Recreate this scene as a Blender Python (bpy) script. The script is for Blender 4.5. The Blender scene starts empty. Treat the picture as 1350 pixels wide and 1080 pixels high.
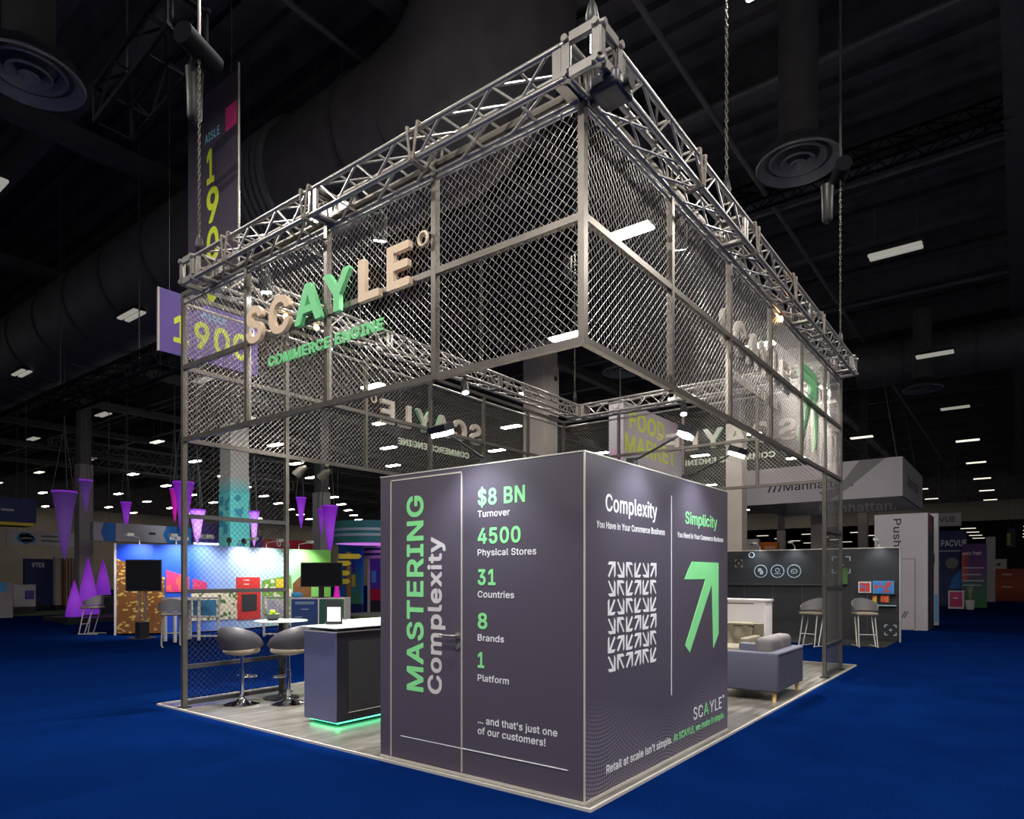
import bpy, math, random
from mathutils import Vector, Matrix
random.seed(7)
S = bpy.context.scene
COL = S.collection
PI = math.pi

# ------------------------------------------------------------------ camera, world, exposure
cam_d = bpy.data.cameras.new('camera')
cam_d.sensor_fit = 'HORIZONTAL'; cam_d.sensor_width = 36.0
cam_d.lens = 23.423; cam_d.shift_x = 0.0; cam_d.shift_y = 0.1627
cam_d.clip_start = 0.05; cam_d.clip_end = 400
cam = bpy.data.objects.new('camera', cam_d); COL.objects.link(cam)
cam.location = (-3.9144, -2.3613, 1.5842)
cam.rotation_euler = (PI/2, 0, math.radians(37.302 - 90))
S.camera = cam

S.view_settings.view_transform = 'Standard'
S.view_settings.look = 'None'
S.view_settings.exposure = 0.0
S.view_settings.gamma = 1.0
S.view_settings.use_curve_mapping = False
S.cycles.max_bounces = 6
S.cycles.diffuse_bounces = 3
S.cycles.glossy_bounces = 3
S.cycles.transparent_max_bounces = 6
S.cycles.use_denoising = True
S.cycles.sample_clamp_indirect = 4.0

w = bpy.data.worlds.new('hall_ambience'); S.world = w; w.use_nodes = True
bg = w.node_tree.nodes['Background']
bg.inputs[0].default_value = (0.62, 0.6, 0.62, 1); bg.inputs[1].default_value = 0.15


def sc(r, g, b):
    f = lambda c: (c/255/12.92) if c/255 <= 0.04045 else ((c/255+0.055)/1.055)**2.4
    return (f(r), f(g), f(b))


def lamp(kind, loc, energy, color=(1, 1, 1), size=0.3, size_y=None, target=None, parent=None, angle=60, blend=0.6):
    d = bpy.data.lights.new('lamp_light', kind); d.energy = energy; d.color = color
    if kind == 'AREA':
        d.size = size
        if size_y:
            d.shape = 'RECTANGLE'; d.size_y = size_y
    elif kind == 'SPOT':
        d.spot_size = math.radians(angle); d.spot_blend = blend; d.shadow_soft_size = size
    else:
        d.shadow_soft_size = size
    o = bpy.data.objects.new('lamp_light', d); COL.objects.link(o)
    if parent is not None:
        o.parent = parent
    o.location = Vector(loc) - (origin(parent) if parent is not None else Vector())
    t = Vector(target) if target is not None else Vector(loc) + Vector((0, 0, -1))
    o.rotation_euler = (t-Vector(loc)).to_track_quat('-Z', 'Y').to_euler()
    return o


def origin(o):
    v = Vector()
    while o is not None:
        v = v + o.location; o = o.parent
    return v


# ------------------------------------------------------------------ materials (all procedural)
def mat(name, col, rough=0.6, metal=0.0, emit=None, es=0.0, noise=0.0, nscale=8.0, bump=0.0, spec=0.5, alpha=1.0):
    m = bpy.data.materials.new(name); m.use_nodes = True
    nt = m.node_tree; b = nt.nodes['Principled BSDF']
    b.inputs['Base Color'].default_value = (*col, 1); b.inputs['Roughness'].default_value = rough
    b.inputs['Metallic'].default_value = metal; b.inputs['Specular IOR Level'].default_value = spec
    if alpha < 1:
        b.inputs['Alpha'].default_value = alpha
    if emit is not None:
        b.inputs['Emission Color'].default_value = (*emit, 1); b.inputs['Emission Strength'].default_value = es
    if noise or bump:
        tc = nt.nodes.new('ShaderNodeTexCoord'); n = nt.nodes.new('ShaderNodeTexNoise')
        n.inputs['Scale'].default_value = nscale; n.inputs['Detail'].default_value = 4
        nt.links.new(tc.outputs['Object'], n.inputs['Vector'])
        if noise:
            r = nt.nodes.new('ShaderNodeValToRGB')
            r.color_ramp.elements[0].position = 0.3; r.color_ramp.elements[1].position = 0.7
            r.color_ramp.elements[0].color = (*[c*(1-noise) for c in col], 1)
            r.color_ramp.elements[1].color = (*[min(1, c*(1+noise)) for c in col], 1)
            nt.links.new(n.outputs['Fac'], r.inputs['Fac']); nt.links.new(r.outputs['Color'], b.inputs['Base Color'])
        if bump:
            bp = nt.nodes.new('ShaderNodeBump'); bp.inputs['Strength'].default_value = bump
            bp.inputs['Distance'].default_value = 0.01
            nt.links.new(n.outputs['Fac'], bp.inputs['Height']); nt.links.new(bp.outputs['Normal'], b.inputs['Normal'])
    return m


def gradmat(name, axis, stops, rough=0.6, emit=0.0):
    m = bpy.data.materials.new(name); m.use_nodes = True
    nt = m.node_tree; b = nt.nodes['Principled BSDF']; b.inputs['Roughness'].default_value = rough
    tc = nt.nodes.new('ShaderNodeTexCoord'); sp = nt.nodes.new('ShaderNodeSeparateXYZ'); r = nt.nodes.new('ShaderNodeValToRGB')
    nt.links.new(tc.outputs['Generated'], sp.inputs[0]); nt.links.new(sp.outputs[axis], r.inputs['Fac'])
    e = r.color_ramp.elements
    for i, (p, c) in enumerate(stops):
        el = e[i] if i < 2 else e.new(p)
        el.position = p; el.color = (*c, 1)
    nt.links.new(r.outputs['Color'], b.inputs['Base Color'])
    if emit:
        nt.links.new(r.outputs['Color'], b.inputs['Emission Color']); b.inputs['Emission Strength'].default_value = emit
    return m


def collage(name, scale, cols, rough=0.6, stretch=(1, 1, 1)):
    m = bpy.data.materials.new(name); m.use_nodes = True
    nt = m.node_tree; b = nt.nodes['Principled BSDF']; b.inputs['Roughness'].default_value = rough
    tc = nt.nodes.new('ShaderNodeTexCoord'); mp = nt.nodes.new('ShaderNodeMapping'); v = nt.nodes.new('ShaderNodeTexVoronoi')
    r = nt.nodes.new('ShaderNodeValToRGB'); r.color_ramp.interpolation = 'CONSTANT'
    mp.inputs['Scale'].default_value = stretch; v.inputs['Scale'].default_value = scale; v.distance = 'CHEBYCHEV'
    nt.links.new(tc.outputs['Object'], mp.inputs[0]); nt.links.new(mp.outputs[0], v.inputs['Vector'])
    sp = nt.nodes.new('ShaderNodeSeparateColor')
    nt.links.new(v.outputs['Color'], sp.inputs[0]); nt.links.new(sp.outputs[0], r.inputs['Fac'])
    e = r.color_ramp.elements
    for i, c in enumerate(cols):
        el = e[i] if i < 2 else e.new(0.0)
        el.position = i/len(cols); el.color = (*c, 1)
    nt.links.new(r.outputs['Color'], b.inputs['Base Color'])
    return m


def carpet_mat():
    m = bpy.data.materials.new('blue_carpet'); m.use_nodes = True
    nt = m.node_tree; b = nt.nodes['Principled BSDF']; b.inputs['Roughness'].default_value = 0.95
    b.inputs['Specular IOR Level'].default_value = 0.0
    L = nt.links.new
    tc = nt.nodes.new('ShaderNodeTexCoord')
    n1 = nt.nodes.new('ShaderNodeTexNoise'); n1.inputs['Scale'].default_value = 55; n1.inputs['Detail'].default_value = 6
    n2 = nt.nodes.new('ShaderNodeTexNoise'); n2.inputs['Scale'].default_value = 1.3; n2.inputs['Detail'].default_value = 3
    L(tc.outputs['Object'], n1.inputs['Vector']); L(tc.outputs['Object'], n2.inputs['Vector'])
    ad = nt.nodes.new('ShaderNodeMath'); ad.operation = 'ADD'
    mu = nt.nodes.new('ShaderNodeMath'); mu.operation = 'MULTIPLY'; mu.inputs[1].default_value = 0.6
    L(n2.outputs['Fac'], mu.inputs[0]); L(n1.outputs['Fac'], ad.inputs[0]); L(mu.outputs[0], ad.inputs[1])
    # carpet rolls laid along X: slight shade step from roll to roll
    sp = nt.nodes.new('ShaderNodeSeparateXYZ'); L(tc.outputs['Object'], sp.inputs[0])
    dv = nt.nodes.new('ShaderNodeMath'); dv.operation = 'DIVIDE'; dv.inputs[1].default_value = 3.05
    fl = nt.nodes.new('ShaderNodeMath'); fl.operation = 'FLOOR'
    wn = nt.nodes.new('ShaderNodeTexWhiteNoise'); wn.noise_dimensions = '1D'
    L(sp.outputs['Y'], dv.inputs[0]); L(dv.outputs[0], fl.inputs[0]); L(fl.outputs[0], wn.inputs['W'])
    m2 = nt.nodes.new('ShaderNodeMath'); m2.operation = 'MULTIPLY_ADD'; m2.inputs[1].default_value = 0.3
    L(wn.outputs['Value'], m2.inputs[0]); L(ad.outputs[0], m2.inputs[2])
    r = nt.nodes.new('ShaderNodeValToRGB')
    r.color_ramp.elements[0].position = 0.45; r.color_ramp.elements[1].position = 1.35
    r.color_ramp.elements[0].color = (0.0006, 0.0054, 0.037, 1); r.color_ramp.elements[1].color = (0.0016, 0.0135, 0.088, 1)
    L(m2.outputs[0], r.inputs['Fac']); L(r.outputs['Color'], b.inputs['Base Color'])
    bp = nt.nodes.new('ShaderNodeBump'); bp.inputs['Strength'].default_value = 0.35; bp.inputs['Distance'].default_value = 0.01
    L(n1.outputs['Fac'], bp.inputs['Height']); L(bp.outputs['Normal'], b.inputs['Normal'])
    return m


def plank_mat():
    m = bpy.data.materials.new('grey_wood_vinyl'); m.use_nodes = True
    nt = m.node_tree; b = nt.nodes['Principled BSDF']; b.inputs['Roughness'].default_value = 0.28
    L = nt.links.new
    tc = nt.nodes.new('ShaderNodeTexCoord'); mp = nt.nodes.new('ShaderNodeMapping')
    mp.inputs['Scale'].default_value = (0.8, 6, 1)
    L(tc.outputs['Object'], mp.inputs[0])
    n = nt.nodes.new('ShaderNodeTexNoise'); n.inputs['Scale'].default_value = 2.2; n.inputs['Detail'].default_value = 7
    n.inputs['Distortion'].default_value = 0.6
    L(mp.outputs[0], n.inputs['Vector'])
    br = nt.nodes.new('ShaderNodeTexBrick'); br.inputs['Scale'].default_value = 1.0
    br.inputs['Brick Width'].default_value = 1.2; br.inputs['Row Height'].default_value = 0.18
    br.inputs['Mortar Size'].default_value = 0.003
    br.inputs['Color1'].default_value = (0.7, 0.7, 0.7, 1); br.inputs['Color2'].default_value = (1, 1, 1, 1)
    br.inputs['Mortar'].default_value = (0.45, 0.45, 0.45, 1)
    L(tc.outputs['Object'], br.inputs['Vector'])
    r = nt.nodes.new('ShaderNodeValToRGB')
    r.color_ramp.elements[0].position = 0.3; r.color_ramp.elements[1].position = 0.72
    r.color_ramp.elements[0].color = (0.075, 0.070, 0.064, 1); r.color_ramp.elements[1].color = (0.25, 0.235, 0.212, 1)
    L(n.outputs['Fac'], r.inputs['Fac'])
    mx = nt.nodes.new('ShaderNodeMix'); mx.data_type = 'RGBA'; mx.blend_type = 'MULTIPLY'; mx.inputs[0].default_value = 1
    L(r.outputs['Color'], mx.inputs[6]); L(br.outputs['Color'], mx.inputs[7]); L(mx.outputs[2], b.inputs['Base Color'])
    return m


def dotwave_mat(base, dot):
    """printed panel: plain colour above, a field of small wavy halftone dots low down (object X along the wall, Z up)"""
    m = bpy.data.materials.new('aubergine_print_with_dot_waves'); m.use_nodes = True
    nt = m.node_tree; b = nt.nodes['Principled BSDF']; b.inputs['Roughness'].default_value = 0.5
    L = nt.links.new

    def M(op, a, b_=None, c=None):
        n = nt.nodes.new('ShaderNodeMath'); n.operation = op
        for i, v in enumerate((a, b_, c)):
            if v is None:
                continue
            if isinstance(v, (int, float)):
                n.inputs[i].default_value = v
            else:
                L(v, n.inputs[i])
        return n.outputs[0]
    tc = nt.nodes.new('ShaderNodeTexCoord'); sp = nt.nodes.new('ShaderNodeSeparateXYZ'); L(tc.outputs['Object'], sp.inputs[0])
    x, z = sp.outputs['X'], sp.outputs['Z']
    k = 2*PI/0.03
    zz = M('ADD', z, M('MULTIPLY', M('SINE', M('MULTIPLY_ADD', x, 3.2, 0.8)), 0.16))
    xx = M('ADD', x, M('MULTIPLY', M('SINE', M('MULTIPLY_ADD', z, 6.0, 0.3)), 0.07))
    d = M('ADD', M('SINE', M('MULTIPLY', xx, k)), M('SINE', M('MULTIPLY', zz, k)))
    dots = M('GREATER_THAN', d, 0.75)
    edge = M('ADD', 0.62, M('MULTIPLY', M('SINE', M('MULTIPLY_ADD', x, 2.6, 1.2)), 0.12))
    fade = nt.nodes.new('ShaderNodeMapRange')
    L(M('SUBTRACT', edge, z), fade.inputs['Value']); fade.inputs['From Max'].default_value = 0.35
    f = M('MULTIPLY', dots, M('MULTIPLY', fade.outputs[0], 0.5))
    mx = nt.nodes.new('ShaderNodeMix'); mx.data_type = 'RGBA'
    mx.inputs[6].default_value = (*base, 1); mx.inputs[7].default_value = (*dot, 1)
    L(f, mx.inputs[0]); L(mx.outputs[2], b.inputs['Base Color'])
    return m


AUB = sc(83, 75, 88)
M_ = {}
M_['carpet'] = carpet_mat()
M_['plank'] = plank_mat()
M_['deck'] = mat('dark_ceiling_deck', (0.095, 0.086, 0.086), 0.8, noise=0.3, nscale=1.5)
M_['beam'] = mat('dark_painted_steel', (0.085, 0.078, 0.079), 0.6, noise=0.2, nscale=3)
M_['duct'] = mat('dark_duct_sheet', (0.13, 0.118, 0.116), 0.55, 0.1, noise=0.15, nscale=2)
M_['collar'] = mat('grey_duct_collar', (0.22, 0.222, 0.225), 0.5, 0.2, noise=0.1)
M_['wallb'] = mat('beige_hall_wall', sc(160, 150, 138), 0.8, noise=0.06, nscale=1)
M_['column'] = mat('pale_column_paint', sc(190, 180, 172), 0.7, noise=0.05, nscale=2)
M_['column_d'] = mat('grey_column_paint', sc(150, 143, 144), 0.7, noise=0.05, nscale=2)
M_['steel'] = mat('grey_painted_steel_tube', sc(120, 115, 109), 0.36, 0.78, noise=0.12, nscale=6)
M_['alu'] = mat('brushed_aluminium', sc(178, 174, 170), 0.3, 0.75, noise=0.08, nscale=12)
M_['wire'] = mat('galvanised_wire', sc(205, 200, 195), 0.32, 0.82, noise=0.1, nscale=20)
M_['shadewire'] = mat('shade_dark_wire', (0.035, 0.034, 0.036), 0.4, 0.2, noise=0.1, nscale=20)  # wire of the lower panels, its lack of light painted in dark
M_['shadesteel'] = mat('shade_dark_tube', (0.045, 0.043, 0.045), 0.4, 0.2, noise=0.1, nscale=6)  # lower rails: same tube as above, shade put into the colour
M_['black'] = mat('black_plastic', (0.012, 0.012, 0.014), 0.45, noise=0.1)
M_['blackm'] = mat('matt_black', (0.02, 0.02, 0.023), 0.8, noise=0.15, nscale=14)
M_['strap'] = mat('grey_webbing', sc(140, 132, 122), 0.85, noise=0.2, nscale=30)
M_['aub'] = mat('aubergine_fabric_print', AUB, 0.5, noise=0.04, nscale=2)
M_['dots'] = dotwave_mat(AUB, sc(180, 175, 185))
M_['white'] = mat('white_print', (0.85, 0.85, 0.85), 0.6, noise=0.02)
M_['green'] = mat('mint_green_print', sc(140, 232, 152), 0.6, noise=0.03)
M_['trimw'] = mat('pale_aluminium_edge', sc(215, 210, 200), 0.4, 0.3, noise=0.03)
M_['cream'] = mat('cream_letter_face', sc(232, 205, 175), 0.5, noise=0.03)
M_['mint'] = mat('mint_letter_face', sc(125, 222, 150), 0.5, noise=0.03)
M_['chrome'] = mat('chrome', (0.85, 0.85, 0.87), 0.08, 1.0, noise=0.02)
M_['seat'] = mat('charcoal_leatherette', sc(58, 56, 62), 0.45, noise=0.1, nscale=12)
M_['seatg'] = mat('taupe_leatherette', sc(150, 138, 120), 0.5, noise=0.1, nscale=12)
M_['navy'] = mat('dark_laminate', (0.018, 0.017, 0.024), 0.3, noise=0.1)
M_['navyl'] = mat('lit_side_laminate', sc(84, 86, 120), 0.4, noise=0.05)  # brighter bluish cast of the counter's lit side, put into the colour
M_['glass'] = mat('frosted_glass_top', sc(190, 205, 205), 0.15, noise=0.02)
M_['led'] = mat('green_led_strip', (0.1, 0.8, 0.4), 0.5, emit=(0.08, 1.0, 0.42), es=5.0, noise=0.01)
M_['rigchain'] = mat('dark_rigging_steel', sc(92, 88, 80), 0.45, 0.5, noise=0.1)
M_['darkrig'] = mat('shadow_dark_truss', (0.007, 0.007, 0.010), 0.9, noise=0.1, spec=0.1)  # truss hanging in shadow: shade put into the colour; hoist motors share it
M_['lens'] = mat('bright_led_lens', (0.9, 0.9, 0.85), 0.4, emit=(1.0, 0.93, 0.8), es=22.0, noise=0.01)
M_['lensd'] = mat('vignette_dim_lens', (0.5, 0.5, 0.45), 0.4, emit=(1.0, 0.95, 0.82), es=0.28, noise=0.01)  # bright lens copy, weakened to put the edge vignette into its emission
M_['lensm'] = mat('vignette_half_dim_lens', (0.6, 0.6, 0.55), 0.4, emit=(1.0, 0.94, 0.8), es=1.1, noise=0.01)  # milder vignette step put into the emission; lower hall reuses it
M_['flood'] = mat('white_flood_led', (0.9, 0.9, 0.9), 0.4, emit=(0.92, 1.0, 0.98), es=40.0, noise=0.01)
M_['warm'] = mat('warm_lamp_lens', (0.9, 0.7, 0.4), 0.4, emit=(1.0, 0.55, 0.2), es=30.0, noise=0.01)
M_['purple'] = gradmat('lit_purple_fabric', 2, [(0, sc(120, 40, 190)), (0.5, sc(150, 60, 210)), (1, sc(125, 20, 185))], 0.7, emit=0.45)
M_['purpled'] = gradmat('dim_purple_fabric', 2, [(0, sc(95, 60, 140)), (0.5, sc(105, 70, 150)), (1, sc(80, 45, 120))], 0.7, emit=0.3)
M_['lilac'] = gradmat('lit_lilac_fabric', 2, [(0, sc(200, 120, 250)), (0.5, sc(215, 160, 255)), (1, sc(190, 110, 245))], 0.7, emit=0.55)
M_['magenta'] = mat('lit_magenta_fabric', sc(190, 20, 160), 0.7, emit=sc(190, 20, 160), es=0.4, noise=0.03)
M_['velvet'] = mat('dark_blue_grey_velvet', sc(68, 69, 86), 0.75, noise=0.06, nscale=10)
M_['velvetl'] = mat('taupe_velvet', sc(92, 88, 90), 0.75, noise=0.08, nscale=10)
M_['oak'] = mat('pale_oak', sc(214, 176, 112), 0.5, noise=0.1, nscale=10)
M_['olive'] = mat('olive_grey_tufted_fabric', sc(104, 97, 82), 0.7, noise=0.1, nscale=14)
M_['panelw'] = mat('white_laminate', sc(210, 205, 205), 0.5, noise=0.03, nscale=2)
M_['tv'] = mat('dark_screen', (0.006, 0.007, 0.009), 0.12, noise=0.2)
M_['apple'] = mat('green_apple_skin', sc(150, 190, 40), 0.35, noise=0.1)
M_['signp'] = mat('purple_banner_fabric', sc(92, 72, 150), 0.7, noise=0.05, nscale=1)
M_['signd'] = mat('dark_purple_banner_fabric', sc(62, 54, 72), 0.7, noise=0.05, nscale=1)
M_['lime'] = mat('lime_print', sc(206, 222, 50), 0.6, noise=0.03)
M_['cyan'] = mat('pale_cyan_print', sc(120, 200, 215), 0.6, noise=0.03)
M_['bwall'] = mat('charcoal_booth_wall', (0.026, 0.028, 0.032), 0.45, noise=0.1, nscale=1)
M_['icon'] = mat('pale_blue_print', sc(170, 190, 205), 0.6, noise=0.03)
M_['greyw'] = mat('light_grey_panel', sc(176, 170, 178), 0.6, noise=0.04, nscale=1)
M_['greyd'] = mat('mid_grey_print', sc(120, 118, 122), 0.6, noise=0.04, nscale=1)
M_['ink'] = mat('black_print', (0.02, 0.02, 0.025), 0.6, noise=0.05)
M_['blued'] = mat('deep_blue_print', sc(22, 40, 95), 0.6, noise=0.06, nscale=1)
M_['blue'] = mat('bright_blue_print', sc(30, 110, 190), 0.6, noise=0.05, nscale=1)
M_['sky'] = mat('sky_blue_print', sc(70, 150, 205), 0.6, noise=0.05)
M_['red'] = mat('red_print', sc(205, 45, 40), 0.6, noise=0.06, nscale=3)
M_['crimson'] = mat('crimson_print', sc(175, 15, 50), 0.6, noise=0.05, nscale=1)
M_['orange'] = mat('orange_print', sc(225, 120, 30), 0.6, noise=0.06, nscale=2)
M_['yellow'] = mat('yellow_print', sc(214, 190, 50), 0.6, noise=0.05)
M_['pink'] = mat('magenta_print', sc(200, 50, 120), 0.6, noise=0.2, nscale=4)
M_['violet'] = mat('violet_print', sc(80, 50, 150), 0.6, noise=0.1, nscale=2)
M_['wood'] = mat('brown_timber', sc(120, 80, 45), 0.6, noise=0.2, nscale=8)


# ------------------------------------------------------------------ mesh helpers
class MB:
    def __init__(s):
        s.v = []; s.f = []

    def add(s, vs, fs):
        n = len(s.v); s.v += [tuple(p) for p in vs]; s.f += [tuple(i+n for i in f) for f in fs]
        return s

    def box(s, x0, x1, y0, y1, z0, z1):
        x0, x1 = min(x0, x1), max(x0, x1); y0, y1 = min(y0, y1), max(y0, y1); z0, z1 = min(z0, z1), max(z0, z1)
        return s.add([(x0, y0, z0), (x1, y0, z0), (x1, y1, z0), (x0, y1, z0), (x0, y0, z1), (x1, y0, z1), (x1, y1, z1), (x0, y1, z1)],
                     [(0, 3, 2, 1), (4, 5, 6, 7), (0, 1, 5, 4), (1, 2, 6, 5), (2, 3, 7, 6), (3, 0, 4, 7)])

    def rbox(s, x0, x1, y0, y1, z0, z1, r=0.03, k=4, puff=0.0):
        """box with rounded vertical and horizontal edges (superellipsoid-like cushion)"""
        c = Vector(((x0+x1)/2, (y0+y1)/2, (z0+z1)/2)); h = Vector(((x1-x0)/2, (y1-y0)/2, (z1-z0)/2))
        N = 4*k
        rows = []
        for j in range(2*k+2):
            jj = j if j <= k else j-1
            a = -PI/2 + (PI/2)*(jj/k)
            sgn = -1 if j <= k else 1
            ring = []
            for q in range(4):
                for i in range(k+1):
                    t = PI/2*(q + i/k)
                    sx = 1 if q in (0, 3) else -1; sy = 1 if q in (0, 1) else -1
                    ca = math.cos(a)
                    ring.append((c.x+sx*(h.x-r)+r*ca*math.cos(t), c.y+sy*(h.y-r)+r*ca*math.sin(t), c.z+sgn*(h.z-r)+r*math.sin(a)))
            rows.append(ring)
        n = len(rows[0]); vs = [p for rg in rows for p in rg]; fs = []
        for j in range(len(rows)-1):
            for i in range(n):
                fs.append((j*n+i, j*n+(i+1) % n, (j+1)*n+(i+1) % n, (j+1)*n+i))
        fs.append(tuple(reversed(range(n)))); fs.append(tuple(range((len(rows)-1)*n, len(rows)*n)))
        return s.add(vs, fs)

    def tube(s, pts, r, n=8, closed=False):
        pts = [Vector(p) for p in pts]; m = len(pts)
        rr = r if isinstance(r, (list, tuple)) else [r]*m
        def tan(i):
            a = pts[(i-1) % m] if (closed or i > 0) else pts[i]
            b = pts[(i+1) % m] if (closed or i < m-1) else pts[i]
            t = b-a
            return t.normalized() if t.length > 1e-9 else Vector((0, 0, 1))
        t0 = tan(0); ref = Vector((0, 0, 1)) if abs(t0.z) < 0.9 else Vector((1, 0, 0))
        u = t0.cross(ref).normalized(); vs = []
        for i in range(m):
            t = tan(i); u = (u - t*u.dot(t))
            u = u.normalized() if u.length > 1e-6 else t.orthogonal().normalized()
            w_ = t.cross(u)
            for k in range(n):
                a = 2*PI*(k+0.5)/n
                vs.append(pts[i] + (u*math.cos(a)+w_*math.sin(a))*rr[i])
        fs = []
        for i in range(m if closed else m-1):
            j = (i+1) % m
            for k in range(n):
                fs.append((i*n+k, i*n+(k+1) % n, j*n+(k+1) % n, j*n+k))
        if not closed:
            fs.append(tuple(reversed(range(n)))); fs.append(tuple(range((m-1)*n, m*n)))
        return s.add(vs, fs)

    def lathe(s, prof, n=20, c=(0, 0, 0), cap=True):
        cx, cy, cz = c; vs = []; fs = []; m = len(prof)
        for (r, z) in prof:
            for k in range(n):
                a = 2*PI*k/n; vs.append((cx+r*math.cos(a), cy+r*math.sin(a), cz+z))
        for i in range(m-1):
            for k in range(n):
                fs.append((i*n+k, i*n+(k+1) % n, (i+1)*n+(k+1) % n, (i+1)*n+k))
        if cap and prof[0][0] > 1e-6: fs.append(tuple(reversed(range(n))))
        if cap and prof[-1][0] > 1e-6: fs.append(tuple(range((m-1)*n, m*n)))
        return s.add(vs, fs)

    def prism(s, poly, o, u, v, w_):
        """2D polygon in basis u,v at o, extruded by vector w_"""
        o, u, v, w_ = Vector(o), Vector(u), Vector(v), Vector(w_)
        a = [o+u*p[0]+v*p[1] for p in poly]; n = len(a)
        fs = [tuple(reversed(range(n))), tuple(range(n, 2*n))]
        fs += [(i, (i+1) % n, n+(i+1) % n, n+i) for i in range(n)]
        return s.add(a+[p+w_ for p in a], fs)

    def build(s, name, m, parent=None, smooth=None, local=False):
        me = bpy.data.meshes.new(name)
        o_ = Vector() if (local or parent is None) else origin(parent)
        me.from_pydata([(p[0]-o_.x, p[1]-o_.y, p[2]-o_.z) for p in s.v], [], s.f)
        me.materials.append(m)
        if smooth:
            me.polygons.foreach_set('use_smooth', [True]*len(me.polygons))
            me.set_sharp_from_angle(angle=math.radians(smooth))
        me.update()
        o = bpy.data.objects.new(name, me); COL.objects.link(o)
        if parent is not None: o.parent = parent
        return o


def tag(o, label, cat, group=None, kind=None):
    o['label'] = label; o['category'] = cat
    if group: o['group'] = group
    if kind: o['kind'] = kind
    return o


def struct(name, mb, m, label=None):
    o = mb.build(name, m); o['kind'] = 'structure'
    if label: o['label'] = label
    return o


def thing(name, label, cat, loc=(0, 0, 0), rz=0, group=None):
    o = bpy.data.objects.new(name, None); COL.objects.link(o)
    o.location = loc; o.rotation_euler = (0, 0, rz); o.empty_display_size = 0.1
    return tag(o, label, cat, group)


def dup(root, loc, rz=0, label=None, group=None):
    r = root.copy(); COL.objects.link(r); r.location = loc; r.rotation_euler = (0, 0, rz)
    if label: r['label'] = label
    if group: r['group'] = group
    for ch in list(root.children):
        c = ch.copy(); COL.objects.link(c); c.parent = r
        for g in list(ch.children):
            d = g.copy(); COL.objects.link(d); d.parent = c
    return r


PL = {'-X': (Vector((0, -1, 0)), Vector((-1, 0, 0))), '-Y': (Vector((1, 0, 0)), Vector((0, -1, 0))),
      '+Y': (Vector((-1, 0, 0)), Vector((0, 1, 0))), '+X': (Vector((0, 1, 0)), Vector((1, 0, 0)))}
UP = Vector((0, 0, 1))


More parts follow.
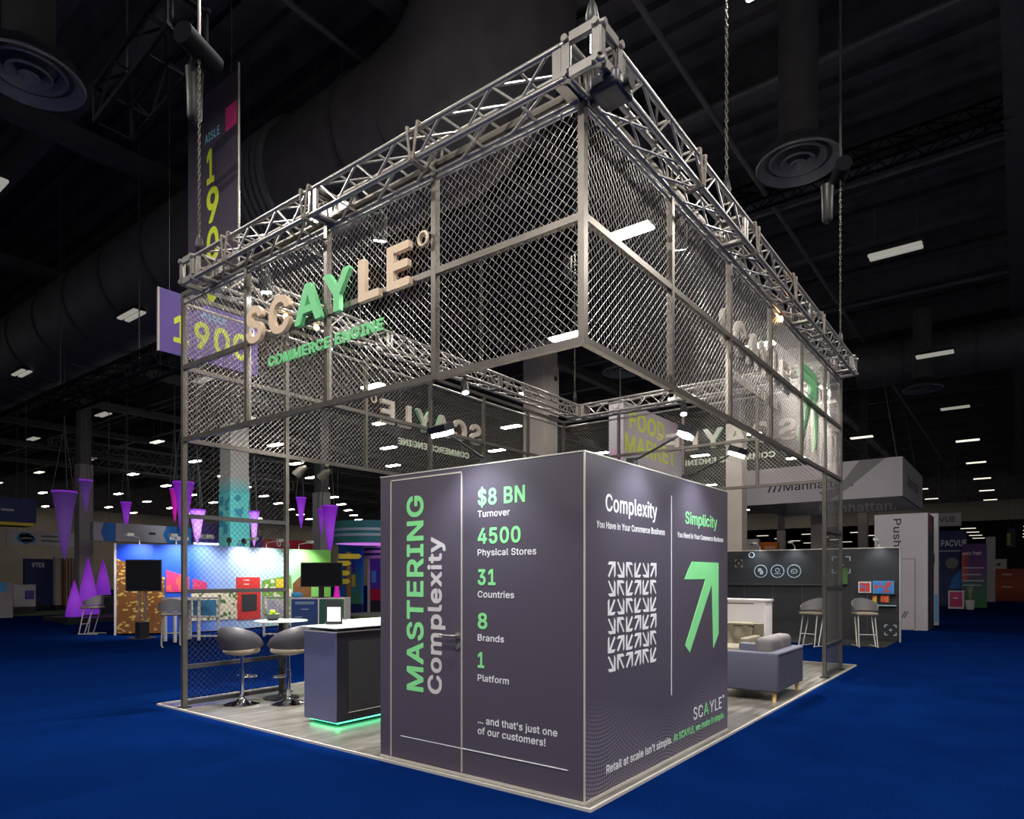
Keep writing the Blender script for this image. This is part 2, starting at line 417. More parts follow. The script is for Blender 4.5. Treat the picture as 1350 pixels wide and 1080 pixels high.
# outlines of a plain grotesque alphabet: character -> (advance, contours) in thousandths, capitals 509 high
GLY = {
'!':(196,'67,8 56,24 52,40 56,58 65,72 81,83 97,86 116,83 129,74 140,58 143,42 140,24 131,10 116,-1 99,-4 81,-1|67,160 63,509 132,509 128,160'),
'$':(447,'91,31 64,60 46,96 38,137 104,137 110,109 123,88 142,71 167,59 193,52 202,51 202,234 182,240 128,260 85,290 60,327 52,371 58,413 75,448 103,477 138,498 179,511 202,513 202,583 244,583 244,514 276,511 316,498 350,477 377,449 394,415 401,379 401,378 337,378 326,412 302,437 267,453 244,456 244,284 265,279 312,264 336,252 358,239 380,219 395,198 405,171 408,138 403,99 386,64 359,33 323,11 278,-4 244,-7 244,-74 202,-74 202,-7 171,-4 128,9|244,51 258,52 286,60 312,75 329,92 340,112 346,138 342,162 332,179 316,193 296,205 269,215 244,222|130,335 148,319 151,317 169,308 202,296 202,457 193,456 166,448 145,435 129,418 118,398 115,375 119,352'),
"'":(206,'78,318 70,509 136,509 128,318'),
',':(188,'38,-119 68,71 137,71 84,-119'),
'.':(188,'64,8 53,24 50,40 53,59 62,72 78,83 94,87 113,83 127,74 138,59 141,42 138,24 129,10 113,-1 96,-4 78,-1'),
'0':(453,'130,24 95,62 73,105 69,113 60,143 53,177 49,221 48,261 49,296 53,331 60,363 68,393 95,447 130,484 172,507 226,516 279,508 323,484 358,447 384,395 393,365 400,331 404,295 405,261 404,221 400,177 393,145 385,115 359,62 323,24 279,1 228,-7 175,1|162,75 193,56 228,50 261,56 289,73 313,103 330,144 340,193 344,252 340,315 330,364 313,405 292,432 289,436 260,453 226,460 192,453 164,436 140,405 123,365 113,315 109,257 113,193 123,143 140,103'),
'1':(453,'76,0 76,55 212,55 212,448 209,448 206,446 86,358 86,427 198,509 276,509 276,55 391,55 391,0'),
'2':(453,'64,0 64,47 234,229 261,257 282,282 299,305 311,327 318,348 320,369 317,396 316,400 308,419 292,437 273,449 257,455 249,457 222,460 195,457 172,447 152,432 139,413 130,391 127,362 66,362 71,405 86,442 112,474 143,496 182,511 226,516 268,511 306,497 336,475 361,445 376,411 381,371 378,344 371,318 357,290 340,265 306,223 267,180 153,60 153,57 389,57 389,0'),
'3':(453,'79,48 70,57 52,91 44,132 109,132 115,107 125,89 144,71 168,58 190,52 221,50 249,53 272,60 297,74 316,94 325,116 329,146 326,172 316,196 298,218 275,234 240,244 203,248 157,248 157,299 288,448 288,452 70,452 70,509 372,509 372,461 221,289 265,288 308,276 343,254 371,222 387,186 393,144 387,103 370,66 343,35 309,12 267,-2 220,-7 172,-3 133,10 98,30'),
'4':(453,'40,105 40,159 247,509 311,509 109,167 109,163 282,163 282,318 343,318 343,163 413,163 413,105 343,105 343,0 282,0 282,105'),
'5':(453,'109,31 83,60 66,93 60,130 122,130 127,108 138,88 154,73 173,60 198,52 223,50 248,53 276,64 299,83 312,101 314,104 324,131 328,163 324,193 314,221 298,243 275,262 249,273 219,277 191,275 167,268 147,259 128,246 67,253 96,509 366,509 366,452 151,452 134,301 136,301 155,315 178,325 202,331 230,334 264,330 294,321 321,306 343,287 364,260 377,235 380,229 388,197 391,162 385,118 369,76 344,42 311,16 267,-1 222,-7 178,-2 140,11'),
'8':(453,'102,32 74,62 57,96 52,134 55,166 65,195 81,220 94,234 102,242 125,256 152,265 153,267 119,282 93,308 76,342 70,377 70,381 76,419 90,450 111,474 115,478 146,498 184,511 225,516 269,511 306,498 336,478 361,450 377,417 382,379 376,342 359,308 333,282 300,267 300,265 327,256 352,240 372,220 387,195 397,166 401,136 395,96 378,62 351,32 317,11 276,-2 228,-7 177,-2 136,11|140,79 146,73 167,60 197,52 224,49 256,52 285,60 306,73 323,91 333,113 337,138 337,142 333,165 322,189 304,209 283,223 256,232 228,235 198,232 169,223 148,209 130,189 119,164 115,140 119,114 129,91|157,315 178,300 201,292 224,290 252,292 274,300 292,312 307,330 316,352 319,377 316,399 308,420 293,438 275,449 251,457 225,460 200,457 177,449 160,438 144,419 136,399 133,377 136,350 145,330'),
'9':(453,'130,0 277,213 257,202 239,196 216,195 177,199 137,214 107,236 83,269 68,307 64,353 69,397 85,436 106,464 111,470 143,494 182,510 225,516 271,510 310,494 313,492 344,467 368,434 384,391 389,349 385,308 373,270 350,224 314,166 201,1|153,275 174,257 199,247 225,243 254,247 279,257 300,274 314,295 324,321 327,348 324,379 314,407 312,410 300,428 279,446 252,457 228,460 201,457 174,446 153,428 138,407 129,381 125,353 129,321 137,296'),
'A':(480,'16,0 201,509 276,509 463,0 395,0 344,142 135,142 85,0|155,199 324,199 274,340 239,456 194,312'),
'B':(456,'60,0 60,509 243,509 290,504 329,491 358,470 381,442 394,410 398,372 395,344 387,320 374,302 356,286 336,275 315,267 315,262 339,257 363,245 386,226 402,203 414,173 418,135 413,100 400,67 376,38 344,18 302,4 249,0|125,57 246,57 296,63 330,80 349,105 355,136 352,161 342,184 326,204 306,218 279,228 250,231 125,231|125,285 240,285 263,288 288,296 307,308 324,327 333,348 336,371 330,403 314,428 283,446 241,452 125,452'),
'C':(510,'111,56 103,64 86,88 69,118 57,145 48,177 42,218 40,251 42,290 48,330 57,363 70,393 86,421 103,444 111,452 126,466 150,484 177,498 206,508 234,514 264,516 303,513 339,504 373,490 402,471 428,446 448,418 463,385 473,348 408,348 401,373 389,395 376,412 357,428 337,440 318,448 293,454 269,456 223,450 184,432 152,405 149,401 125,364 109,315 103,256 109,193 125,145 150,106 184,76 223,59 266,53 290,55 314,60 337,69 357,81 373,94 389,114 401,136 408,160 473,160 463,124 448,91 429,63 398,35 373,19 343,6 303,-4 264,-7 234,-5 206,1 177,11 150,25 126,42'),
'D':(502,'60,0 60,509 228,509 262,507 295,501 323,493 353,478 400,440 431,394 446,361 455,328 460,294 462,258 460,216 455,182 445,147 433,118 417,92 395,65 376,48 354,33 322,17 292,8 257,2 222,0|125,57 217,57 273,63 318,81 347,104 355,111 379,149 394,200 399,257 394,313 379,361 355,398 320,428 273,446 223,452 125,452'),
'E':(419,'60,0 60,509 372,509 372,452 125,452 125,286 355,286 355,229 125,229 125,57 375,57 375,0'),
'F':(410,'60,0 60,509 369,509 369,452 125,452 125,278 346,278 346,221 125,221 125,0'),
'G':(520,'125,43 104,64 85,88 69,115 57,145 47,180 42,214 40,251 42,294 47,330 57,363 69,394 85,421 102,444 125,466 149,484 173,497 204,508 232,514 262,516 302,513 340,504 374,489 403,469 431,442 449,416 465,384 474,349 408,349 399,373 387,393 374,410 355,428 337,439 318,447 292,454 267,456 222,450 183,432 152,406 149,403 125,364 109,315 103,256 109,193 125,145 150,106 184,76 225,59 268,53 309,57 345,71 375,94 396,123 408,155 410,161 415,199 283,199 283,256 478,256 478,199 471,142 451,91 418,49 377,19 325,0 266,-7 235,-5 206,1 176,11 154,22'),
'H':(517,'60,0 60,509 125,509 125,289 392,289 392,509 457,509 457,0 392,0 392,232 125,232 125,0'),
'I':(300,'31,0 31,57 118,57 118,452 31,452 31,509 269,509 269,452 183,452 183,57 269,57 269,0'),
'K':(467,'60,0 60,509 125,509 124,242 139,261 157,282 174,303 364,509 448,509 243,288 449,0 372,0 199,244 125,167 125,0'),
'L':(393,'60,0 60,509 125,509 125,57 361,57 361,0'),
'M':(628,'60,0 60,509 152,509 277,187 300,119 314,73 352,187 476,509 568,509 568,0 504,0 504,334 507,438 496,402 456,291 342,0 286,0 170,291 120,434 122,335 122,0'),
'N':(523,'60,0 60,509 137,508 353,168 388,108 402,80 399,153 399,509 463,509 463,0 386,1 201,291 148,380 120,430 125,297 125,0'),
'O':(533,'126,42 102,67 86,88 70,115 56,148 48,178 42,214 40,251 41,283 42,294 48,330 57,363 70,393 85,420 105,446 126,466 150,484 177,498 206,508 234,514 264,516 300,514 333,507 357,498 384,484 407,467 430,444 448,421 464,393 477,363 486,330 491,294 493,257 491,214 486,178 478,149 464,114 448,88 430,64 407,41 384,25 361,13 328,1 300,-5 270,-7 234,-5 206,1 173,13 150,25|150,106 184,76 223,59 266,53 309,59 349,76 379,101 384,106 408,144 425,196 430,256 425,314 406,368 384,403 349,433 310,450 268,456 223,450 185,434 181,431 150,403 125,364 109,315 103,252 109,193 122,152 125,144'),
'P':(445,'60,0 60,509 236,509 289,503 332,487 365,463 390,430 404,391 409,347 404,304 390,265 367,234 332,207 289,191 237,186 125,186 125,0|125,242 234,242 268,246 297,256 317,271 333,294 342,319 344,346 342,376 333,402 319,422 297,439 268,449 234,452 125,452'),
'R':(449,'60,0 60,509 238,509 290,504 333,489 366,466 390,433 405,395 409,350 405,309 390,271 366,239 333,217 313,210 428,0 353,0 246,199 238,198 125,198 125,0|125,255 236,255 270,258 298,267 318,280 334,300 342,324 345,350 342,381 334,405 320,424 298,440 270,449 235,452 125,452'),
'S':(447,'91,31 64,60 46,96 38,137 104,137 110,109 123,88 142,71 167,59 193,52 226,49 258,52 284,59 311,74 329,92 340,112 346,140 342,161 332,179 316,193 296,205 269,215 186,238 128,260 87,288 60,327 52,373 58,412 61,419 75,448 103,477 138,498 175,510 182,511 229,516 276,511 316,498 350,477 377,449 394,415 401,378 337,378 326,412 302,437 267,453 223,459 193,456 167,448 145,435 140,430 129,418 118,398 115,375 119,353 130,335 134,331 148,319 166,309 211,293 265,279 312,264 336,252 358,239 376,223 395,198 405,171 408,138 403,100 400,92 386,64 359,33 323,11 278,-4 226,-9 171,-4 128,9'),
'T':(449,'193,0 193,452 32,452 32,509 417,509 417,452 257,452 257,0'),
'U':(517,'115,42 85,80 67,122 60,172 60,509 124,509 124,177 128,144 141,113 161,86 187,68 220,56 257,52 298,56 331,68 356,86 377,113 389,144 393,177 393,509 457,509 457,172 451,124 433,80 402,42 364,16 313,-2 257,-8 203,-2 154,15'),
'V':(480,'204,0 16,509 84,509 202,179 241,53 280,179 290,206 395,509 463,509 278,0'),
'X':(474,'18,0 200,260 29,509 104,509 205,360 233,313 238,303 261,345 299,401 374,509 446,509 276,262 456,0 382,0 293,128 267,166 250,194 238,218 216,181 181,128 91,0'),
'Y':(472,'203,0 203,208 16,509 92,508 208,318 236,264 251,294 279,343 380,508 455,509 268,208 268,0'),
'a':(389,'69,21 48,45 36,70 30,107 34,139 43,161 56,177 79,194 100,203 124,211 175,220 233,227 253,230 265,235 272,242 276,254 276,258 273,279 267,297 257,310 240,322 220,329 198,331 173,329 149,322 132,313 120,303 107,288 100,274 41,291 57,322 80,347 104,364 134,375 162,382 198,384 216,383 238,379 263,372 286,360 307,342 322,320 333,288 337,253 337,0 277,0 277,52 272,52 264,38 251,24 236,12 215,1 191,-6 159,-9 125,-5 94,5|102,72 114,61 129,52 151,47 171,45 201,49 228,59 249,75 263,93 272,114 276,137 276,190 270,186 245,179 201,171 174,168 135,159 117,150 103,139 95,123 92,106 94,88'),
'b':(424,'53,0 53,509 114,509 114,319 118,319 119,320 136,345 152,360 171,373 196,381 230,384 273,378 313,361 346,331 370,293 372,288 385,246 390,191 385,135 370,84 347,46 313,16 274,-2 227,-8 198,-5 172,4 153,17 137,32 118,59 112,59 112,0|140,86 162,65 188,51 221,47 254,51 279,66 301,88 316,117 325,150 328,187 325,225 316,261 304,285 301,290 280,311 253,325 221,330 217,330 188,325 161,312 140,291 124,260 116,230 113,191 116,152 117,144 125,115'),
'c':(396,'84,44 56,85 40,132 34,185 40,244 56,291 81,329 118,361 159,378 206,384 235,383 259,377 284,368 305,356 323,342 340,322 353,301 362,277 303,262 298,276 282,300 270,311 257,319 241,325 223,329 206,330 173,325 145,310 142,307 124,287 108,258 99,222 96,189 99,153 108,117 124,89 145,66 173,51 209,46 227,48 241,51 258,58 271,66 284,79 292,89 298,100 304,117 363,102 354,78 341,56 327,39 308,23 285,9 260,-1 236,-6 209,-8 158,-2 117,16'),
'd':(424,'82,42 78,46 55,84 50,100 39,132 34,187 39,246 55,293 78,331 113,362 151,378 198,384 229,381 253,373 272,360 282,351 288,345 305,320 311,319 311,509 372,509 372,0 313,0 313,59 307,59 288,32 272,17 252,4 227,-5 197,-8 149,-1 111,16|138,73 146,65 172,51 204,47 236,51 263,65 284,86 299,115 309,149 312,187 309,230 300,262 284,291 263,312 237,325 206,330 172,325 145,311 124,291 108,261 99,225 96,187 99,150 108,120 111,112 124,88'),
'e':(404,'84,44 56,85 40,134 34,185 39,240 55,290 80,328 115,359 157,378 204,384 237,382 266,374 294,361 318,342 341,315 357,282 368,243 371,197 371,169 97,169 100,138 110,106 127,81 151,61 179,50 214,46 235,48 254,53 271,61 286,74 297,88 306,105 365,91 353,63 333,37 311,19 285,5 250,-5 214,-8 160,-2 117,16|97,221 308,221 308,223 307,238 298,269 283,294 263,314 240,325 236,326 204,330 174,326 168,324 146,313 124,293 109,270 99,241'),
'f':(254,'81,0 81,327 6,327 6,379 81,379 81,434 84,461 96,486 110,502 118,509 135,519 162,527 190,530 208,529 233,524 243,521 243,520 227,468 216,472 197,474 171,470 154,460 145,443 142,420 142,379 228,379 228,327 142,327 142,0'),
'h':(410,'53,0 53,509 114,509 114,312 124,332 152,362 187,379 226,384 264,380 295,369 322,348 341,321 353,285 357,242 357,0 296,0 296,236 290,275 273,304 247,322 211,329 184,326 161,317 142,304 126,283 117,257 114,229 114,0'),
'i':(167,'53,0 53,379 114,379 114,0|55,454 44,468 41,482 44,499 55,513 67,521 85,524 100,521 115,511 123,499 126,482 123,468 113,454 100,446 85,443 67,446'),
'j':(167,'-10,-143 -10,-87 3,-87 25,-83 40,-72 50,-53 53,-30 53,379 114,379 114,-32 111,-63 102,-90 98,-96 87,-112 65,-129 36,-139 5,-143|54,454 44,468 41,482 44,499 54,513 67,521 84,524 100,521 115,511 123,499 126,482 123,468 113,454 100,446 84,443 67,446'),
'k':(381,'53,0 53,509 114,509 114,212 121,212 284,379 360,379 201,216 372,0 294,0 154,178 114,141 114,0'),
'l':(189,'75,19 58,47 53,83 53,509 114,509 114,95 115,76 120,62 130,54 145,52 170,54 181,3 163,-1 153,-2 138,-2 102,3'),
'm':(610,'53,0 53,379 112,379 112,307 118,323 131,345 151,363 172,376 188,382 195,384 217,386 257,380 286,362 309,331 317,308 322,321 336,342 357,361 380,375 385,376 406,383 435,386 468,383 497,372 521,355 541,328 553,296 557,257 557,0 496,0 496,255 490,288 473,313 447,326 420,330 395,328 374,320 357,306 345,290 338,270 335,248 335,0 274,0 274,261 269,287 252,312 231,325 228,326 200,330 177,328 158,320 141,308 126,289 117,266 114,240 114,0'),
'n':(410,'53,0 53,379 112,379 112,308 124,332 152,362 187,379 229,384 264,380 295,369 322,348 341,321 353,285 357,242 357,0 296,0 296,236 290,275 273,304 247,322 211,329 184,326 161,317 142,304 126,283 117,257 114,229 114,0'),
'o':(415,'84,44 56,85 40,132 34,185 40,244 56,291 81,329 117,360 160,378 206,384 255,378 299,360 334,329 359,291 376,241 381,185 376,133 359,85 334,47 299,16 256,-2 208,-8 158,-2 117,16|141,70 145,66 174,51 208,46 242,51 270,66 277,73 292,89 307,117 316,150 319,185 316,225 307,257 292,287 277,303 270,310 242,325 208,330 173,325 145,310 142,307 124,287 108,258 99,222 96,185 99,150 108,116 124,89'),
'p':(424,'53,-143 53,379 112,379 112,319 119,320 136,345 152,360 171,373 196,381 230,384 273,378 313,361 346,331 370,293 385,246 390,191 385,135 370,84 347,46 313,16 274,-2 230,-8 198,-5 173,4 153,17 143,26 137,32 119,58 114,59 114,-143|140,86 162,65 188,51 221,47 254,51 280,67 301,88 316,117 325,150 328,187 325,225 316,261 304,285 301,290 280,311 253,325 221,330 217,330 188,325 161,312 140,291 124,260 116,230 113,191 116,152 117,144 125,115'),
'r':(259,'53,0 53,379 112,379 112,321 115,321 130,347 153,368 182,380 212,385 243,384 243,322 209,326 182,323 159,315 141,302 126,284 117,262 114,238 114,0'),
's':(365,'65,35 61,39 45,63 36,93 37,94 94,107 105,79 124,60 150,49 182,45 217,50 244,62 262,81 268,104 265,121 253,137 237,147 213,155 150,170 104,186 71,209 53,237 47,273 51,305 65,332 88,355 115,370 151,381 189,384 224,381 254,372 279,358 300,338 311,321 314,316 324,291 323,290 268,277 258,298 243,316 219,328 186,333 156,329 131,317 114,299 109,276 112,258 124,243 142,233 171,223 230,209 275,194 307,170 325,142 331,108 326,75 312,47 290,24 260,6 224,-5 184,-8 144,-5 112,3 84,18'),
't':(227,'92,21 72,52 65,92 65,327 6,327 6,379 65,379 65,471 126,471 126,379 204,379 204,327 126,327 126,96 128,76 136,61 150,53 172,50 186,51 202,54 213,2 200,-2 182,-4 167,-4 126,2'),
'u':(410,'90,30 69,59 57,97 53,137 53,379 114,379 114,143 119,105 136,76 163,57 199,50 226,53 249,62 269,78 283,97 293,122 296,151 296,379 357,379 357,0 298,0 298,72 286,47 257,17 222,0 183,-5 146,-1 115,11'),
'v':(389,'163,0 17,379 84,379 175,126 187,88 195,57 213,122 225,158 305,379 371,379 226,0'),
'w':(567,'138,0 23,379 87,378 154,138 170,66 175,89 197,179 252,379 316,378 362,215 371,175 382,135 397,67 423,177 480,378 545,379 429,0 368,1 319,171 305,226 297,251 284,308 263,224 199,1'),
'x':(379,'21,0 155,194 155,195 29,379 100,379 163,281 191,232 217,281 282,379 352,379 225,191 358,0 287,0 228,89 189,155 165,112 153,92 91,0'),
'y':(389,'47,-139 61,-86 87,-90 104,-89 118,-84 128,-76 142,-57 151,-36 163,-1 17,379 84,379 175,126 187,88 194,59 214,126 305,379 371,379 204,-58 189,-88 178,-106 171,-113 159,-124 139,-136 118,-143 93,-145 76,-145'),
}
GLYS = {
'!':(196,'63,-2 55,6 46,21 42,36 42,46 46,62 55,76 63,84 77,93 93,96 103,96 120,93 133,84 141,76 150,62 153,46 153,36 150,20 141,6 133,-2 119,-11 103,-14 91,-14 77,-11|63,150 57,156 53,513 59,519 136,519 142,513 138,156 132,150'),
'$':(447,'87,21 54,56 36,92 28,132 28,141 34,147 108,147 114,140 120,114 133,92 146,81 170,69 192,64 192,226 178,230 124,250 83,278 75,286 50,323 42,367 42,377 48,417 65,452 99,487 134,508 175,521 192,523 192,587 198,593 248,593 254,587 254,524 280,521 320,508 354,487 387,453 404,419 411,383 411,374 405,368 333,368 327,375 316,408 298,427 263,443 254,444 254,293 316,274 340,262 363,248 390,223 405,202 415,175 418,145 418,134 413,95 396,60 363,23 327,1 282,-14 254,-17 254,-78 248,-84 198,-84 192,-78 192,-16 167,-14 124,-1|254,62 282,70 307,84 319,96 330,116 335,139 332,158 323,173 312,183 292,195 255,208 254,208|140,340 152,329 173,318 192,311 192,444 171,438 150,426 139,414 129,396 126,378 129,357'),
"'":(206,'74,308 68,314 68,318 60,513 66,519 140,519 146,513 146,501 138,314 132,308'),
',':(188,'34,-129 28,-123 28,-114 58,75 64,81 141,81 147,75 147,66 94,-123 88,-129'),
'.':(188,'60,-2 52,6 43,20 40,36 40,46 43,63 52,76 60,84 74,93 90,97 100,97 116,93 131,84 139,76 148,63 151,46 151,36 148,20 139,6 131,-2 117,-11 100,-14 90,-14 74,-11'),
'0':(453,'126,14 85,58 59,109 50,141 43,173 39,217 38,265 39,300 43,335 50,367 58,397 85,451 126,494 168,517 222,526 232,526 283,518 327,494 368,451 394,399 403,369 410,335 414,299 415,265 414,217 410,173 403,141 395,111 369,58 327,14 283,-9 232,-17 217,-16 170,-9|169,83 196,66 226,61 257,66 284,82 303,107 320,147 330,197 334,257 330,311 320,362 303,401 283,427 257,443 229,449 196,443 170,427 155,408 150,401 133,361 123,311 119,250 123,197 133,149 150,107'),
'1':(453,'72,-10 66,-4 66,59 72,65 202,65 202,430 90,348 82,348 76,354 76,431 83,438 194,519 280,519 286,513 286,65 395,65 401,59 401,-4 395,-10'),
'2':(453,'60,-10 54,-4 54,51 224,233 251,261 272,286 289,309 301,331 308,352 310,369 307,394 298,415 287,427 269,439 246,447 223,450 199,447 176,437 160,425 149,409 147,405 140,386 137,358 131,352 62,352 56,358 56,367 61,408 76,446 100,476 108,484 139,506 178,521 220,526 230,526 272,521 310,507 340,485 350,474 371,449 386,415 391,377 391,367 388,340 381,315 367,286 350,261 316,219 277,176 174,67 393,67 399,61 399,-4 393,-10'),
'3':(453,'75,38 60,53 42,87 34,127 34,136 40,142 113,142 119,135 125,111 135,93 148,81 170,69 194,62 220,60 245,63 268,70 293,84 305,97 315,120 318,148 316,168 306,192 292,209 271,224 236,234 199,238 153,238 147,244 147,303 269,442 66,442 60,448 60,513 66,519 376,519 382,513 382,457 243,298 269,298 312,286 347,264 381,226 397,190 403,150 403,140 397,99 380,62 347,25 313,2 271,-12 224,-17 212,-17 168,-13 129,0 94,20'),
'4':(453,'36,95 30,101 30,162 236,512 243,519 315,519 321,513 321,504 126,173 272,173 272,322 278,328 347,328 353,322 353,173 417,173 423,167 423,101 417,95 353,95 353,-4 347,-10 278,-10 272,-4 272,95'),
'5':(453,'105,21 73,56 56,89 50,125 50,134 56,140 126,140 132,133 137,111 148,93 159,82 177,70 200,62 222,60 247,63 272,74 291,89 304,108 313,133 317,164 314,188 313,193 304,217 295,230 288,238 271,252 244,263 218,267 195,265 171,258 151,249 132,236 123,236 64,243 57,249 57,258 86,513 92,519 370,519 376,513 376,448 370,442 160,442 147,322 152,326 174,335 200,341 224,344 234,344 266,340 298,331 324,317 356,288 374,264 389,235 398,201 401,158 395,114 379,72 354,38 343,28 313,5 271,-11 226,-17 216,-17 175,-12 136,1'),
'8':(453,'98,22 64,58 47,92 42,130 42,141 45,168 55,199 71,224 98,252 121,266 125,268 115,272 83,303 66,338 60,375 60,385 66,423 80,454 101,478 111,488 142,508 180,521 221,526 231,526 272,521 310,508 340,488 350,478 371,454 387,421 392,385 392,375 386,338 369,304 337,272 327,267 331,266 354,252 362,244 382,224 397,199 407,170 411,140 411,130 405,92 388,58 355,22 321,1 280,-12 232,-17 220,-17 173,-12 132,1|150,83 173,69 198,62 225,59 255,62 278,69 284,72 302,83 313,95 323,118 326,138 323,160 312,185 299,199 279,213 252,222 227,225 202,222 173,213 153,199 140,185 129,160 126,138 129,117 139,95|164,322 182,310 205,302 224,300 248,302 270,310 285,320 297,334 306,356 308,373 306,394 298,416 288,429 271,439 248,447 226,450 205,447 197,445 181,439 166,429 155,416 146,396 143,376 146,354 155,334'),
'9':(453,'126,-10 120,-4 120,4 246,187 239,186 212,185 171,189 133,204 103,226 95,234 73,265 58,303 54,346 54,357 59,401 75,440 99,472 107,480 139,504 178,520 221,526 231,526 275,520 314,504 346,479 354,471 378,438 394,395 399,353 399,341 395,304 383,266 360,220 324,162 211,-3 204,-10|162,280 178,267 203,257 228,254 250,257 275,267 292,281 304,299 314,325 317,349 314,375 304,403 291,422 275,436 248,447 227,450 205,447 178,436 160,420 148,403 139,377 136,350 139,325 148,299'),
'A':(480,'12,-10 6,-4 7,7 191,513 197,519 280,519 286,513 472,7 473,-4 467,-10 391,-10 385,-4 336,132 143,132 95,-4 89,-10|170,209 309,209 264,336 239,419 204,308'),
'B':(456,'56,-10 50,-4 50,513 56,519 247,519 294,514 333,501 362,480 375,466 391,446 404,414 408,379 408,368 405,340 397,316 384,298 375,289 360,276 343,267 367,255 388,238 396,230 412,207 424,177 428,142 428,131 423,96 410,63 389,37 380,28 348,8 306,-6 253,-10|135,67 245,67 292,73 324,89 339,109 344,137 342,157 332,180 320,195 302,208 275,218 246,221 135,221|135,295 236,295 261,298 284,306 302,318 313,330 323,352 325,372 320,399 305,421 279,436 237,442 135,442'),
'C':(510,'107,46 93,60 76,84 60,111 46,144 38,174 32,210 30,261 32,298 38,334 47,367 60,397 75,424 93,448 107,462 122,476 146,494 173,508 202,518 230,524 260,526 307,523 343,514 377,500 406,481 423,465 438,450 458,422 473,388 483,353 483,344 477,338 404,338 398,345 391,369 379,391 367,406 353,418 333,430 310,439 286,444 267,446 227,440 188,422 160,399 135,360 119,311 113,255 119,197 135,149 160,111 188,86 227,69 267,63 286,65 310,70 333,79 353,91 367,103 379,118 391,140 398,163 404,170 477,170 483,164 483,155 474,122 458,87 439,59 406,28 377,9 347,-4 307,-14 260,-17 230,-15 202,-9 173,1 146,15 122,32'),
'D':(502,'56,-10 50,-4 50,513 56,519 232,519 262,517 299,511 327,503 357,488 402,452 410,444 443,395 456,365 465,334 470,298 472,262 470,212 465,178 455,143 443,114 427,88 409,65 380,38 375,34 355,21 326,7 296,-2 261,-8 226,-10|135,67 213,67 269,73 314,91 346,116 369,153 384,204 389,257 384,309 369,357 346,392 316,418 269,436 219,442 135,442'),
'E':(419,'56,-10 50,-4 50,513 56,519 376,519 382,513 382,448 376,442 135,442 135,296 359,296 365,290 365,225 359,219 135,219 135,67 379,67 385,61 385,-4 379,-10'),
'F':(410,'56,-10 50,-4 50,513 56,519 373,519 379,513 379,448 373,442 135,442 135,288 350,288 356,282 356,217 350,211 135,211 135,-4 129,-10'),
'G':(520,'121,33 94,60 74,85 59,112 47,141 37,174 32,210 30,247 32,298 37,334 47,367 59,398 75,425 92,448 121,476 145,494 164,505 171,508 200,518 228,524 258,526 306,523 344,514 378,499 407,479 429,459 440,448 458,422 475,388 484,354 484,345 478,339 404,339 398,345 389,368 378,388 365,404 352,417 333,429 310,438 285,444 265,446 226,440 187,422 160,400 135,360 119,311 113,255 119,197 135,149 160,111 188,86 229,69 269,63 305,67 341,81 367,100 386,127 400,164 403,189 279,189 273,195 273,260 279,266 482,266 488,260 488,192 481,137 461,87 430,47 422,39 385,12 381,9 329,-10 274,-17 262,-17 231,-15 202,-9 172,1 150,12'),
'H':(517,'56,-10 50,-4 50,513 56,519 129,519 135,513 135,299 382,299 382,513 388,519 461,519 467,513 467,-4 461,-10 388,-10 382,-4 382,222 135,222 135,-4 129,-10'),
'I':(300,'27,-10 21,-4 21,61 27,67 108,67 108,442 27,442 21,448 21,513 27,519 273,519 279,513 279,448 273,442 193,442 193,67 273,67 279,61 279,-4 273,-10'),
'K':(467,'56,-10 50,-4 50,513 56,519 129,519 135,513 135,271 164,307 183,328 202,348 360,519 452,519 458,513 458,505 256,288 459,4 459,-4 453,-10 368,-10 360,-2 197,228 135,163 135,-4 129,-10'),
'L':(393,'56,-10 50,-4 50,513 56,519 129,519 135,513 135,67 365,67 371,61 371,-4 365,-10'),
'M':(628,'56,-10 50,-4 50,513 56,519 156,519 162,513 287,191 315,109 342,191 466,513 472,519 572,519 578,513 578,-4 572,-10 500,-10 494,-4 494,338 495,367 466,287 352,-4 346,-10 282,-10 276,-4 266,20 160,287 131,367 132,-4 126,-10'),
'N':(523,'56,-10 50,-4 50,513 56,519 140,519 147,512 363,172 390,125 389,149 389,513 395,519 467,519 473,513 473,-4 467,-10 383,-10 376,-3 191,287 132,387 135,301 135,-4 129,-10'),
'O':(533,'122,32 95,59 76,84 60,110 46,144 38,174 32,210 30,261 32,298 38,334 47,367 60,397 75,424 95,450 122,476 146,494 173,508 202,518 230,524 260,526 304,524 337,517 361,508 388,494 411,477 440,448 458,425 474,397 487,367 496,334 501,298 503,261 501,210 496,174 488,145 474,110 458,84 440,60 411,31 388,15 365,3 332,-9 304,-15 274,-17 230,-15 202,-9 173,1 146,15|160,111 188,86 227,69 265,64 305,69 345,86 375,111 398,148 415,200 420,256 415,310 398,361 375,398 345,423 305,440 265,445 227,440 188,423 160,398 135,360 119,311 113,253 119,197 132,156 135,148'),
'P':(445,'56,-10 50,-4 50,513 56,519 240,519 293,513 336,497 369,473 377,465 400,434 414,395 419,353 419,343 414,300 400,261 377,230 369,222 336,197 293,181 241,176 135,176 135,-4 129,-10|135,252 231,252 263,256 293,266 310,279 323,298 329,315 332,323 334,345 332,372 323,398 310,416 293,429 264,439 230,442 135,442'),
'R':(449,'56,-10 50,-4 50,513 56,519 242,519 294,514 337,499 370,476 378,468 400,437 415,399 419,358 419,346 415,305 400,267 378,237 370,229 337,207 329,204 437,6 438,-4 432,-10 349,-10 341,-1 240,188 135,188 135,-4 129,-10|135,265 232,265 266,268 294,277 312,289 324,304 332,328 335,353 332,377 324,401 312,417 294,430 266,439 231,442 135,442'),
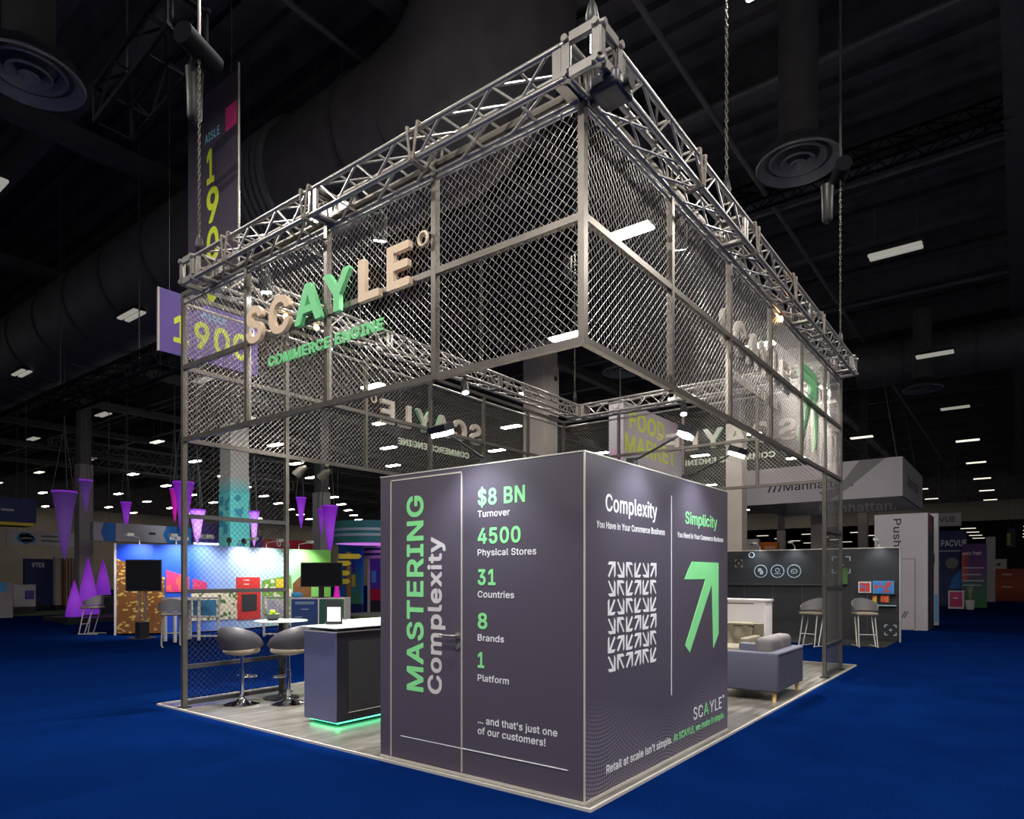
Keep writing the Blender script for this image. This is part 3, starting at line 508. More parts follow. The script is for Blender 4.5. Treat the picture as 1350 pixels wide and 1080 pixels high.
'S':(447,'87,21 54,56 36,92 28,132 28,141 34,147 108,147 114,140 120,113 132,93 146,81 171,69 197,62 223,59 254,62 280,69 307,84 319,96 330,116 335,140 332,157 323,173 312,183 292,195 265,205 182,228 124,250 83,278 74,287 50,323 42,367 42,377 48,416 51,423 65,452 99,487 134,508 138,509 175,521 221,526 233,526 280,521 320,508 354,487 387,453 404,418 411,383 411,374 405,368 333,368 327,375 316,408 298,427 263,443 224,449 197,446 174,439 150,426 139,414 128,394 126,375 129,357 140,340 149,331 173,318 215,303 269,289 316,274 340,262 362,249 380,233 390,223 405,202 415,175 418,145 418,134 413,96 410,88 396,60 363,23 327,1 282,-14 230,-19 218,-19 167,-14 124,-1'),
'T':(449,'189,-10 183,-4 183,442 28,442 22,448 22,513 28,519 421,519 427,513 427,448 421,442 267,442 267,-4 261,-10'),
'U':(517,'111,32 103,40 75,76 56,121 50,168 50,513 56,519 128,519 134,513 134,181 138,148 151,117 165,97 168,94 190,79 224,66 260,62 294,66 327,78 350,94 367,117 379,148 383,181 383,513 389,519 461,519 467,513 467,168 461,120 443,76 414,40 405,31 367,5 317,-12 265,-18 253,-18 199,-12 150,5'),
'V':(480,'200,-10 194,-4 193,-1 7,503 6,513 12,519 88,519 94,513 212,183 241,90 270,183 280,210 385,513 391,519 467,519 473,513 472,502 288,-4 282,-10'),
'X':(474,'14,-10 8,-4 8,4 187,260 19,505 19,513 25,519 108,519 115,512 185,408 215,364 238,325 251,349 289,405 362,511 370,519 450,519 456,513 456,505 288,263 466,4 466,-4 460,-10 378,-10 370,-2 283,124 257,162 237,196 226,177 191,124 103,-2 95,-10'),
'Y':(472,'199,-10 193,-4 193,204 7,503 6,505 6,513 12,519 95,519 102,512 216,326 236,288 269,347 370,512 377,519 459,519 465,513 465,505 278,204 278,-4 272,-10'),
'a':(389,'65,11 38,41 25,69 20,103 20,113 24,142 33,165 55,190 74,203 94,212 120,221 147,226 248,240 261,245 263,247 265,259 263,275 257,293 250,303 236,312 214,319 194,321 174,319 150,311 136,303 124,293 117,284 110,270 104,264 95,264 39,280 31,287 31,295 47,326 76,357 100,374 130,385 158,392 187,394 220,393 244,389 265,383 290,370 317,346 331,325 343,292 347,257 347,-4 341,-10 273,-10 267,-4 267,26 255,14 240,2 219,-9 195,-16 166,-19 155,-19 121,-15 90,-5|111,77 118,71 134,62 152,57 169,55 198,59 224,69 240,81 253,97 261,116 266,141 266,173 234,166 178,158 157,154 138,149 121,140 111,132 105,120 103,106 104,91'),
'b':(424,'49,-10 43,-4 43,513 49,519 118,519 124,513 124,346 126,349 148,370 167,383 195,391 223,394 234,394 277,388 317,371 356,335 380,297 382,292 395,250 400,195 400,183 395,128 380,80 357,42 317,6 278,-12 234,-18 223,-18 194,-15 168,-6 149,7 127,28 122,35 122,-4 116,-10|150,90 166,75 192,61 217,58 248,61 275,76 291,92 306,121 315,154 318,187 315,224 306,256 291,286 276,301 249,315 219,319 192,315 169,304 165,302 150,287 135,259 126,223 123,192 126,156 135,119'),
'c':(396,'80,34 71,43 46,81 30,128 24,181 24,193 30,248 46,295 71,333 113,370 156,388 202,394 239,393 263,387 288,378 309,366 327,352 350,326 363,305 372,281 372,273 365,267 308,252 299,252 293,258 288,272 273,295 266,301 253,309 237,315 219,319 208,320 177,315 152,302 148,299 134,283 118,254 109,218 106,185 109,154 118,121 134,93 150,75 178,61 211,57 223,58 238,62 254,68 267,76 274,83 282,93 288,104 294,121 300,127 309,127 366,112 373,106 373,98 364,74 351,52 327,25 310,11 290,-1 264,-11 240,-16 213,-18 202,-18 154,-12 113,6'),
'd':(424,'78,32 68,42 45,80 29,131 24,183 24,195 29,247 45,297 47,301 68,335 108,371 148,388 191,394 202,394 233,391 259,382 276,370 298,349 301,345 301,513 307,519 376,519 382,513 382,-4 376,-10 309,-10 303,-4 303,35 298,28 276,7 256,-6 231,-15 201,-18 190,-18 145,-11 107,6|148,77 177,61 207,58 232,61 259,75 274,90 289,119 299,153 302,187 299,226 291,256 290,260 274,287 259,302 233,315 206,319 176,315 149,301 134,286 118,257 109,221 106,187 109,154 118,124 121,116 134,92'),
'e':(404,'80,34 71,43 46,81 30,130 24,181 24,193 28,241 29,247 45,294 70,332 111,369 153,388 200,394 241,392 270,384 298,371 322,352 331,343 351,319 367,286 378,247 381,201 381,165 375,159 108,159 110,142 120,110 136,87 155,71 183,60 213,56 231,58 250,63 267,71 278,80 287,92 296,109 302,115 311,115 368,101 375,95 375,87 363,59 346,36 337,27 315,9 287,-6 251,-15 207,-18 157,-12 113,6|108,231 297,231 297,234 288,265 273,290 259,304 233,316 202,319 177,316 150,303 136,290 119,266 109,237'),
'f':(254,'77,-10 71,-4 71,317 2,317 -4,323 -4,383 2,389 71,389 71,438 74,465 86,490 110,516 125,526 131,529 156,537 182,540 212,539 237,534 247,531 253,525 253,516 237,464 231,458 222,458 212,462 196,464 175,460 162,452 155,438 152,416 152,389 232,389 238,383 238,323 232,317 152,317 152,-4 146,-10'),
'h':(410,'49,-10 43,-4 43,513 49,519 118,519 124,513 124,347 148,372 183,389 222,394 233,394 268,390 299,379 324,360 332,352 351,325 363,289 367,246 367,-4 361,-10 292,-10 286,-4 286,232 280,270 265,297 242,313 207,318 188,316 169,309 165,307 148,295 136,279 127,253 124,225 124,-4 118,-10'),
'i':(167,'49,-10 43,-4 43,383 49,389 118,389 124,383 124,-4 118,-10|51,444 43,452 34,464 31,478 31,488 34,503 43,515 51,523 63,531 79,534 89,534 104,531 117,523 125,515 133,503 136,488 136,478 133,464 125,452 117,444 104,436 89,433 79,433 63,436'),
'j':(167,'-14,-153 -20,-147 -20,-83 -14,-77 -1,-77 20,-73 31,-66 40,-50 43,-26 43,383 49,389 118,389 124,383 124,-36 121,-67 112,-94 98,-115 89,-124 69,-139 40,-149 9,-153|50,444 42,452 34,464 31,478 31,488 34,503 42,515 50,523 63,531 78,534 88,534 104,531 117,523 125,515 133,503 136,488 136,478 133,465 125,452 117,444 104,436 88,433 78,433 63,436'),
'k':(381,'49,-10 43,-4 43,513 49,519 118,519 124,513 124,229 280,389 364,389 370,383 370,375 223,225 215,215 382,4 382,-4 376,-10 290,-10 283,-3 153,163 124,136 124,-4 118,-10'),
'l':(189,'71,9 64,16 48,43 43,79 43,513 49,519 118,519 124,513 124,99 125,80 129,68 134,64 146,62 174,64 180,58 191,8 191,-1 184,-7 167,-11 134,-12 97,-7'),
'm':(610,'49,-10 43,-4 43,383 49,389 116,389 122,383 122,350 148,374 168,386 191,394 224,396 260,390 290,372 298,364 319,335 326,346 353,371 377,385 402,393 431,396 443,396 470,393 501,382 525,365 533,357 551,332 563,300 567,261 567,-4 561,-10 492,-10 486,-4 486,251 480,284 466,305 443,316 418,320 399,318 378,310 365,299 355,286 348,266 345,244 345,-4 339,-10 270,-10 264,-4 264,257 259,283 246,303 227,315 224,316 199,320 181,318 162,310 147,300 136,285 127,262 124,236 124,-4 118,-10'),
'n':(410,'49,-10 43,-4 43,383 49,389 116,389 122,383 122,345 148,372 184,389 222,394 233,394 268,390 299,379 324,360 332,352 347,331 351,325 363,289 367,246 367,-4 361,-10 292,-10 286,-4 286,232 280,270 265,297 242,313 207,318 188,316 169,309 165,307 148,295 136,279 127,253 124,225 124,-4 118,-10'),
'o':(415,'80,34 71,43 46,81 30,131 24,181 24,193 30,248 46,295 71,333 113,370 155,388 202,394 221,393 260,388 303,370 344,333 369,295 386,247 391,193 391,181 386,131 369,81 344,43 303,6 259,-12 212,-18 202,-18 155,-12 113,6|148,77 152,74 178,61 209,57 238,61 267,77 282,93 297,121 306,154 309,185 306,221 297,253 282,283 267,299 238,315 205,319 178,315 175,314 152,302 148,299 134,283 118,254 109,218 106,185 109,154 118,120 134,93'),
'p':(424,'49,-153 43,-147 43,383 49,389 116,389 122,383 122,343 126,349 148,370 167,383 195,391 223,394 234,394 277,388 317,371 356,335 373,308 380,297 395,250 400,195 400,183 395,128 380,80 357,42 348,33 317,6 277,-12 234,-18 223,-18 194,-15 169,-6 149,7 127,28 124,32 124,-147 118,-153|150,90 166,75 192,61 217,58 248,61 275,76 291,92 306,121 315,154 318,187 315,224 306,256 291,286 276,301 249,315 219,319 192,315 169,304 165,302 150,287 135,259 126,223 123,192 126,156 135,119'),
'r':(259,'49,-10 43,-4 43,383 49,389 116,389 122,383 122,353 148,377 177,390 208,395 247,394 253,388 253,318 247,312 238,312 207,316 186,313 163,305 147,294 136,280 127,258 124,234 124,-4 118,-10'),
's':(365,'61,25 51,35 35,59 26,89 26,98 33,104 89,117 98,117 104,111 115,83 128,70 154,59 183,56 213,60 240,72 252,85 257,103 257,106 255,117 248,127 233,137 209,145 146,160 100,176 69,197 61,205 43,233 37,269 37,279 41,309 55,336 83,364 111,380 144,391 181,394 193,394 228,391 258,382 283,368 310,342 324,320 334,294 334,286 328,280 273,267 264,267 258,273 248,294 237,307 215,318 185,322 160,319 135,307 124,295 120,276 122,262 130,252 146,243 175,233 234,219 279,204 309,182 317,174 335,146 341,112 341,102 336,71 322,43 294,14 264,-4 228,-15 188,-18 176,-18 140,-15 108,-7 80,8'),
't':(227,'88,11 81,18 62,48 55,88 55,317 2,317 -4,323 -4,383 2,389 55,389 55,475 61,481 130,481 136,475 136,389 208,389 214,383 214,323 208,317 136,317 136,100 138,80 144,69 155,63 173,60 197,64 206,64 212,57 223,7 223,-2 217,-8 204,-12 186,-14 163,-14 121,-8'),
'u':(410,'86,20 78,28 59,55 47,93 43,133 43,383 49,389 118,389 124,383 124,147 129,109 145,82 168,66 203,61 222,63 245,72 260,83 273,101 283,126 286,155 286,383 292,389 361,389 367,383 367,-4 361,-10 294,-10 288,-4 288,35 261,7 256,4 226,-10 187,-15 176,-15 141,-11 111,1'),
'v':(389,'159,-10 152,-2 8,371 7,375 7,383 13,389 88,389 94,383 175,159 195,98 215,162 295,383 301,389 375,389 381,383 380,373 236,-4 230,-10'),
'w':(567,'134,-10 128,-4 127,-1 13,374 13,383 19,389 91,389 97,383 142,222 164,142 170,115 195,215 241,381 248,389 320,389 326,383 372,219 381,179 392,139 397,117 413,181 470,383 476,389 549,389 555,383 555,374 440,0 439,-4 433,-10 364,-10 358,-4 309,167 295,222 287,247 284,263 273,220 209,-4 203,-10'),
'x':(379,'17,-10 11,-4 11,4 142,194 19,375 19,383 25,389 104,389 111,382 152,318 173,285 191,254 206,283 222,309 271,382 278,389 356,389 362,383 362,375 237,191 367,5 368,-4 362,-10 283,-10 276,-3 226,73 189,133 175,108 159,82 102,-3 95,-10'),
'y':(389,'43,-149 37,-143 37,-134 51,-82 57,-76 73,-77 92,-80 100,-79 114,-74 122,-67 131,-54 141,-32 152,-1 8,373 7,383 13,389 88,389 94,383 175,159 195,100 201,122 214,159 295,383 301,389 375,389 381,383 380,373 214,-62 201,-89 188,-110 175,-123 163,-134 143,-146 122,-153 97,-155 72,-155'),
}
GLYB = {
'!':(196,'58,-14 43,1 34,16 30,31 30,51 34,67 43,81 58,96 72,105 88,108 108,108 125,105 138,96 153,81 162,67 165,51 165,31 162,15 153,1 138,-14 125,-23 108,-26 88,-26 72,-23|58,138 45,151 41,518 54,531 141,531 154,518 150,151 137,138'),
'$':(447,'82,9 42,51 24,87 16,127 16,146 29,159 113,159 126,146 132,119 143,100 151,93 175,81 180,80 180,216 119,238 80,265 63,281 39,316 30,362 30,382 36,422 53,457 94,499 129,520 170,533 180,534 180,592 193,605 253,605 266,592 266,535 285,533 325,520 359,499 399,458 416,424 423,388 423,369 410,356 328,356 315,369 304,403 292,416 266,427 266,303 321,286 345,274 368,260 402,228 417,207 427,178 430,150 430,129 425,90 408,55 384,27 368,11 332,-11 287,-26 266,-28 266,-83 253,-96 193,-96 180,-83 180,-28 162,-26 119,-13|266,79 278,82 301,95 307,101 319,123 322,139 320,152 310,169 287,183 267,191 266,191|150,347 157,341 180,329 180,427 175,426 156,414 151,409 140,389 138,376 141,362'),
"'":(206,'69,296 56,309 48,496 48,518 61,531 145,531 158,518 158,496 150,309 137,296'),
',':(188,'29,-141 16,-128 16,-109 46,80 59,93 146,93 159,80 159,61 106,-127 93,-141'),
'.':(188,'55,-14 40,1 31,15 28,31 28,51 31,68 40,81 55,96 69,105 85,109 105,109 122,105 136,96 151,81 160,68 163,51 163,31 160,15 151,1 136,-14 122,-23 105,-26 85,-26 69,-23'),
'0':(453,'121,2 73,53 47,104 38,136 31,168 27,212 26,270 27,305 31,340 38,372 46,402 73,456 121,506 163,529 217,538 237,538 288,530 332,506 380,456 406,404 415,374 422,340 426,304 427,270 426,212 422,168 415,136 407,106 381,53 332,2 288,-21 237,-29 217,-29 165,-21|176,94 201,78 225,74 252,78 275,92 291,112 308,152 318,202 321,257 318,306 308,357 291,396 275,417 252,431 229,436 201,431 178,417 162,396 145,356 135,306 132,258 135,202 145,152 162,112'),
'1':(453,'67,-22 54,-9 54,64 67,77 190,77 190,405 95,336 77,336 64,349 64,436 78,450 189,531 285,531 298,518 298,77 400,77 413,64 413,-9 400,-22'),
'2':(453,'55,-22 42,-9 42,56 212,238 239,266 260,291 277,314 289,336 296,357 297,367 295,388 286,410 281,416 264,427 241,435 225,437 213,436 204,435 181,425 170,417 161,404 152,381 149,353 136,340 57,340 44,353 44,372 49,414 64,451 88,481 103,496 134,518 173,533 215,538 235,538 277,533 315,519 345,497 361,481 384,453 398,420 399,411 403,382 403,362 399,333 393,309 379,281 358,250 328,214 289,171 202,79 398,79 411,66 411,-9 398,-22'),
'3':(453,'70,26 48,48 30,82 22,122 22,141 35,154 118,154 131,141 137,116 146,99 153,93 175,81 199,74 216,73 240,75 263,82 287,95 293,102 303,125 306,146 304,163 294,187 283,200 266,212 231,222 194,226 148,226 135,239 135,308 242,430 61,430 48,443 48,518 61,531 381,531 394,518 394,452 269,310 274,310 317,298 351,276 368,260 394,230 409,194 415,155 415,135 409,94 392,57 368,29 352,13 318,-10 276,-24 229,-29 207,-29 163,-25 124,-12 89,8'),
'4':(453,'31,83 18,96 18,167 224,517 238,531 320,531 333,518 333,500 148,185 260,185 260,327 273,340 352,340 365,327 365,185 422,185 435,172 435,96 422,83 365,83 365,-9 352,-22 273,-22 260,-9 260,83'),
'5':(453,'100,9 83,26 61,51 44,84 38,120 38,139 51,152 131,152 144,139 149,117 159,99 164,94 182,82 205,74 220,73 242,75 267,86 280,97 292,113 301,138 305,165 302,184 292,212 280,229 266,240 239,251 218,254 200,253 176,246 156,237 137,224 118,224 59,231 45,244 45,263 74,518 87,531 375,531 388,518 388,443 375,430 172,430 162,344 170,347 193,353 219,356 239,356 273,352 303,343 330,328 352,309 368,293 386,269 401,240 410,206 413,174 413,153 407,109 391,67 366,33 351,18 318,-7 276,-23 231,-29 211,-29 170,-24 131,-11'),
'8':(453,'93,10 52,53 35,87 30,125 30,146 33,173 43,204 59,229 93,264 101,269 71,298 54,333 48,370 48,390 54,428 68,459 89,483 106,500 137,520 175,533 216,538 236,538 277,533 315,520 345,500 362,483 383,459 399,426 404,390 404,370 398,333 381,299 351,269 359,264 394,229 409,204 419,175 423,145 423,125 417,87 400,53 377,27 360,10 326,-11 285,-24 237,-29 215,-29 168,-24 127,-11|151,100 156,94 176,82 206,74 223,72 247,74 276,82 296,94 302,101 311,123 314,140 311,156 300,180 292,189 272,202 248,210 223,212 204,210 179,202 160,189 152,180 141,156 138,140 141,123|172,333 187,322 210,314 225,313 243,314 265,322 274,328 278,331 285,339 294,361 296,375 294,389 286,411 280,418 266,427 243,435 227,437 210,435 202,433 186,427 174,419 167,411 158,391 156,376 158,359 167,339'),
'9':(453,'121,-22 108,-9 108,9 221,173 207,173 166,177 128,192 98,214 83,229 61,260 46,298 42,341 42,362 47,406 63,445 87,477 102,492 134,516 173,532 216,538 236,538 280,532 319,516 351,491 366,476 390,443 406,400 411,358 411,336 407,299 395,261 372,215 336,157 223,-8 209,-22|172,288 183,279 208,269 225,266 246,269 270,279 281,288 292,304 302,329 304,353 302,372 292,398 281,415 270,424 245,435 228,437 212,436 208,435 183,424 170,412 160,398 154,380 151,371 148,350 151,330 160,304'),
'A':(480,'7,-22 -6,-9 -6,9 179,518 192,531 285,531 298,518 484,12 485,9 485,-9 472,-22 386,-22 373,-9 327,120 152,120 107,-9 94,-22|188,221 291,221 257,315 239,374 211,287'),
'B':(456,'51,-22 38,-9 38,518 51,531 252,531 299,526 338,513 367,492 384,475 403,451 416,419 420,384 420,363 417,335 409,311 396,293 370,268 372,267 393,250 408,235 424,212 436,182 440,147 440,126 435,91 422,58 401,32 385,16 353,-4 311,-18 258,-22|147,79 237,79 286,85 316,99 327,114 332,138 330,152 320,175 311,186 297,196 270,206 241,209 147,209|147,307 231,307 256,310 279,318 296,329 301,335 311,357 313,371 308,394 297,411 274,424 232,430 147,430'),
'C':(510,'102,34 81,55 64,79 48,106 34,139 26,169 20,205 18,242 18,266 20,303 26,337 35,372 48,402 63,429 81,453 117,488 146,509 168,520 197,530 225,536 255,538 278,538 312,535 348,526 382,512 411,493 428,477 450,455 470,427 486,391 495,358 495,339 482,326 399,326 386,339 379,364 367,386 359,397 348,406 328,418 309,426 284,432 267,433 232,428 193,410 170,391 147,355 131,303 126,251 131,202 147,154 171,117 193,98 230,82 267,76 284,77 305,82 328,91 348,103 359,112 367,123 379,145 386,169 399,182 482,182 495,169 495,150 485,115 470,82 451,54 411,16 382,-3 354,-15 315,-26 278,-29 255,-29 225,-27 197,-21 168,-11 141,3 117,20'),
'D':(502,'51,-22 38,-9 38,518 51,531 237,531 271,529 304,523 334,514 362,500 407,464 422,449 455,400 468,370 477,339 482,303 484,267 484,243 482,207 477,171 469,142 456,111 444,91 439,83 421,60 385,26 360,9 336,-3 303,-13 266,-20 231,-22|147,79 208,79 264,85 309,103 336,124 357,158 372,209 376,255 372,304 357,352 335,385 311,406 264,424 214,430 147,430'),
'E':(419,'51,-22 38,-9 38,518 51,531 381,531 394,518 394,443 381,430 147,430 147,308 364,308 377,295 377,220 364,207 147,207 147,79 384,79 397,66 397,-9 384,-22'),
'F':(410,'51,-22 38,-9 38,518 51,531 378,531 391,518 391,443 378,430 147,430 147,300 355,300 368,287 368,212 355,199 147,199 147,-9 134,-22'),
'G':(520,'116,21 82,55 63,79 47,107 35,136 25,169 20,205 18,242 18,266 20,303 25,339 35,372 47,403 63,430 80,453 116,488 140,506 159,517 166,520 195,530 223,536 253,538 276,538 311,535 349,526 383,511 412,491 434,471 452,453 471,425 487,392 496,359 496,340 483,327 399,327 386,340 377,363 365,384 353,399 347,405 330,416 307,426 283,432 266,433 231,428 192,410 170,391 147,355 131,303 126,251 131,202 147,154 171,117 193,98 234,81 269,76 300,79 336,93 357,109 374,132 388,169 389,177 274,177 261,190 261,265 274,278 487,278 500,265 500,190 493,132 473,82 442,42 426,26 386,-3 334,-22 279,-29 257,-29 230,-27 205,-23 196,-21 167,-11 140,3'),
'H':(517,'51,-22 38,-9 38,518 51,531 134,531 147,518 147,311 370,311 370,518 383,531 466,531 479,518 479,-9 466,-22 383,-22 370,-9 370,210 147,210 147,-9 134,-22'),
'I':(300,'22,-22 9,-9 9,66 22,79 96,79 96,430 22,430 9,443 9,518 22,531 278,531 291,518 291,443 278,430 205,430 205,79 278,79 291,66 291,-9 278,-22'),
'K':(467,'51,-22 38,-9 38,518 51,531 134,531 147,518 147,306 171,333 190,353 338,514 355,531 457,531 470,518 470,500 272,287 471,9 471,-9 458,-22 363,-22 348,-7 195,209 147,158 147,-9 134,-22'),
'L':(393,'51,-22 38,-9 38,518 51,531 134,531 147,518 147,79 370,79 383,66 383,-9 370,-22'),
'M':(628,'51,-22 38,-9 38,518 51,531 161,531 174,518 299,196 315,151 330,196 454,518 467,531 577,531 590,518 590,-9 577,-22 495,-22 482,-9 482,293 364,-9 351,-22 277,-22 264,-9 144,292 144,-9 131,-22'),
'N':(523,'51,-22 38,-9 38,518 51,531 145,531 159,517 377,173 377,518 390,531 472,531 485,518 485,-9 472,-22 378,-22 364,-8 179,282 146,338 147,306 147,-9 134,-22'),
'O':(533,'117,20 83,54 64,79 48,105 35,136 26,171 20,205 18,242 18,266 20,303 26,339 33,366 48,403 64,430 82,453 117,488 146,509 168,520 197,530 225,536 255,538 279,538 309,536 342,529 366,520 393,506 416,489 452,453 470,430 486,402 499,372 508,339 513,303 515,266 515,242 513,205 508,169 500,140 486,105 470,79 452,55 416,19 393,3 370,-9 337,-21 309,-27 279,-29 255,-29 225,-27 197,-21 168,-11 141,3|170,118 193,98 232,81 265,76 300,81 340,98 364,118 386,153 403,205 407,255 403,305 386,356 364,391 340,411 300,428 265,433 232,428 193,411 171,392 147,355 131,306 126,251 131,202 144,161 147,153'),
'P':(445,'51,-22 38,-9 38,518 51,531 245,531 298,525 341,509 374,485 389,470 412,439 426,400 431,358 431,338 426,295 412,256 389,225 371,208 341,185 300,170 246,164 147,164 147,-9 134,-22|147,264 226,264 258,268 288,278 300,287 311,303 320,328 321,345 320,367 311,393 301,407 288,417 259,427 225,430 147,430'),
'R':(449,'51,-22 38,-9 38,518 51,531 247,531 299,526 342,511 375,488 390,473 412,442 427,404 431,363 431,341 427,302 424,293 412,262 390,232 375,217 347,198 450,9 450,-9 437,-22 344,-22 329,-6 232,176 147,176 147,-9 134,-22|147,277 227,277 261,280 289,289 304,299 312,309 320,333 322,354 320,372 312,396 304,407 289,418 261,427 226,430 147,430'),
'S':(447,'82,9 42,51 24,87 16,127 16,146 29,159 113,159 126,146 132,119 143,100 151,93 176,81 202,74 221,72 249,74 275,81 302,96 307,101 319,123 322,140 320,152 312,167 307,171 287,183 260,193 177,216 119,238 78,266 63,281 38,317 30,360 30,382 36,421 39,428 53,457 94,499 129,520 133,521 170,533 216,538 238,538 285,533 325,520 359,499 399,458 416,424 423,388 423,369 410,356 328,356 315,369 304,403 292,416 258,431 224,436 202,434 179,427 156,414 151,409 140,389 138,376 141,362 150,347 157,341 178,330 220,315 274,301 321,286 345,274 367,261 385,245 402,228 417,207 427,180 430,150 430,129 425,91 422,83 408,55 384,27 368,11 332,-11 287,-26 235,-31 213,-31 162,-26 119,-13'),
'T':(449,'184,-22 171,-9 171,430 23,430 10,443 10,518 23,531 426,531 439,518 439,443 426,430 279,430 279,-9 266,-22'),
'U':(517,'106,20 91,35 63,71 44,116 38,163 38,518 51,531 133,531 146,518 146,186 150,153 165,119 177,103 195,91 229,78 261,75 292,79 322,90 338,102 342,104 355,122 367,153 371,186 371,518 384,531 466,531 479,518 479,163 473,115 455,71 426,35 410,19 372,-7 322,-24 270,-30 248,-30 194,-24 145,-7'),
'V':(480,'195,-22 182,-9 181,-6 -5,498 -6,518 7,531 93,531 106,518 224,188 241,134 258,188 268,215 373,518 386,531 472,531 485,518 485,500 300,-9 287,-22'),
'X':(474,'9,-22 -4,-9 -4,9 172,261 7,500 7,518 20,531 113,531 127,517 197,413 238,351 277,410 350,516 365,531 455,531 468,518 468,500 304,263 478,9 478,-9 465,-22 373,-22 358,-7 271,119 237,171 203,119 116,-5 100,-22'),
'Y':(472,'194,-22 181,-9 181,199 -6,500 -6,518 7,531 100,531 114,517 237,315 261,358 358,517 372,531 464,531 477,518 477,500 290,199 290,-9 277,-22'),
'a':(389,'60,-1 44,15 26,36 13,65 8,98 8,118 12,147 21,170 34,186 50,202 69,215 91,225 115,233 142,238 242,252 252,255 253,259 251,270 245,288 241,293 231,300 217,305 211,307 197,308 179,307 158,300 141,291 129,279 122,265 109,252 90,252 34,268 19,282 19,300 35,331 71,369 95,386 125,397 153,404 182,406 225,405 249,401 270,395 295,382 313,367 330,350 344,329 355,297 359,262 359,-9 346,-22 268,-22 255,-9 255,-2 245,-10 224,-21 200,-28 171,-31 150,-31 116,-27 85,-17|122,84 139,74 157,69 167,68 193,71 219,81 231,90 241,102 250,125 254,146 254,157 162,142 143,137 129,130 122,125 117,115 115,106 116,96'),
'b':(424,'44,-22 31,-9 31,518 44,531 123,531 136,518 136,376 143,382 162,395 187,403 218,406 239,406 282,400 322,383 368,340 392,302 407,255 412,200 412,178 407,123 392,75 369,37 353,21 322,-6 283,-24 239,-30 218,-30 189,-27 163,-18 144,-5 134,4 134,-9 121,-22|161,96 171,87 197,73 220,70 244,73 270,88 279,97 294,126 303,159 305,187 303,219 295,249 279,281 271,289 244,303 221,307 215,306 197,303 174,292 170,290 162,282 147,254 138,218 136,191 138,161 147,124'),
'c':(396,'75,22 59,38 34,76 18,123 12,176 12,198 18,253 34,300 59,338 75,354 108,382 151,400 197,406 244,405 268,399 293,390 314,378 332,364 348,348 363,330 375,310 383,288 384,268 370,255 313,240 294,240 281,253 276,267 262,288 248,297 232,303 218,307 210,307 182,303 157,290 153,286 146,278 130,249 121,213 119,186 121,159 130,126 146,98 153,90 157,86 182,73 208,69 218,70 235,74 249,80 262,88 270,98 276,109 282,126 295,139 314,139 371,124 385,111 385,93 376,69 363,47 349,30 332,13 315,-1 294,-13 271,-23 242,-28 218,-30 197,-30 150,-24 108,-6'),
'd':(424,'73,20 56,37 33,75 17,123 12,178 12,200 17,252 33,302 35,306 56,340 75,359 103,383 142,400 186,406 207,406 238,403 262,395 281,382 289,375 289,518 302,531 381,531 394,518 394,-9 381,-22 304,-22 291,-9 291,4 281,-5 261,-18 236,-27 206,-30 185,-30 140,-23 102,-6|153,89 155,87 181,73 204,70 227,73 254,87 262,95 277,124 287,158 289,187 287,221 279,251 278,255 262,282 254,290 228,303 204,307 182,303 177,301 154,289 146,281 130,252 121,216 119,187 121,159 131,126 146,97'),
'e':(404,'75,22 59,38 34,76 18,125 12,176 12,198 17,252 33,299 58,337 75,354 103,379 107,382 148,400 195,406 217,406 246,404 275,396 303,383 327,364 343,348 363,324 379,291 390,252 393,206 393,160 380,147 122,146 132,115 146,94 160,83 189,72 211,69 226,70 245,75 262,83 268,88 275,97 284,114 297,127 316,127 373,113 387,100 387,82 375,54 358,31 342,15 320,-3 292,-18 256,-27 223,-30 202,-30 152,-24 108,-6|125,243 281,243 281,244 276,260 261,285 254,292 228,304 205,307 182,304 155,291 144,281 131,261'),
'f':(254,'72,-22 59,-9 59,305 -3,305 -16,318 -16,388 -3,401 59,401 59,443 62,468 64,475 74,495 88,511 105,528 126,541 151,549 177,552 217,551 232,549 246,545 252,543 265,530 265,511 249,459 236,446 217,446 207,450 199,451 180,448 171,443 167,433 164,411 164,401 237,401 250,388 250,318 237,305 164,305 164,-9 151,-22'),
'h':(410,'44,-22 31,-9 31,518 44,531 123,531 136,518 136,377 143,384 179,401 217,406 238,406 273,402 304,391 327,373 344,357 363,330 375,294 379,251 379,-9 366,-22 287,-22 274,-9 274,227 268,265 255,288 237,301 206,306 193,304 174,297 157,286 148,274 139,248 136,220 136,-9 123,-22'),
'i':(167,'44,-22 31,-9 31,388 44,401 123,401 136,388 136,-9 123,-22|46,432 31,447 22,460 19,473 19,493 22,508 31,520 46,535 58,543 74,546 94,546 109,543 122,535 137,520 145,508 148,493 148,473 145,460 138,448 122,432 109,424 94,421 74,421 59,424'),
'j':(167,'-19,-165 -32,-152 -32,-78 -19,-65 -6,-65 15,-61 21,-57 28,-45 31,-21 31,388 44,401 123,401 136,388 136,-41 133,-72 124,-99 110,-120 94,-136 74,-151 45,-161 14,-165|45,432 30,447 22,459 19,473 19,493 22,507 30,520 45,535 58,543 73,546 93,546 108,543 122,535 137,520 145,508 148,493 148,473 145,460 137,447 122,432 109,424 93,421 73,421 59,424'),
'k':(381,'44,-22 31,-9 31,518 44,531 123,531 136,518 136,259 275,401 369,401 382,388 382,370 231,215 394,9 394,-9 381,-22 285,-22 271,-8 151,145 136,131 136,-9 123,-22'),
'l':(189,'66,-3 52,11 36,38 31,74 31,518 44,531 123,531 136,518 136,104 137,85 140,76 149,75 159,76 179,76 192,63 203,13 203,-6 189,-19 162,-24 129,-24 92,-19'),
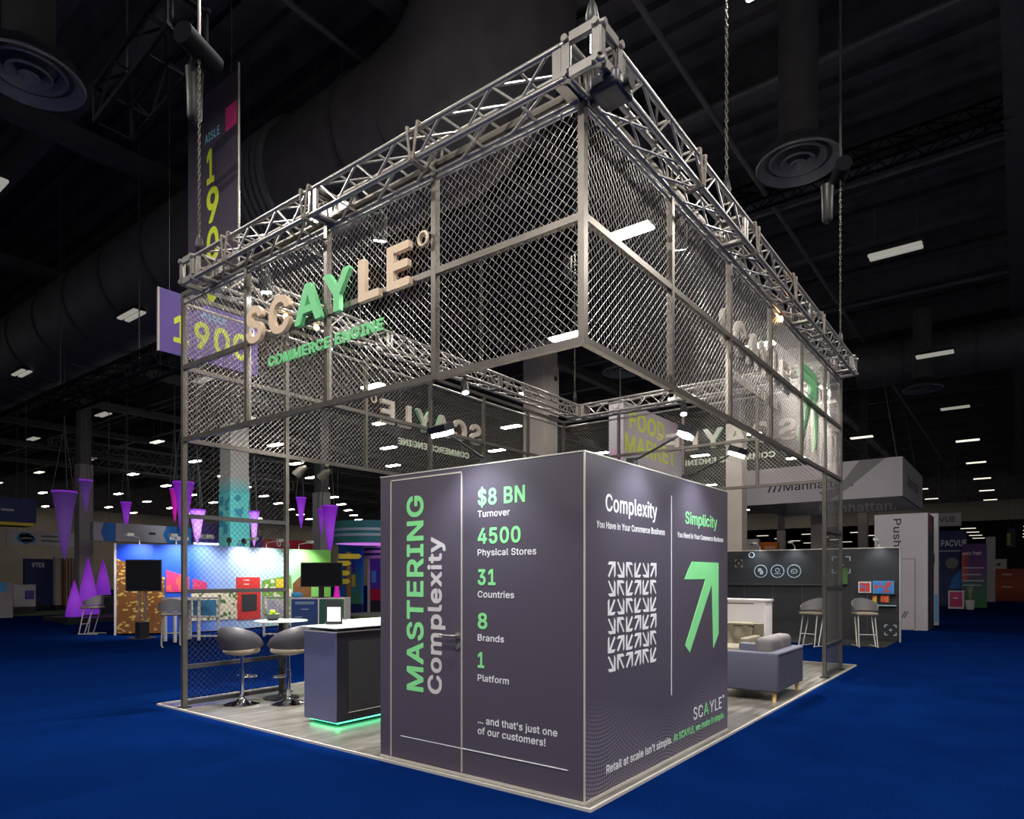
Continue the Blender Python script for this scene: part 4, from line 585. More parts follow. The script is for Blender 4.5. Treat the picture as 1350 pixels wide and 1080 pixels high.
'm':(610,'44,-22 31,-9 31,388 44,401 121,401 134,388 134,378 142,385 163,398 186,406 208,408 229,408 265,402 295,384 310,369 319,356 348,383 371,397 376,398 397,405 426,408 448,408 475,405 506,394 530,377 545,362 563,337 575,305 579,266 579,-9 566,-22 487,-22 474,-9 474,246 469,273 468,280 458,294 438,304 418,307 404,306 383,298 375,291 367,281 360,261 357,239 357,-9 344,-22 265,-22 252,-9 252,252 247,279 238,292 220,304 199,307 186,306 167,298 156,290 148,280 139,257 136,231 136,-9 123,-22'),
'n':(410,'44,-22 31,-9 31,388 44,401 121,401 134,388 134,375 143,384 178,401 217,406 238,406 273,402 304,391 329,372 344,357 363,330 375,294 379,251 379,-9 366,-22 287,-22 274,-9 274,227 268,265 255,288 237,301 206,306 193,304 174,297 157,286 148,274 139,248 136,220 136,-9 123,-22'),
'o':(415,'75,22 59,38 34,76 18,125 12,176 12,198 18,253 34,300 59,338 75,354 108,382 150,400 197,406 217,406 265,400 308,382 340,354 356,338 381,300 398,252 403,198 403,176 398,126 381,76 356,38 340,22 308,-6 264,-24 217,-30 197,-30 150,-24 108,-6|153,90 157,86 183,73 208,69 233,73 258,86 263,90 270,98 285,126 294,159 296,186 294,216 285,248 270,278 260,289 233,303 206,307 180,302 157,290 153,286 146,278 130,249 121,213 119,186 121,159 130,126 146,98'),
'p':(424,'44,-165 31,-152 31,388 44,401 121,401 134,388 134,374 143,382 162,395 166,396 190,403 218,406 239,406 283,400 322,383 351,357 368,339 392,302 407,255 412,200 412,178 407,123 392,75 369,37 353,21 322,-6 283,-24 239,-30 218,-30 189,-27 164,-18 144,-5 136,2 136,-152 123,-165|161,96 171,87 197,73 220,70 244,73 270,88 279,97 294,126 303,159 305,187 303,219 295,249 279,281 271,289 244,303 221,307 215,306 197,303 174,292 170,290 162,282 147,254 138,218 136,191 138,161 147,124'),
'r':(259,'44,-22 31,-9 31,388 44,401 121,401 134,388 134,381 143,389 173,402 203,407 252,406 265,393 265,313 252,300 233,300 222,302 206,303 191,301 168,293 155,284 148,275 139,253 136,229 136,-9 123,-22'),
's':(365,'56,13 39,30 23,54 14,84 14,103 27,116 84,129 103,129 116,116 127,88 133,82 159,71 178,68 208,72 234,83 240,90 244,107 243,112 239,117 228,125 204,133 141,148 95,164 64,185 49,200 31,228 25,264 25,284 29,314 43,341 78,376 106,392 139,403 176,406 198,406 233,403 263,394 288,380 322,347 336,325 346,299 346,281 333,268 278,255 259,255 246,268 236,289 230,296 210,306 188,310 165,307 142,296 136,290 133,274 134,267 137,263 153,254 180,245 239,231 284,216 314,194 329,179 347,151 353,117 353,97 348,67 334,38 298,1 269,-16 230,-27 193,-30 171,-30 135,-27 101,-18 75,-4'),
't':(227,'83,-1 69,13 50,43 43,83 43,305 -3,305 -16,318 -16,388 -3,401 43,401 43,480 56,493 135,493 148,480 148,401 213,401 226,388 226,318 213,305 148,305 148,105 150,85 153,78 158,75 177,73 192,76 211,76 224,63 235,12 235,-7 222,-20 213,-23 191,-26 158,-26 116,-20'),
'u':(410,'81,8 66,23 47,50 35,88 31,128 31,388 44,401 123,401 136,388 136,152 141,114 154,91 173,78 204,73 217,75 238,83 250,92 261,106 271,131 274,160 274,388 287,401 366,401 379,388 379,-9 366,-22 289,-22 276,-9 276,5 266,-5 231,-22 192,-27 171,-27 137,-23 108,-12'),
'v':(389,'154,-22 140,-7 -5,369 -5,388 8,401 93,401 106,388 195,142 203,167 283,388 296,401 380,401 393,388 393,370 248,-9 235,-22'),
'w':(567,'129,-22 116,-9 115,-6 1,369 1,388 14,401 96,401 109,388 170,168 185,227 229,386 243,401 325,401 338,388 384,224 397,170 458,388 471,401 554,401 567,388 567,369 452,-5 451,-9 438,-22 359,-22 346,-9 297,162 284,212 221,-9 208,-22'),
'x':(379,'12,-22 -1,-9 -1,9 127,195 7,370 7,388 20,401 109,401 123,387 190,281 210,314 259,387 273,401 361,401 374,388 374,370 253,192 380,9 380,-9 367,-22 278,-22 264,-8 208,77 189,107 171,77 114,-8 100,-22'),
'y':(389,'38,-161 25,-148 25,-129 39,-77 52,-64 72,-64 95,-67 109,-62 120,-48 129,-27 138,-1 -4,368 -5,388 8,401 93,401 106,388 195,143 283,388 296,401 380,401 393,388 392,368 226,-67 213,-94 200,-115 180,-135 168,-146 148,-158 127,-165 102,-167 67,-167'),
}


def area2(p):
    return sum(p[i-1][0]*p[i][1]-p[i][0]*p[i-1][1] for i in range(len(p)))


from mathutils.geometry import tessellate_polygon
GCACHE = {}


def glyph(ch, bold):
    """(triangles' points, triangles, outlines) of one character, clockwise outlines are solid, the others holes"""
    if (ch, bold) in GCACHE: return GCACHE[ch, bold]
    cs = [[tuple(float(x)/1000 for x in p.split(',')) for p in c.split()] for c in (GLY if not bold else GLYS if bold < 0.015 else GLYB)[ch][1].split('|')]
    sol = [c for c in cs if area2(c) < 0]; hol = [c for c in cs if area2(c) >= 0]

    def inside(pt, poly):
        r = False
        for i in range(len(poly)):
            (x0, y0), (x1, y1) = poly[i-1], poly[i]
            if (y0 > pt[1]) != (y1 > pt[1]) and pt[0] < (x1-x0)*(pt[1]-y0)/(y1-y0)+x0: r = not r
        return r
    res = []
    for s in sol:
        hs = [h_ for h_ in hol if inside(h_[0], s)]
        loops = [s]+hs
        pts = [p for l in loops for p in l]
        tris = tessellate_polygon([[Vector((x, y, 0)) for x, y in l] for l in loops])
        res.append((pts, tris, loops))
    GCACHE[ch, bold] = res
    return res


def txt(parent, body, m, face, at, width, cap, bold=0.02, depth=0.002, name='lettering', rot=0, label=None):
    """flat or solid letters on a wall, one mesh per word. face = wall normal; at = world point of the left end of the baseline; cap = capital height; rot 90 reads upwards"""
    bb = 0.022 if bold > 0.03 else 0.010 if bold > 0.01 else 0.0; x = 0.0; words_ = [[]]
    for ch in body:
        if ch == ' ':
            x += 0.20+bb; words_.append([]); continue
        words_[-1].append((ch, x)); x += GLY[ch][0]/1000+bb*1.5
    xs = [p[0]+gx for w_ in words_ for ch, gx in w_ for part in glyph(ch, bb) for p in part[0]]
    x0, x1 = min(xs), max(xs); capn = 0.509+2*bb
    u, n = PL[face]; v = UP
    if rot == 90: u, v = UP, -PL[face][0]
    if rot == -90: u, v = -UP, PL[face][0]
    at = Vector(at); sx = width/(x1-x0); sy = cap/capn; o = None
    for w_ in words_:
        mb = MB()
        for ch, gx in w_:
            for pts, tris, loops in glyph(ch, bb):
                P = [at+u*((p[0]+gx-x0)*sx)+v*((p[1]+bb)*sy) for p in pts]; N = len(P)
                fs = []
                for t in tris:
                    a_, b_, c_ = (P[i] for i in t)
                    t = t if (b_-a_).cross(c_-a_).dot(n) > 0 else t[::-1]
                    fs.append(tuple(i+N for i in t)); fs.append(t[::-1])
                k = 0
                for l in loops:
                    for i in range(len(l)):
                        a_, b_ = k+i, k+(i+1) % len(l)
                        fs.append((b_, a_, a_+N, b_+N))
                    k += len(l)
                mb.add(P+[p+n*depth for p in P], fs)
        o = mb.build(name, m, parent)
        if label: o['label'] = label
    return o


def slab_x(name, label, cat, r, m, th=0.08, group=None):
    """upright panel facing -X: r = (X, y0, y1, z0, z1)"""
    X, y0, y1, z0, z1 = r
    o = MB().box(X, X+th, y0, y1, z0, z1).build(name, m)
    return tag(o, label, cat, group) if cat else o


def slab_y(name, label, cat, r, m, th=0.08, group=None):
    Y, x0, x1, z0, z1 = r
    o = MB().box(x0, x1, Y, Y+th, z0, z1).build(name, m)
    return tag(o, label, cat, group) if cat else o


def part_x(parent, name, m, r, th=0.01, off=0.0):
    X, y0, y1, z0, z1 = r
    return MB().box(X-th-off, X-off, y0, y1, z0, z1).build(name, m, parent)


def part_y(parent, name, m, r, th=0.01, off=0.0):
    Y, x0, x1, z0, z1 = r
    return MB().box(x0, x1, Y-th-off, Y-off, z0, z1).build(name, m, parent)

# ------------------------------------------------------------------ the hall
struct('floor', MB().box(-14, 122, -14, 96, -0.2, 0), M_['carpet'])
mb = MB().box(-14, 122, -14, 96, 13.4, 13.7)
x = -13.0
while x < 84:
    mb.box(x, x+0.28, -14, 84, 13.22, 13.4); x += 0.75
ceil = struct('ceiling', mb, M_['deck'])
for k in range(19):
    x = -6.75+4.45*k
    mb = MB().box(x-0.14, x+0.14, -12, 84, 12.2, 12.26).box(x-0.025, x+0.025, -12, 84, 12.26, 13.0).box(x-0.14, x+0.14, -12, 84, 13.0, 13.22)
    mb.build('beam', M_['beam'], ceil)
for k in range(9):
    y = 6.6+8.9*k-8.9
    MB().box(-12, 80, y-0.22, y+0.22, 11.8, 12.2).build('girder', M_['beam'], ceil)
for y, z in ((3.1, 11.9), (8.2, 12.0), (15.4, 11.9), (24.5, 12.0)):
    MB().tube([(-12, y, z), (80, y, z)], 0.06, 8).build('pipe', M_['duct'], ceil)
for x_, z in ((10.6, 12.05), (15.9, 12.1), (24.6, 12.05)):
    MB().tube([(x_, -12, z), (x_, 84, z)], 0.07, 8).build('pipe', M_['duct'], ceil)
struct('wall_far_left', MB().box(-14, 122, 84, 84.5, 0, 9.2), M_['wallb'])
struct('wall_upper_left', MB().box(-14, 122, 84, 84.5, 9.2, 13.4), M_['deck'])
struct('wall_far_right', MB().box(80, 80.5, -14, 84, 7.3, 9.3), M_['wallb'])
struct('wall_upper_right', MB().box(80, 80.5, -14, 84, 9.3, 13.4), M_['deck'])
struct('wall_back', MB().box(118, 118.5, -14, 84, 0, 13.4), M_['blackm'])
struct('booth_floor', MB().box(-0.035, 9.08, -0.06, 6.04, 0, 0.018), M_['plank'])
mb = MB().box(-0.055, -0.035, -0.08, 6.06, 0, 0.022).box(9.08, 9.10, -0.08, 6.06, 0, 0.022)
mb.box(-0.035, 9.08, -0.08, -0.06, 0, 0.022).box(-0.035, 9.08, 6.04, 6.06, 0, 0.022)
struct('trim_1', mb, M_['trimw'])


def duct(name, label, X, z, r, y0, y1, collars=()):
    t = thing(name, label, 'air duct', (X, y0, z))
    MB().tube([(X, y0, z), (X, y1, z)], r, 32).build('duct_body', M_['duct'], t, smooth=40)
    y = y0+1.2
    while y < y1:
        MB().tube([(X, y-0.05, z), (X, y+0.05, z)], r+0.05, 32).build('seam_ring', M_['beam'], t, smooth=40); y += 2.6
    for yc in collars:
        for i in range(5):
            MB().tube([(X, yc+i*0.2, z), (X, yc+i*0.2+0.13, z)], r+0.09, 32).build('collar_ring', M_['collar'], t, smooth=40)
    return t


dct = duct('air_duct', 'very large dark round duct crossing the ceiling at upper left', 5.4, 10.3, 1.42, 6.8, 62, (10.2,))
el = [(5.4, 6.8-1.7*math.sin(a), 10.3+1.7*(1-math.cos(a))) for a in [PI/2*i/10 for i in range(11)]] + [(5.4, 5.1, 13.2)]
MB().tube(el, 1.47, 32).build('duct_elbow', M_['duct'], dct, smooth=40)
duct('air_duct', 'dark round duct high on the right behind the lit hanging lamp', 29.5, 11.0, 1.0, -10, 3.4)


def diffuser(x, y, z, label):
    t = thing('air_diffuser', label, 'air diffuser', (x, y, z), group='round ceiling air diffusers')
    for i, (r0, r1, dz) in enumerate(((0.70, 0.56, 0.0), (0.47, 0.36, 0.07), (0.28, 0.19, 0.03), (0.12, 0.01, 0.0))):
        MB().lathe([(r1, dz+0.06), (r0, dz-0.05), (r0+0.02, dz-0.02), (r1+0.02, dz+0.09), (r1, dz+0.06)], 36, (x, y, z), False).build('ring', M_['collar'], t, smooth=30)
    MB().lathe([(0.66, 0.16), (0.33, 0.4), (0.33, 3.1)], 24, (x, y, z)).build('neck', M_['beam'], t, smooth=40)


diffuser(-0.4, 9.3, 9.0, 'round ceiling air diffuser at the upper left corner')
diffuser(8.7, 0.8, 9.0, 'round ceiling air diffuser above the right fence top')
diffuser(17.7, 9.1, 9.0, 'round ceiling air diffuser framed under the fence corner rail')
diffuser(26.9, 0.7, 9.0, 'round ceiling air diffuser on the right, beyond the truss end')


# ---- the grid of linear ceiling lamps
def ceiling_lamp(name='ceiling_lamp', lens='lens', lens2=True):
    t = thing(name, 'linear ceiling lamp', 'ceiling lamp', (0, 0, 0), group='linear ceiling lamps of the hall')
    MB().box(-0.19, 0.19, -0.56, 0.56, 0.03, 0.10).build('housing', M_['blackm'], t)
    for s in (-1, 1):
        MB().rbox(0.1*s-0.075, 0.1*s+0.075, -0.54, 0.54, -0.03, 0.035, 0.03, 3).build('lens', M_[lens], t, smooth=50)
        MB().tube([(0, 0.42*s, 0.1), (0, 0.42*s, 3.2)], 0.008, 4).build('rod', M_['beam'], t)
    return t


def flat_lamp(lens):
    """a far lamp as one mesh of two materials"""
    me = MB().box(-0.19, 0.19, -0.56, 0.56, 0.03, 0.10).box(-0.17, 0.17, -0.54, 0.54, -0.03, 0.029)
    me.tube([(0, -0.42, 0.1), (0, -0.42, 3.2)], 0.008, 3).tube([(0, 0.42, 0.1), (0, 0.42, 3.2)], 0.008, 3)
    o = me.build('ceiling_lamp', M_['blackm']); o.data.materials.append(M_[lens])
    for i in range(6, 12): o.data.polygons[i].material_index = 1
    return tag(o, 'small bright ceiling lamp far back in the hall', 'ceiling lamp', 'linear ceiling lamps of the hall')


EYE = Vector((-3.914, -2.361, 1.584))


def seen(x, y):
    """is a lamp at (x, y) inside the wedge of hall that shows in the photograph, and how far off"""
    a = math.radians(37.302); dx, dy = x-EYE.x, y-EYE.y
    dep = dx*math.cos(a)+dy*math.sin(a); lat = dx*math.sin(a)-dy*math.cos(a)
    return dep > 2.5 and abs(lat) < dep*0.82, dep


near = {k: None for k in ('lens', 'lensm', 'lensd')}; far = dict(near)
named = {(9.05, 4.36): 'bright linear ceiling lamp seen through mesh just right of the corner post',
         (13.5, -0.1): 'vignette-dimmed linear ceiling lamp hanging largest at the right, on rods',
         (22.4, -0.1): 'vignette-dimmed linear ceiling lamp second down the right-hand row',
         (4.6, 17.74): 'vignette-dimmed twin-lens ceiling lamp left of the hanging aisle banner',
         (4.6, 26.66): 'vignette-dimmed ceiling lamp under the big duct at the left edge',
         (0.15, 13.28): 'vignette-dimmed ceiling lamp cut by the left edge above the duct',
         (4.6, 8.82): 'bright ceiling lamp showing through the upper left truss'}
nl = 0
for a in range(-3, 18):
    for b in range(-2, 19):
        if (a+b) % 2: continue
        x, y = 4.6+4.45*a, -0.1+4.46*b
        infr, dep = seen(x, y)
        behind = (abs(x+2) < 12 and abs(y+1) < 12)
        if not infr and not behind: continue
        lens = 'lensd' if (y < 1 and 12 < x < 40) or (x < 9.5 and 11 < y < 45) else ('lensm' if (y < 5 and x > 25) or (x < 15 and y > 25) else 'lens')
        if not infr: lens = 'lens'
        pool = near if dep < 46 else far
        if pool[lens] is None:
            o = ceiling_lamp(lens=lens) if dep < 46 else flat_lamp(lens)
            o.location = (x, y, 9); pool[lens] = o
        else:
            o = dup(pool[lens], (x, y, 9))
        o['label'] = ('small glowing linear ceiling lamp in the far rows' if dep >= 46 else 'linear ceiling lamp among the middle rows of the hall')
        for k_, v_ in named.items():
            if abs(k_[0]-x) < 0.4 and abs(k_[1]-y) < 0.4: o['label'] = v_
        nl += 1
        near_cam = math.hypot(x+4, y+3) < 14
        if not infr and near_cam: lamp('AREA', (x, y, 8.95), 400, (1, 0.95, 0.88), 0.36, 1.1, None, None)  # front-fill area light added under the unseen lamps behind the camera
        elif infr and dep < 22 and lens == 'lens': lamp('AREA', (x, y, 8.955), 160, (1, 0.94, 0.86), 0.36, 1.1, None, None)
for i in range(4):
    for j in range(7):
        x, y = 86+8*i, -9+5.6*j
        if x-EYE.x < 1.05*(y-EYE.y) or not seen(x, y)[0]: continue
        o = dup(far['lensm'] or far['lens'], (x, y, 6.9), label='tiny ceiling lamp in the lower hall beyond the far header')
        o.scale = (1, 1.3, 1)


# ---- hall columns
def column(name, label, q, m, top=None):
    xc, yc, wd, zt = q
    t = thing(name, label, 'column', (xc, yc, 0))
    h_ = wd/2; zt = top or zt
    MB().box(xc-h_, xc+h_, yc-h_, yc+h_, 0, zt).build('shaft', M_[m], t)
    MB().box(xc-h_-0.03, xc+h_+0.03, yc-h_-0.03, yc+h_+0.03, 0, 0.25).build('base', M_['column_d'], t)
    MB().box(xc-h_*0.8, xc+h_*0.8, yc-h_*0.8, yc+h_*0.8, zt, 13.3).build('dark_head', M_['beam'], t)
    return t


qc = (16.619, 11.940, 0.919, 10.256)
c1 = column('hall_column', 'tall pale column rising behind the fence corner with a wall box', qc, 'column')
X, y0, y1, z0, z1 = (15.955, 10.802, 11.528, 7.450, 9.281)
X = qc[0]-qc[2]/2
yb = qc[1]-qc[2]/2
e = MB().box(qc[0]-0.42, qc[0]+0.1, yb-0.3, yb, z0, z1).build('junction_box', M_['column'], c1)
MB().box(qc[0]-0.2, qc[0]-0.05, yb-0.32, yb-0.3, z0+1.3, z0+1.45).build('socket', M_['ink'], e)
column('hall_column', 'grey column at far left behind the purple hanging cones', (7.047, 27.804, 0.505, 6.093), 'column_d')
column('hall_column', 'grey column behind the television and purple cones', (16.621, 25.138, 0.619, 5.705), 'column_d')
column('hall_column', 'pale column just right of the dark graphic box', (20.078, 5.750, 0.572, 7.040), 'column')
column('hall_column', 'pale column behind the right end post of the fence', (31.511, 5.594, 0.514, 6.081), 'column')
column('hall_column', 'slim grey column between booth wall and white tower', (40.681, 5.108, 0.490, 5.396), 'column')
column('hall_column', 'thin far column under the dark header right of centre', (58.508, 14.711, 0.619, 5.662), 'column_d')
qa = (10.745, 22.950, 0.789, 7.692)
art = column('hall_column', 'pale column wrapped in teal artwork inside the left fence panel', qa, 'column')
xc, yc, wd, zt = qa; h_ = wd/2
tealm = collage('teal_wave_art', 3.2, [sc(110,225,220), sc(60,170,185), sc(40,90,130), sc(95,210,205), sc(50,160,185), sc(150,235,225)])
MB().box(xc-h_-0.03, xc+h_+0.03, yc-h_-0.03, yc+h_+0.03, 0.25, 4.9).build('art_wrap', tealm, art)
MB().box(xc-h_-0.02, xc+h_+0.02, yc-h_-0.02, yc+h_+0.02, 4.9, 5.6).build('art_fade', gradmat('teal_fade', 2, [(0, sc(90,205,205)), (1, sc(190,180,172))]), art)

# ------------------------------------------------------------------ our stand: fences
FZ0, FZM, FZ1 = 3.205, 4.06, 4.93
h = 0.025


class Fence:
    def __init__(s, name, label, axis, c):
        s.axis, s.c = axis, c
        loc = (c, 0.03, 0) if axis == 'Y' else (0.03, c, 0)
        s.t = thing(name, label, 'chain-link fence', loc, group='chain-link fences of the stand')

    def p(s, a, n, z):
        return (s.c+n, a, z) if s.axis == 'Y' else (a, s.c+n, z)

    def bx(s, a0, a1, z0, z1, hh=h, hn=None):
        hn = hn or hh
        return MB().box(s.c-hn, s.c+hn, a0, a1, z0, z1) if s.axis == 'Y' else MB().box(a0, a1, s.c-hn, s.c+hn, z0, z1)

    def post(s, a, z0=FZ0-h, z1=FZ1+h):
        m = s.bx(a-h, a+h, z0, z1, hh=0.027); m.build('post', M_['steel'], s.t)
        if z0 < 0.1: s.bx(a-0.06, a+0.06, 0.018, 0.03, hh=0.06).build('foot_plate', M_['black'], s.t)

    def rail(s, a0, a1, z, hh=h, m='steel'):
        s.bx(a0, a1, z-hh, z+hh, hh=0.0245).build('rail', M_[m], s.t)

    def mesh(s, a0, a1, z0, z1, d=0.0714, r=0.0025, m='wire'):
        nu = max(2, round((a1-a0)/(d/2))); du = (a1-a0)/nu
        nv = max(2, round((z1-z0)/(d/2))); dv = (z1-z0)/nv
        vs = []; fs = []
        offs = [(r*math.cos(q), r*math.sin(q)) for q in (PI/2, PI*7/6, PI*11/6)]
        for i in range(nu):
            b0 = len(vs)
            for k in range(nv+1):
                side = (k+i) % 2
                u = a0+du*(i+side); n0 = 0.003 if side else -0.003
                for (ou, on) in offs:
                    uu, nn, z = u+ou*1.25, n0+on, z0+dv*k
                    vs.append((s.c+nn, uu, z) if s.axis == 'Y' else (uu, s.c+nn, z))
            for k in range(nv):
                for q in range(3):
                    a_, b_ = b0+k*3+q, b0+k*3+(q+1) % 3
                    fs.append((a_, b_, b_+3, a_+3))
        mb = MB(); mb.v = vs; mb.f = fs
        mb.build('wire_mesh', M_[m], s.t)

    def top_tube(s, a0, a1):
        z = FZ1-0.105
        m = MB().tube([s.p(a0, 0, z), s.p(a1, 0, z)], 0.018, 8)
        a = a0+0.15
        while a < a1-0.05:
            m.tube([s.p(a+0.02*math.cos(q), 0.024*math.sin(q*2), z+0.024*math.cos(q*2)) for q in [PI*i/8 for i in range(9)]], 0.004, 4); a += 0.3
        m.build('top_tube', M_['wire'], s.t, smooth=50)

    def upper(s, posts, ends):
        """posts: own posts; ends: all panel limits"""
        for a in posts: s.post(a)
        for z in (FZ0, FZM, FZ1): s.rail(ends[0]+h, ends[-1]-h, z)
        for a0, a1 in zip(ends[:-1], ends[1:]):
            s.top_tube(a0+0.03, a1-0.03)
            s.mesh(a0+0.027, a1-0.027, FZM+h, FZ1-0.105); s.mesh(a0+0.027, a1-0.027, FZ0+h, FZM-h)

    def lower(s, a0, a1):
        for z in (2.3, 1.4, 0.5, 0.07): s.rail(a0+h, a1-h, z, h, 'shadesteel')
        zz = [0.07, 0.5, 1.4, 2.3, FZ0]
        for z0, z1 in zip(zz[:-1], zz[1:]): s.mesh(a0+0.027, a1-0.027, z0+h, z1-h, m='shadewire')


YL, XR_ = 5.55, 8.32
f = Fence('chain_link_fence', 'grey chain-link fence carrying cream and mint letters, facing left aisle', 'Y', 0.03)
f.upper([1.43, 2.83, 4.19], [0.03, 1.43, 2.83, 4.19, YL])
f.post(0.03); f.post(YL, 0.02)
f = Fence('chain_link_fence', 'grey chain-link fence over the right side with the big green arrow', 'X', 0.03)
xs = [0.03, 1.48, 2.93, 4.35, 5.78, 7.17, XR_]
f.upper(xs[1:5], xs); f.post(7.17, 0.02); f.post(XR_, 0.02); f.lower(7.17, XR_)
f = Fence('chain_link_fence', 'rear left chain-link fence with floor-length panel beside the bar stools', 'X', YL)
xs = [0.03, 1.42, 2.8, 4.2, 5.6, 7.0, XR_]
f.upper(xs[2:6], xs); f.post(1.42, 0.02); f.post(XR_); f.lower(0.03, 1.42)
f = Fence('chain_link_fence', 'rear right chain-link fence with reversed letters above the box', 'Y', XR_)
f.upper([1.4, 2.8, 4.2], [0.03, 1.4, 2.8, 4.2, YL])

# ------------------------------------------------------------------ signs on the fences
LET = [('S', 0, .29), ('C', .41, .35), ('A', .85, .41), ('Y', 1.30, .37), ('L', 1.79, .27), ('E', 2.16, .27)]


def logo(label, face, start, rear=False, pale=False):
    u, n = PL[face]; st = Vector(start)
    t = thing('logo_sign', label, 'sign', start, group='letter signs on the fences')
    for ch, a, wd in LET:
        txt(t, ch, M_['trimw' if pale else 'mint' if ch in 'AY' else 'cream'], face, st+u*a+UP*4.0+n*0.01, wd, 0.37, 0.035, 0.045, 'letter',
            label=None if pale else 'mint green letter' if ch in 'AY' else 'cream letter')
        if rear: txt(t, ch, M_['trimw'], face, st+u*a+UP*4.0+n*0.0, wd, 0.37, 0.035, 0.009, 'letter_back')
    c = st+u*2.57+UP*4.335+n*0.03
    MB().tube([c+u*0.05*math.cos(q)+UP*0.055*math.sin(q) for q in [2*PI*i/20 for i in range(20)]], 0.014, 8, True).build('degree_ring', M_['cream'], t, smooth=60)
    txt(t, 'COMMERCE ENGINE', M_['trimw' if pale else 'mint'], face, st+u*0.35+UP*3.71+n*0.01, 1.73, 0.105, 0.035, 0.014, 'lettering')
    if rear: txt(t, 'COMMERCE ENGINE', M_['trimw'], face, st+u*0.35+UP*3.71+n*0.0, 1.73, 0.105, 0.035, 0.009, 'lettering_back')
    for a in (0.55, 1.75):
        q = st+u*a-n*0.004
        MB().tube([q+UP*3.70, q+UP*4.03], 0.006, 6).build('hanger_rod', M_['steel'], t)


logo('cream and mint letters with mint tagline on the front left fence', '-X', (0.0, 4.08, 0))
logo('pale letters behind the mesh of the right fence, left of the green arrow', '-Y', (2.83, 0.115, 0), False, True)
logo('reversed letters seen from behind on the rear left fence', '+Y', (5.58, YL+0.03, 0), True)
logo('reversed letters seen from behind on the rear right fence', '+X', (XR_+0.03, 0.75, 0), True)
ARW = [(0.17, 0.83), (0.84, 0.83), (0.84, 0.13), (0.70, 0), (0.66, 0.62), (0.12, 0.01), (0.02, 0.08), (0.50, 0.67), (0, 0.67)]
t = thing('arrow_sign', 'big green arrow hung on the far end of the right fence', 'sign', (5.75, 0, 3.4))
MB().prism([(p[0]*1.25, p[1]*1.42) for p in ARW], (5.75, 0.09, 3.42), (1, 0, 0), UP, (0, -0.03, 0)).build('arrow', M_['mint'], t)
for z in (4.2, 4.5):
    MB().box(6.0, 6.75, 0.056, 0.062, z-0.01, z+0.01).build('bracket', M_['steel'], t)


# ------------------------------------------------------------------ box trusses
CS, CR, TZ = 0.23, 0.024, 4.985


def truss(label, p0, p1, mm='alu', cs=CS, cr=CR, name='box_truss', pitch=0.46, group='aluminium box truss lengths'):
    p0, p1 = Vector(p0), Vector(p1); ax = (p1-p0).normalized(); L = (p1-p0).length
    sd = ax.cross(UP).normalized(); hh = cs/2
    t = thing(name, label, 'truss', p0, group=group)
    q = [(-hh, -hh), (hh, -hh), (hh, hh), (-hh, hh)]
    cp = lambda k, s: p0+ax*s+sd*q[k][0]+UP*q[k][1]
    for k in range(4):
        MB().tube([cp(k, 0.0), cp(k, L)], cr, 8).build('chord', M_[mm], t, smooth=50)
    n = max(2, round((L-0.2)/pitch)); st = (L-0.2)/n
    for k in range(4):
        k2 = (k+1) % 4; mb = MB()
        vert = q[k][0] == q[k2][0]
        for i in range(n):
            s0 = 0.1+i*st; s1 = s0+st; mid = s0+st/2
            if vert:
                mb.tube([cp(k, s0), cp(k2, mid)], cr*0.45, 6).tube([cp(k2, mid), cp(k, s1)], cr*0.45, 6)
            else:
                mb.tube([cp(k, s0), cp(k2, s1)], cr*0.45, 6).tube([cp(k, mid), cp(k2, mid)], cr*0.45, 6)
        mb.build('lacing', M_[mm], t, smooth=50)
    for s in (0.0, L-0.045):
        mb = MB()
        for k in range(4):
            a, b = cp(k, s), cp((k+1) % 4, s)
            lo = Vector((min(a.x, b.x), min(a.y, b.y), min(a.z, b.z))); hi = Vector((max(a.x, b.x), max(a.y, b.y), max(a.z, b.z)))
            g = Vector((0.012, 0.012, 0.012)); e_ = Vector((abs(ax.x), abs(ax.y), 0))*0.045
            lo, hi = lo-g, hi+g+e_
            mb.box(lo.x, hi.x, lo.y, hi.y, lo.z, hi.z)
        mb.build('end_frame', M_[mm], t)
    if name == 'lighting_truss':
        for s in (L*0.2, L*0.8):
            c = p0+ax*s+UP*hh; MB().tube([c, (c.x, c.y, 13.35)], 0.012, 4).build('cable', M_['beam'], t)
    return t


TX0, TX1, TY0, TY1 = -0.085, 7.97, -0.11, 4.98


def corner(label, x, y):
    t = thing('truss_corner', label, 'truss corner', (x, y, TZ), group='truss corner blocks')
    c = Vector((x, y, TZ)); hh = CS/2; R = hh+0.025
    for a in (-hh, hh):
        for b in (-hh, hh):
            MB().tube([c+Vector((-R-0.03, a, b)), c+Vector((R+0.03, a, b))], CR, 10).build('socket_tube', M_['alu'], t, smooth=50)
            MB().tube([c+Vector((a, -R-0.03, b)), c+Vector((a, R+0.03, b))], CR, 10).build('socket_tube', M_['alu'], t, smooth=50)
            MB().tube([c+Vector((a, b, -R)), c+Vector((a, b, R))], CR*0.9, 8).build('upright', M_['alu'], t, smooth=50)
    for s in (-1, 1):
        for zb in (-hh, hh):
            m = MB().box(x+s*(R+0.0), x+s*(R+0.012), y-hh+0.03, y+hh-0.03, TZ+zb-0.03, TZ+zb+0.03)
            m.build('gusset_plate', M_['alu'], t)
            MB().box(x+s*R, x+s*(R+0.010), y+(zb-0.028), y+(zb+0.028), TZ-hh+0.03, TZ+hh-0.03).build('gusset_plate', M_['alu'], t)
            MB().box(x+(zb-0.028), x+(zb+0.028), y+s*R, y+s*(R+0.010), TZ-hh+0.03, TZ+hh-0.03).build('gusset_plate', M_['alu'], t)
            MB().box(x-hh+0.03, x+hh-0.03, y+s*(R+0.0), y+s*(R+0.012), TZ+zb-0.03, TZ+zb+0.03).build('gusset_plate', M_['alu'], t)
    return t


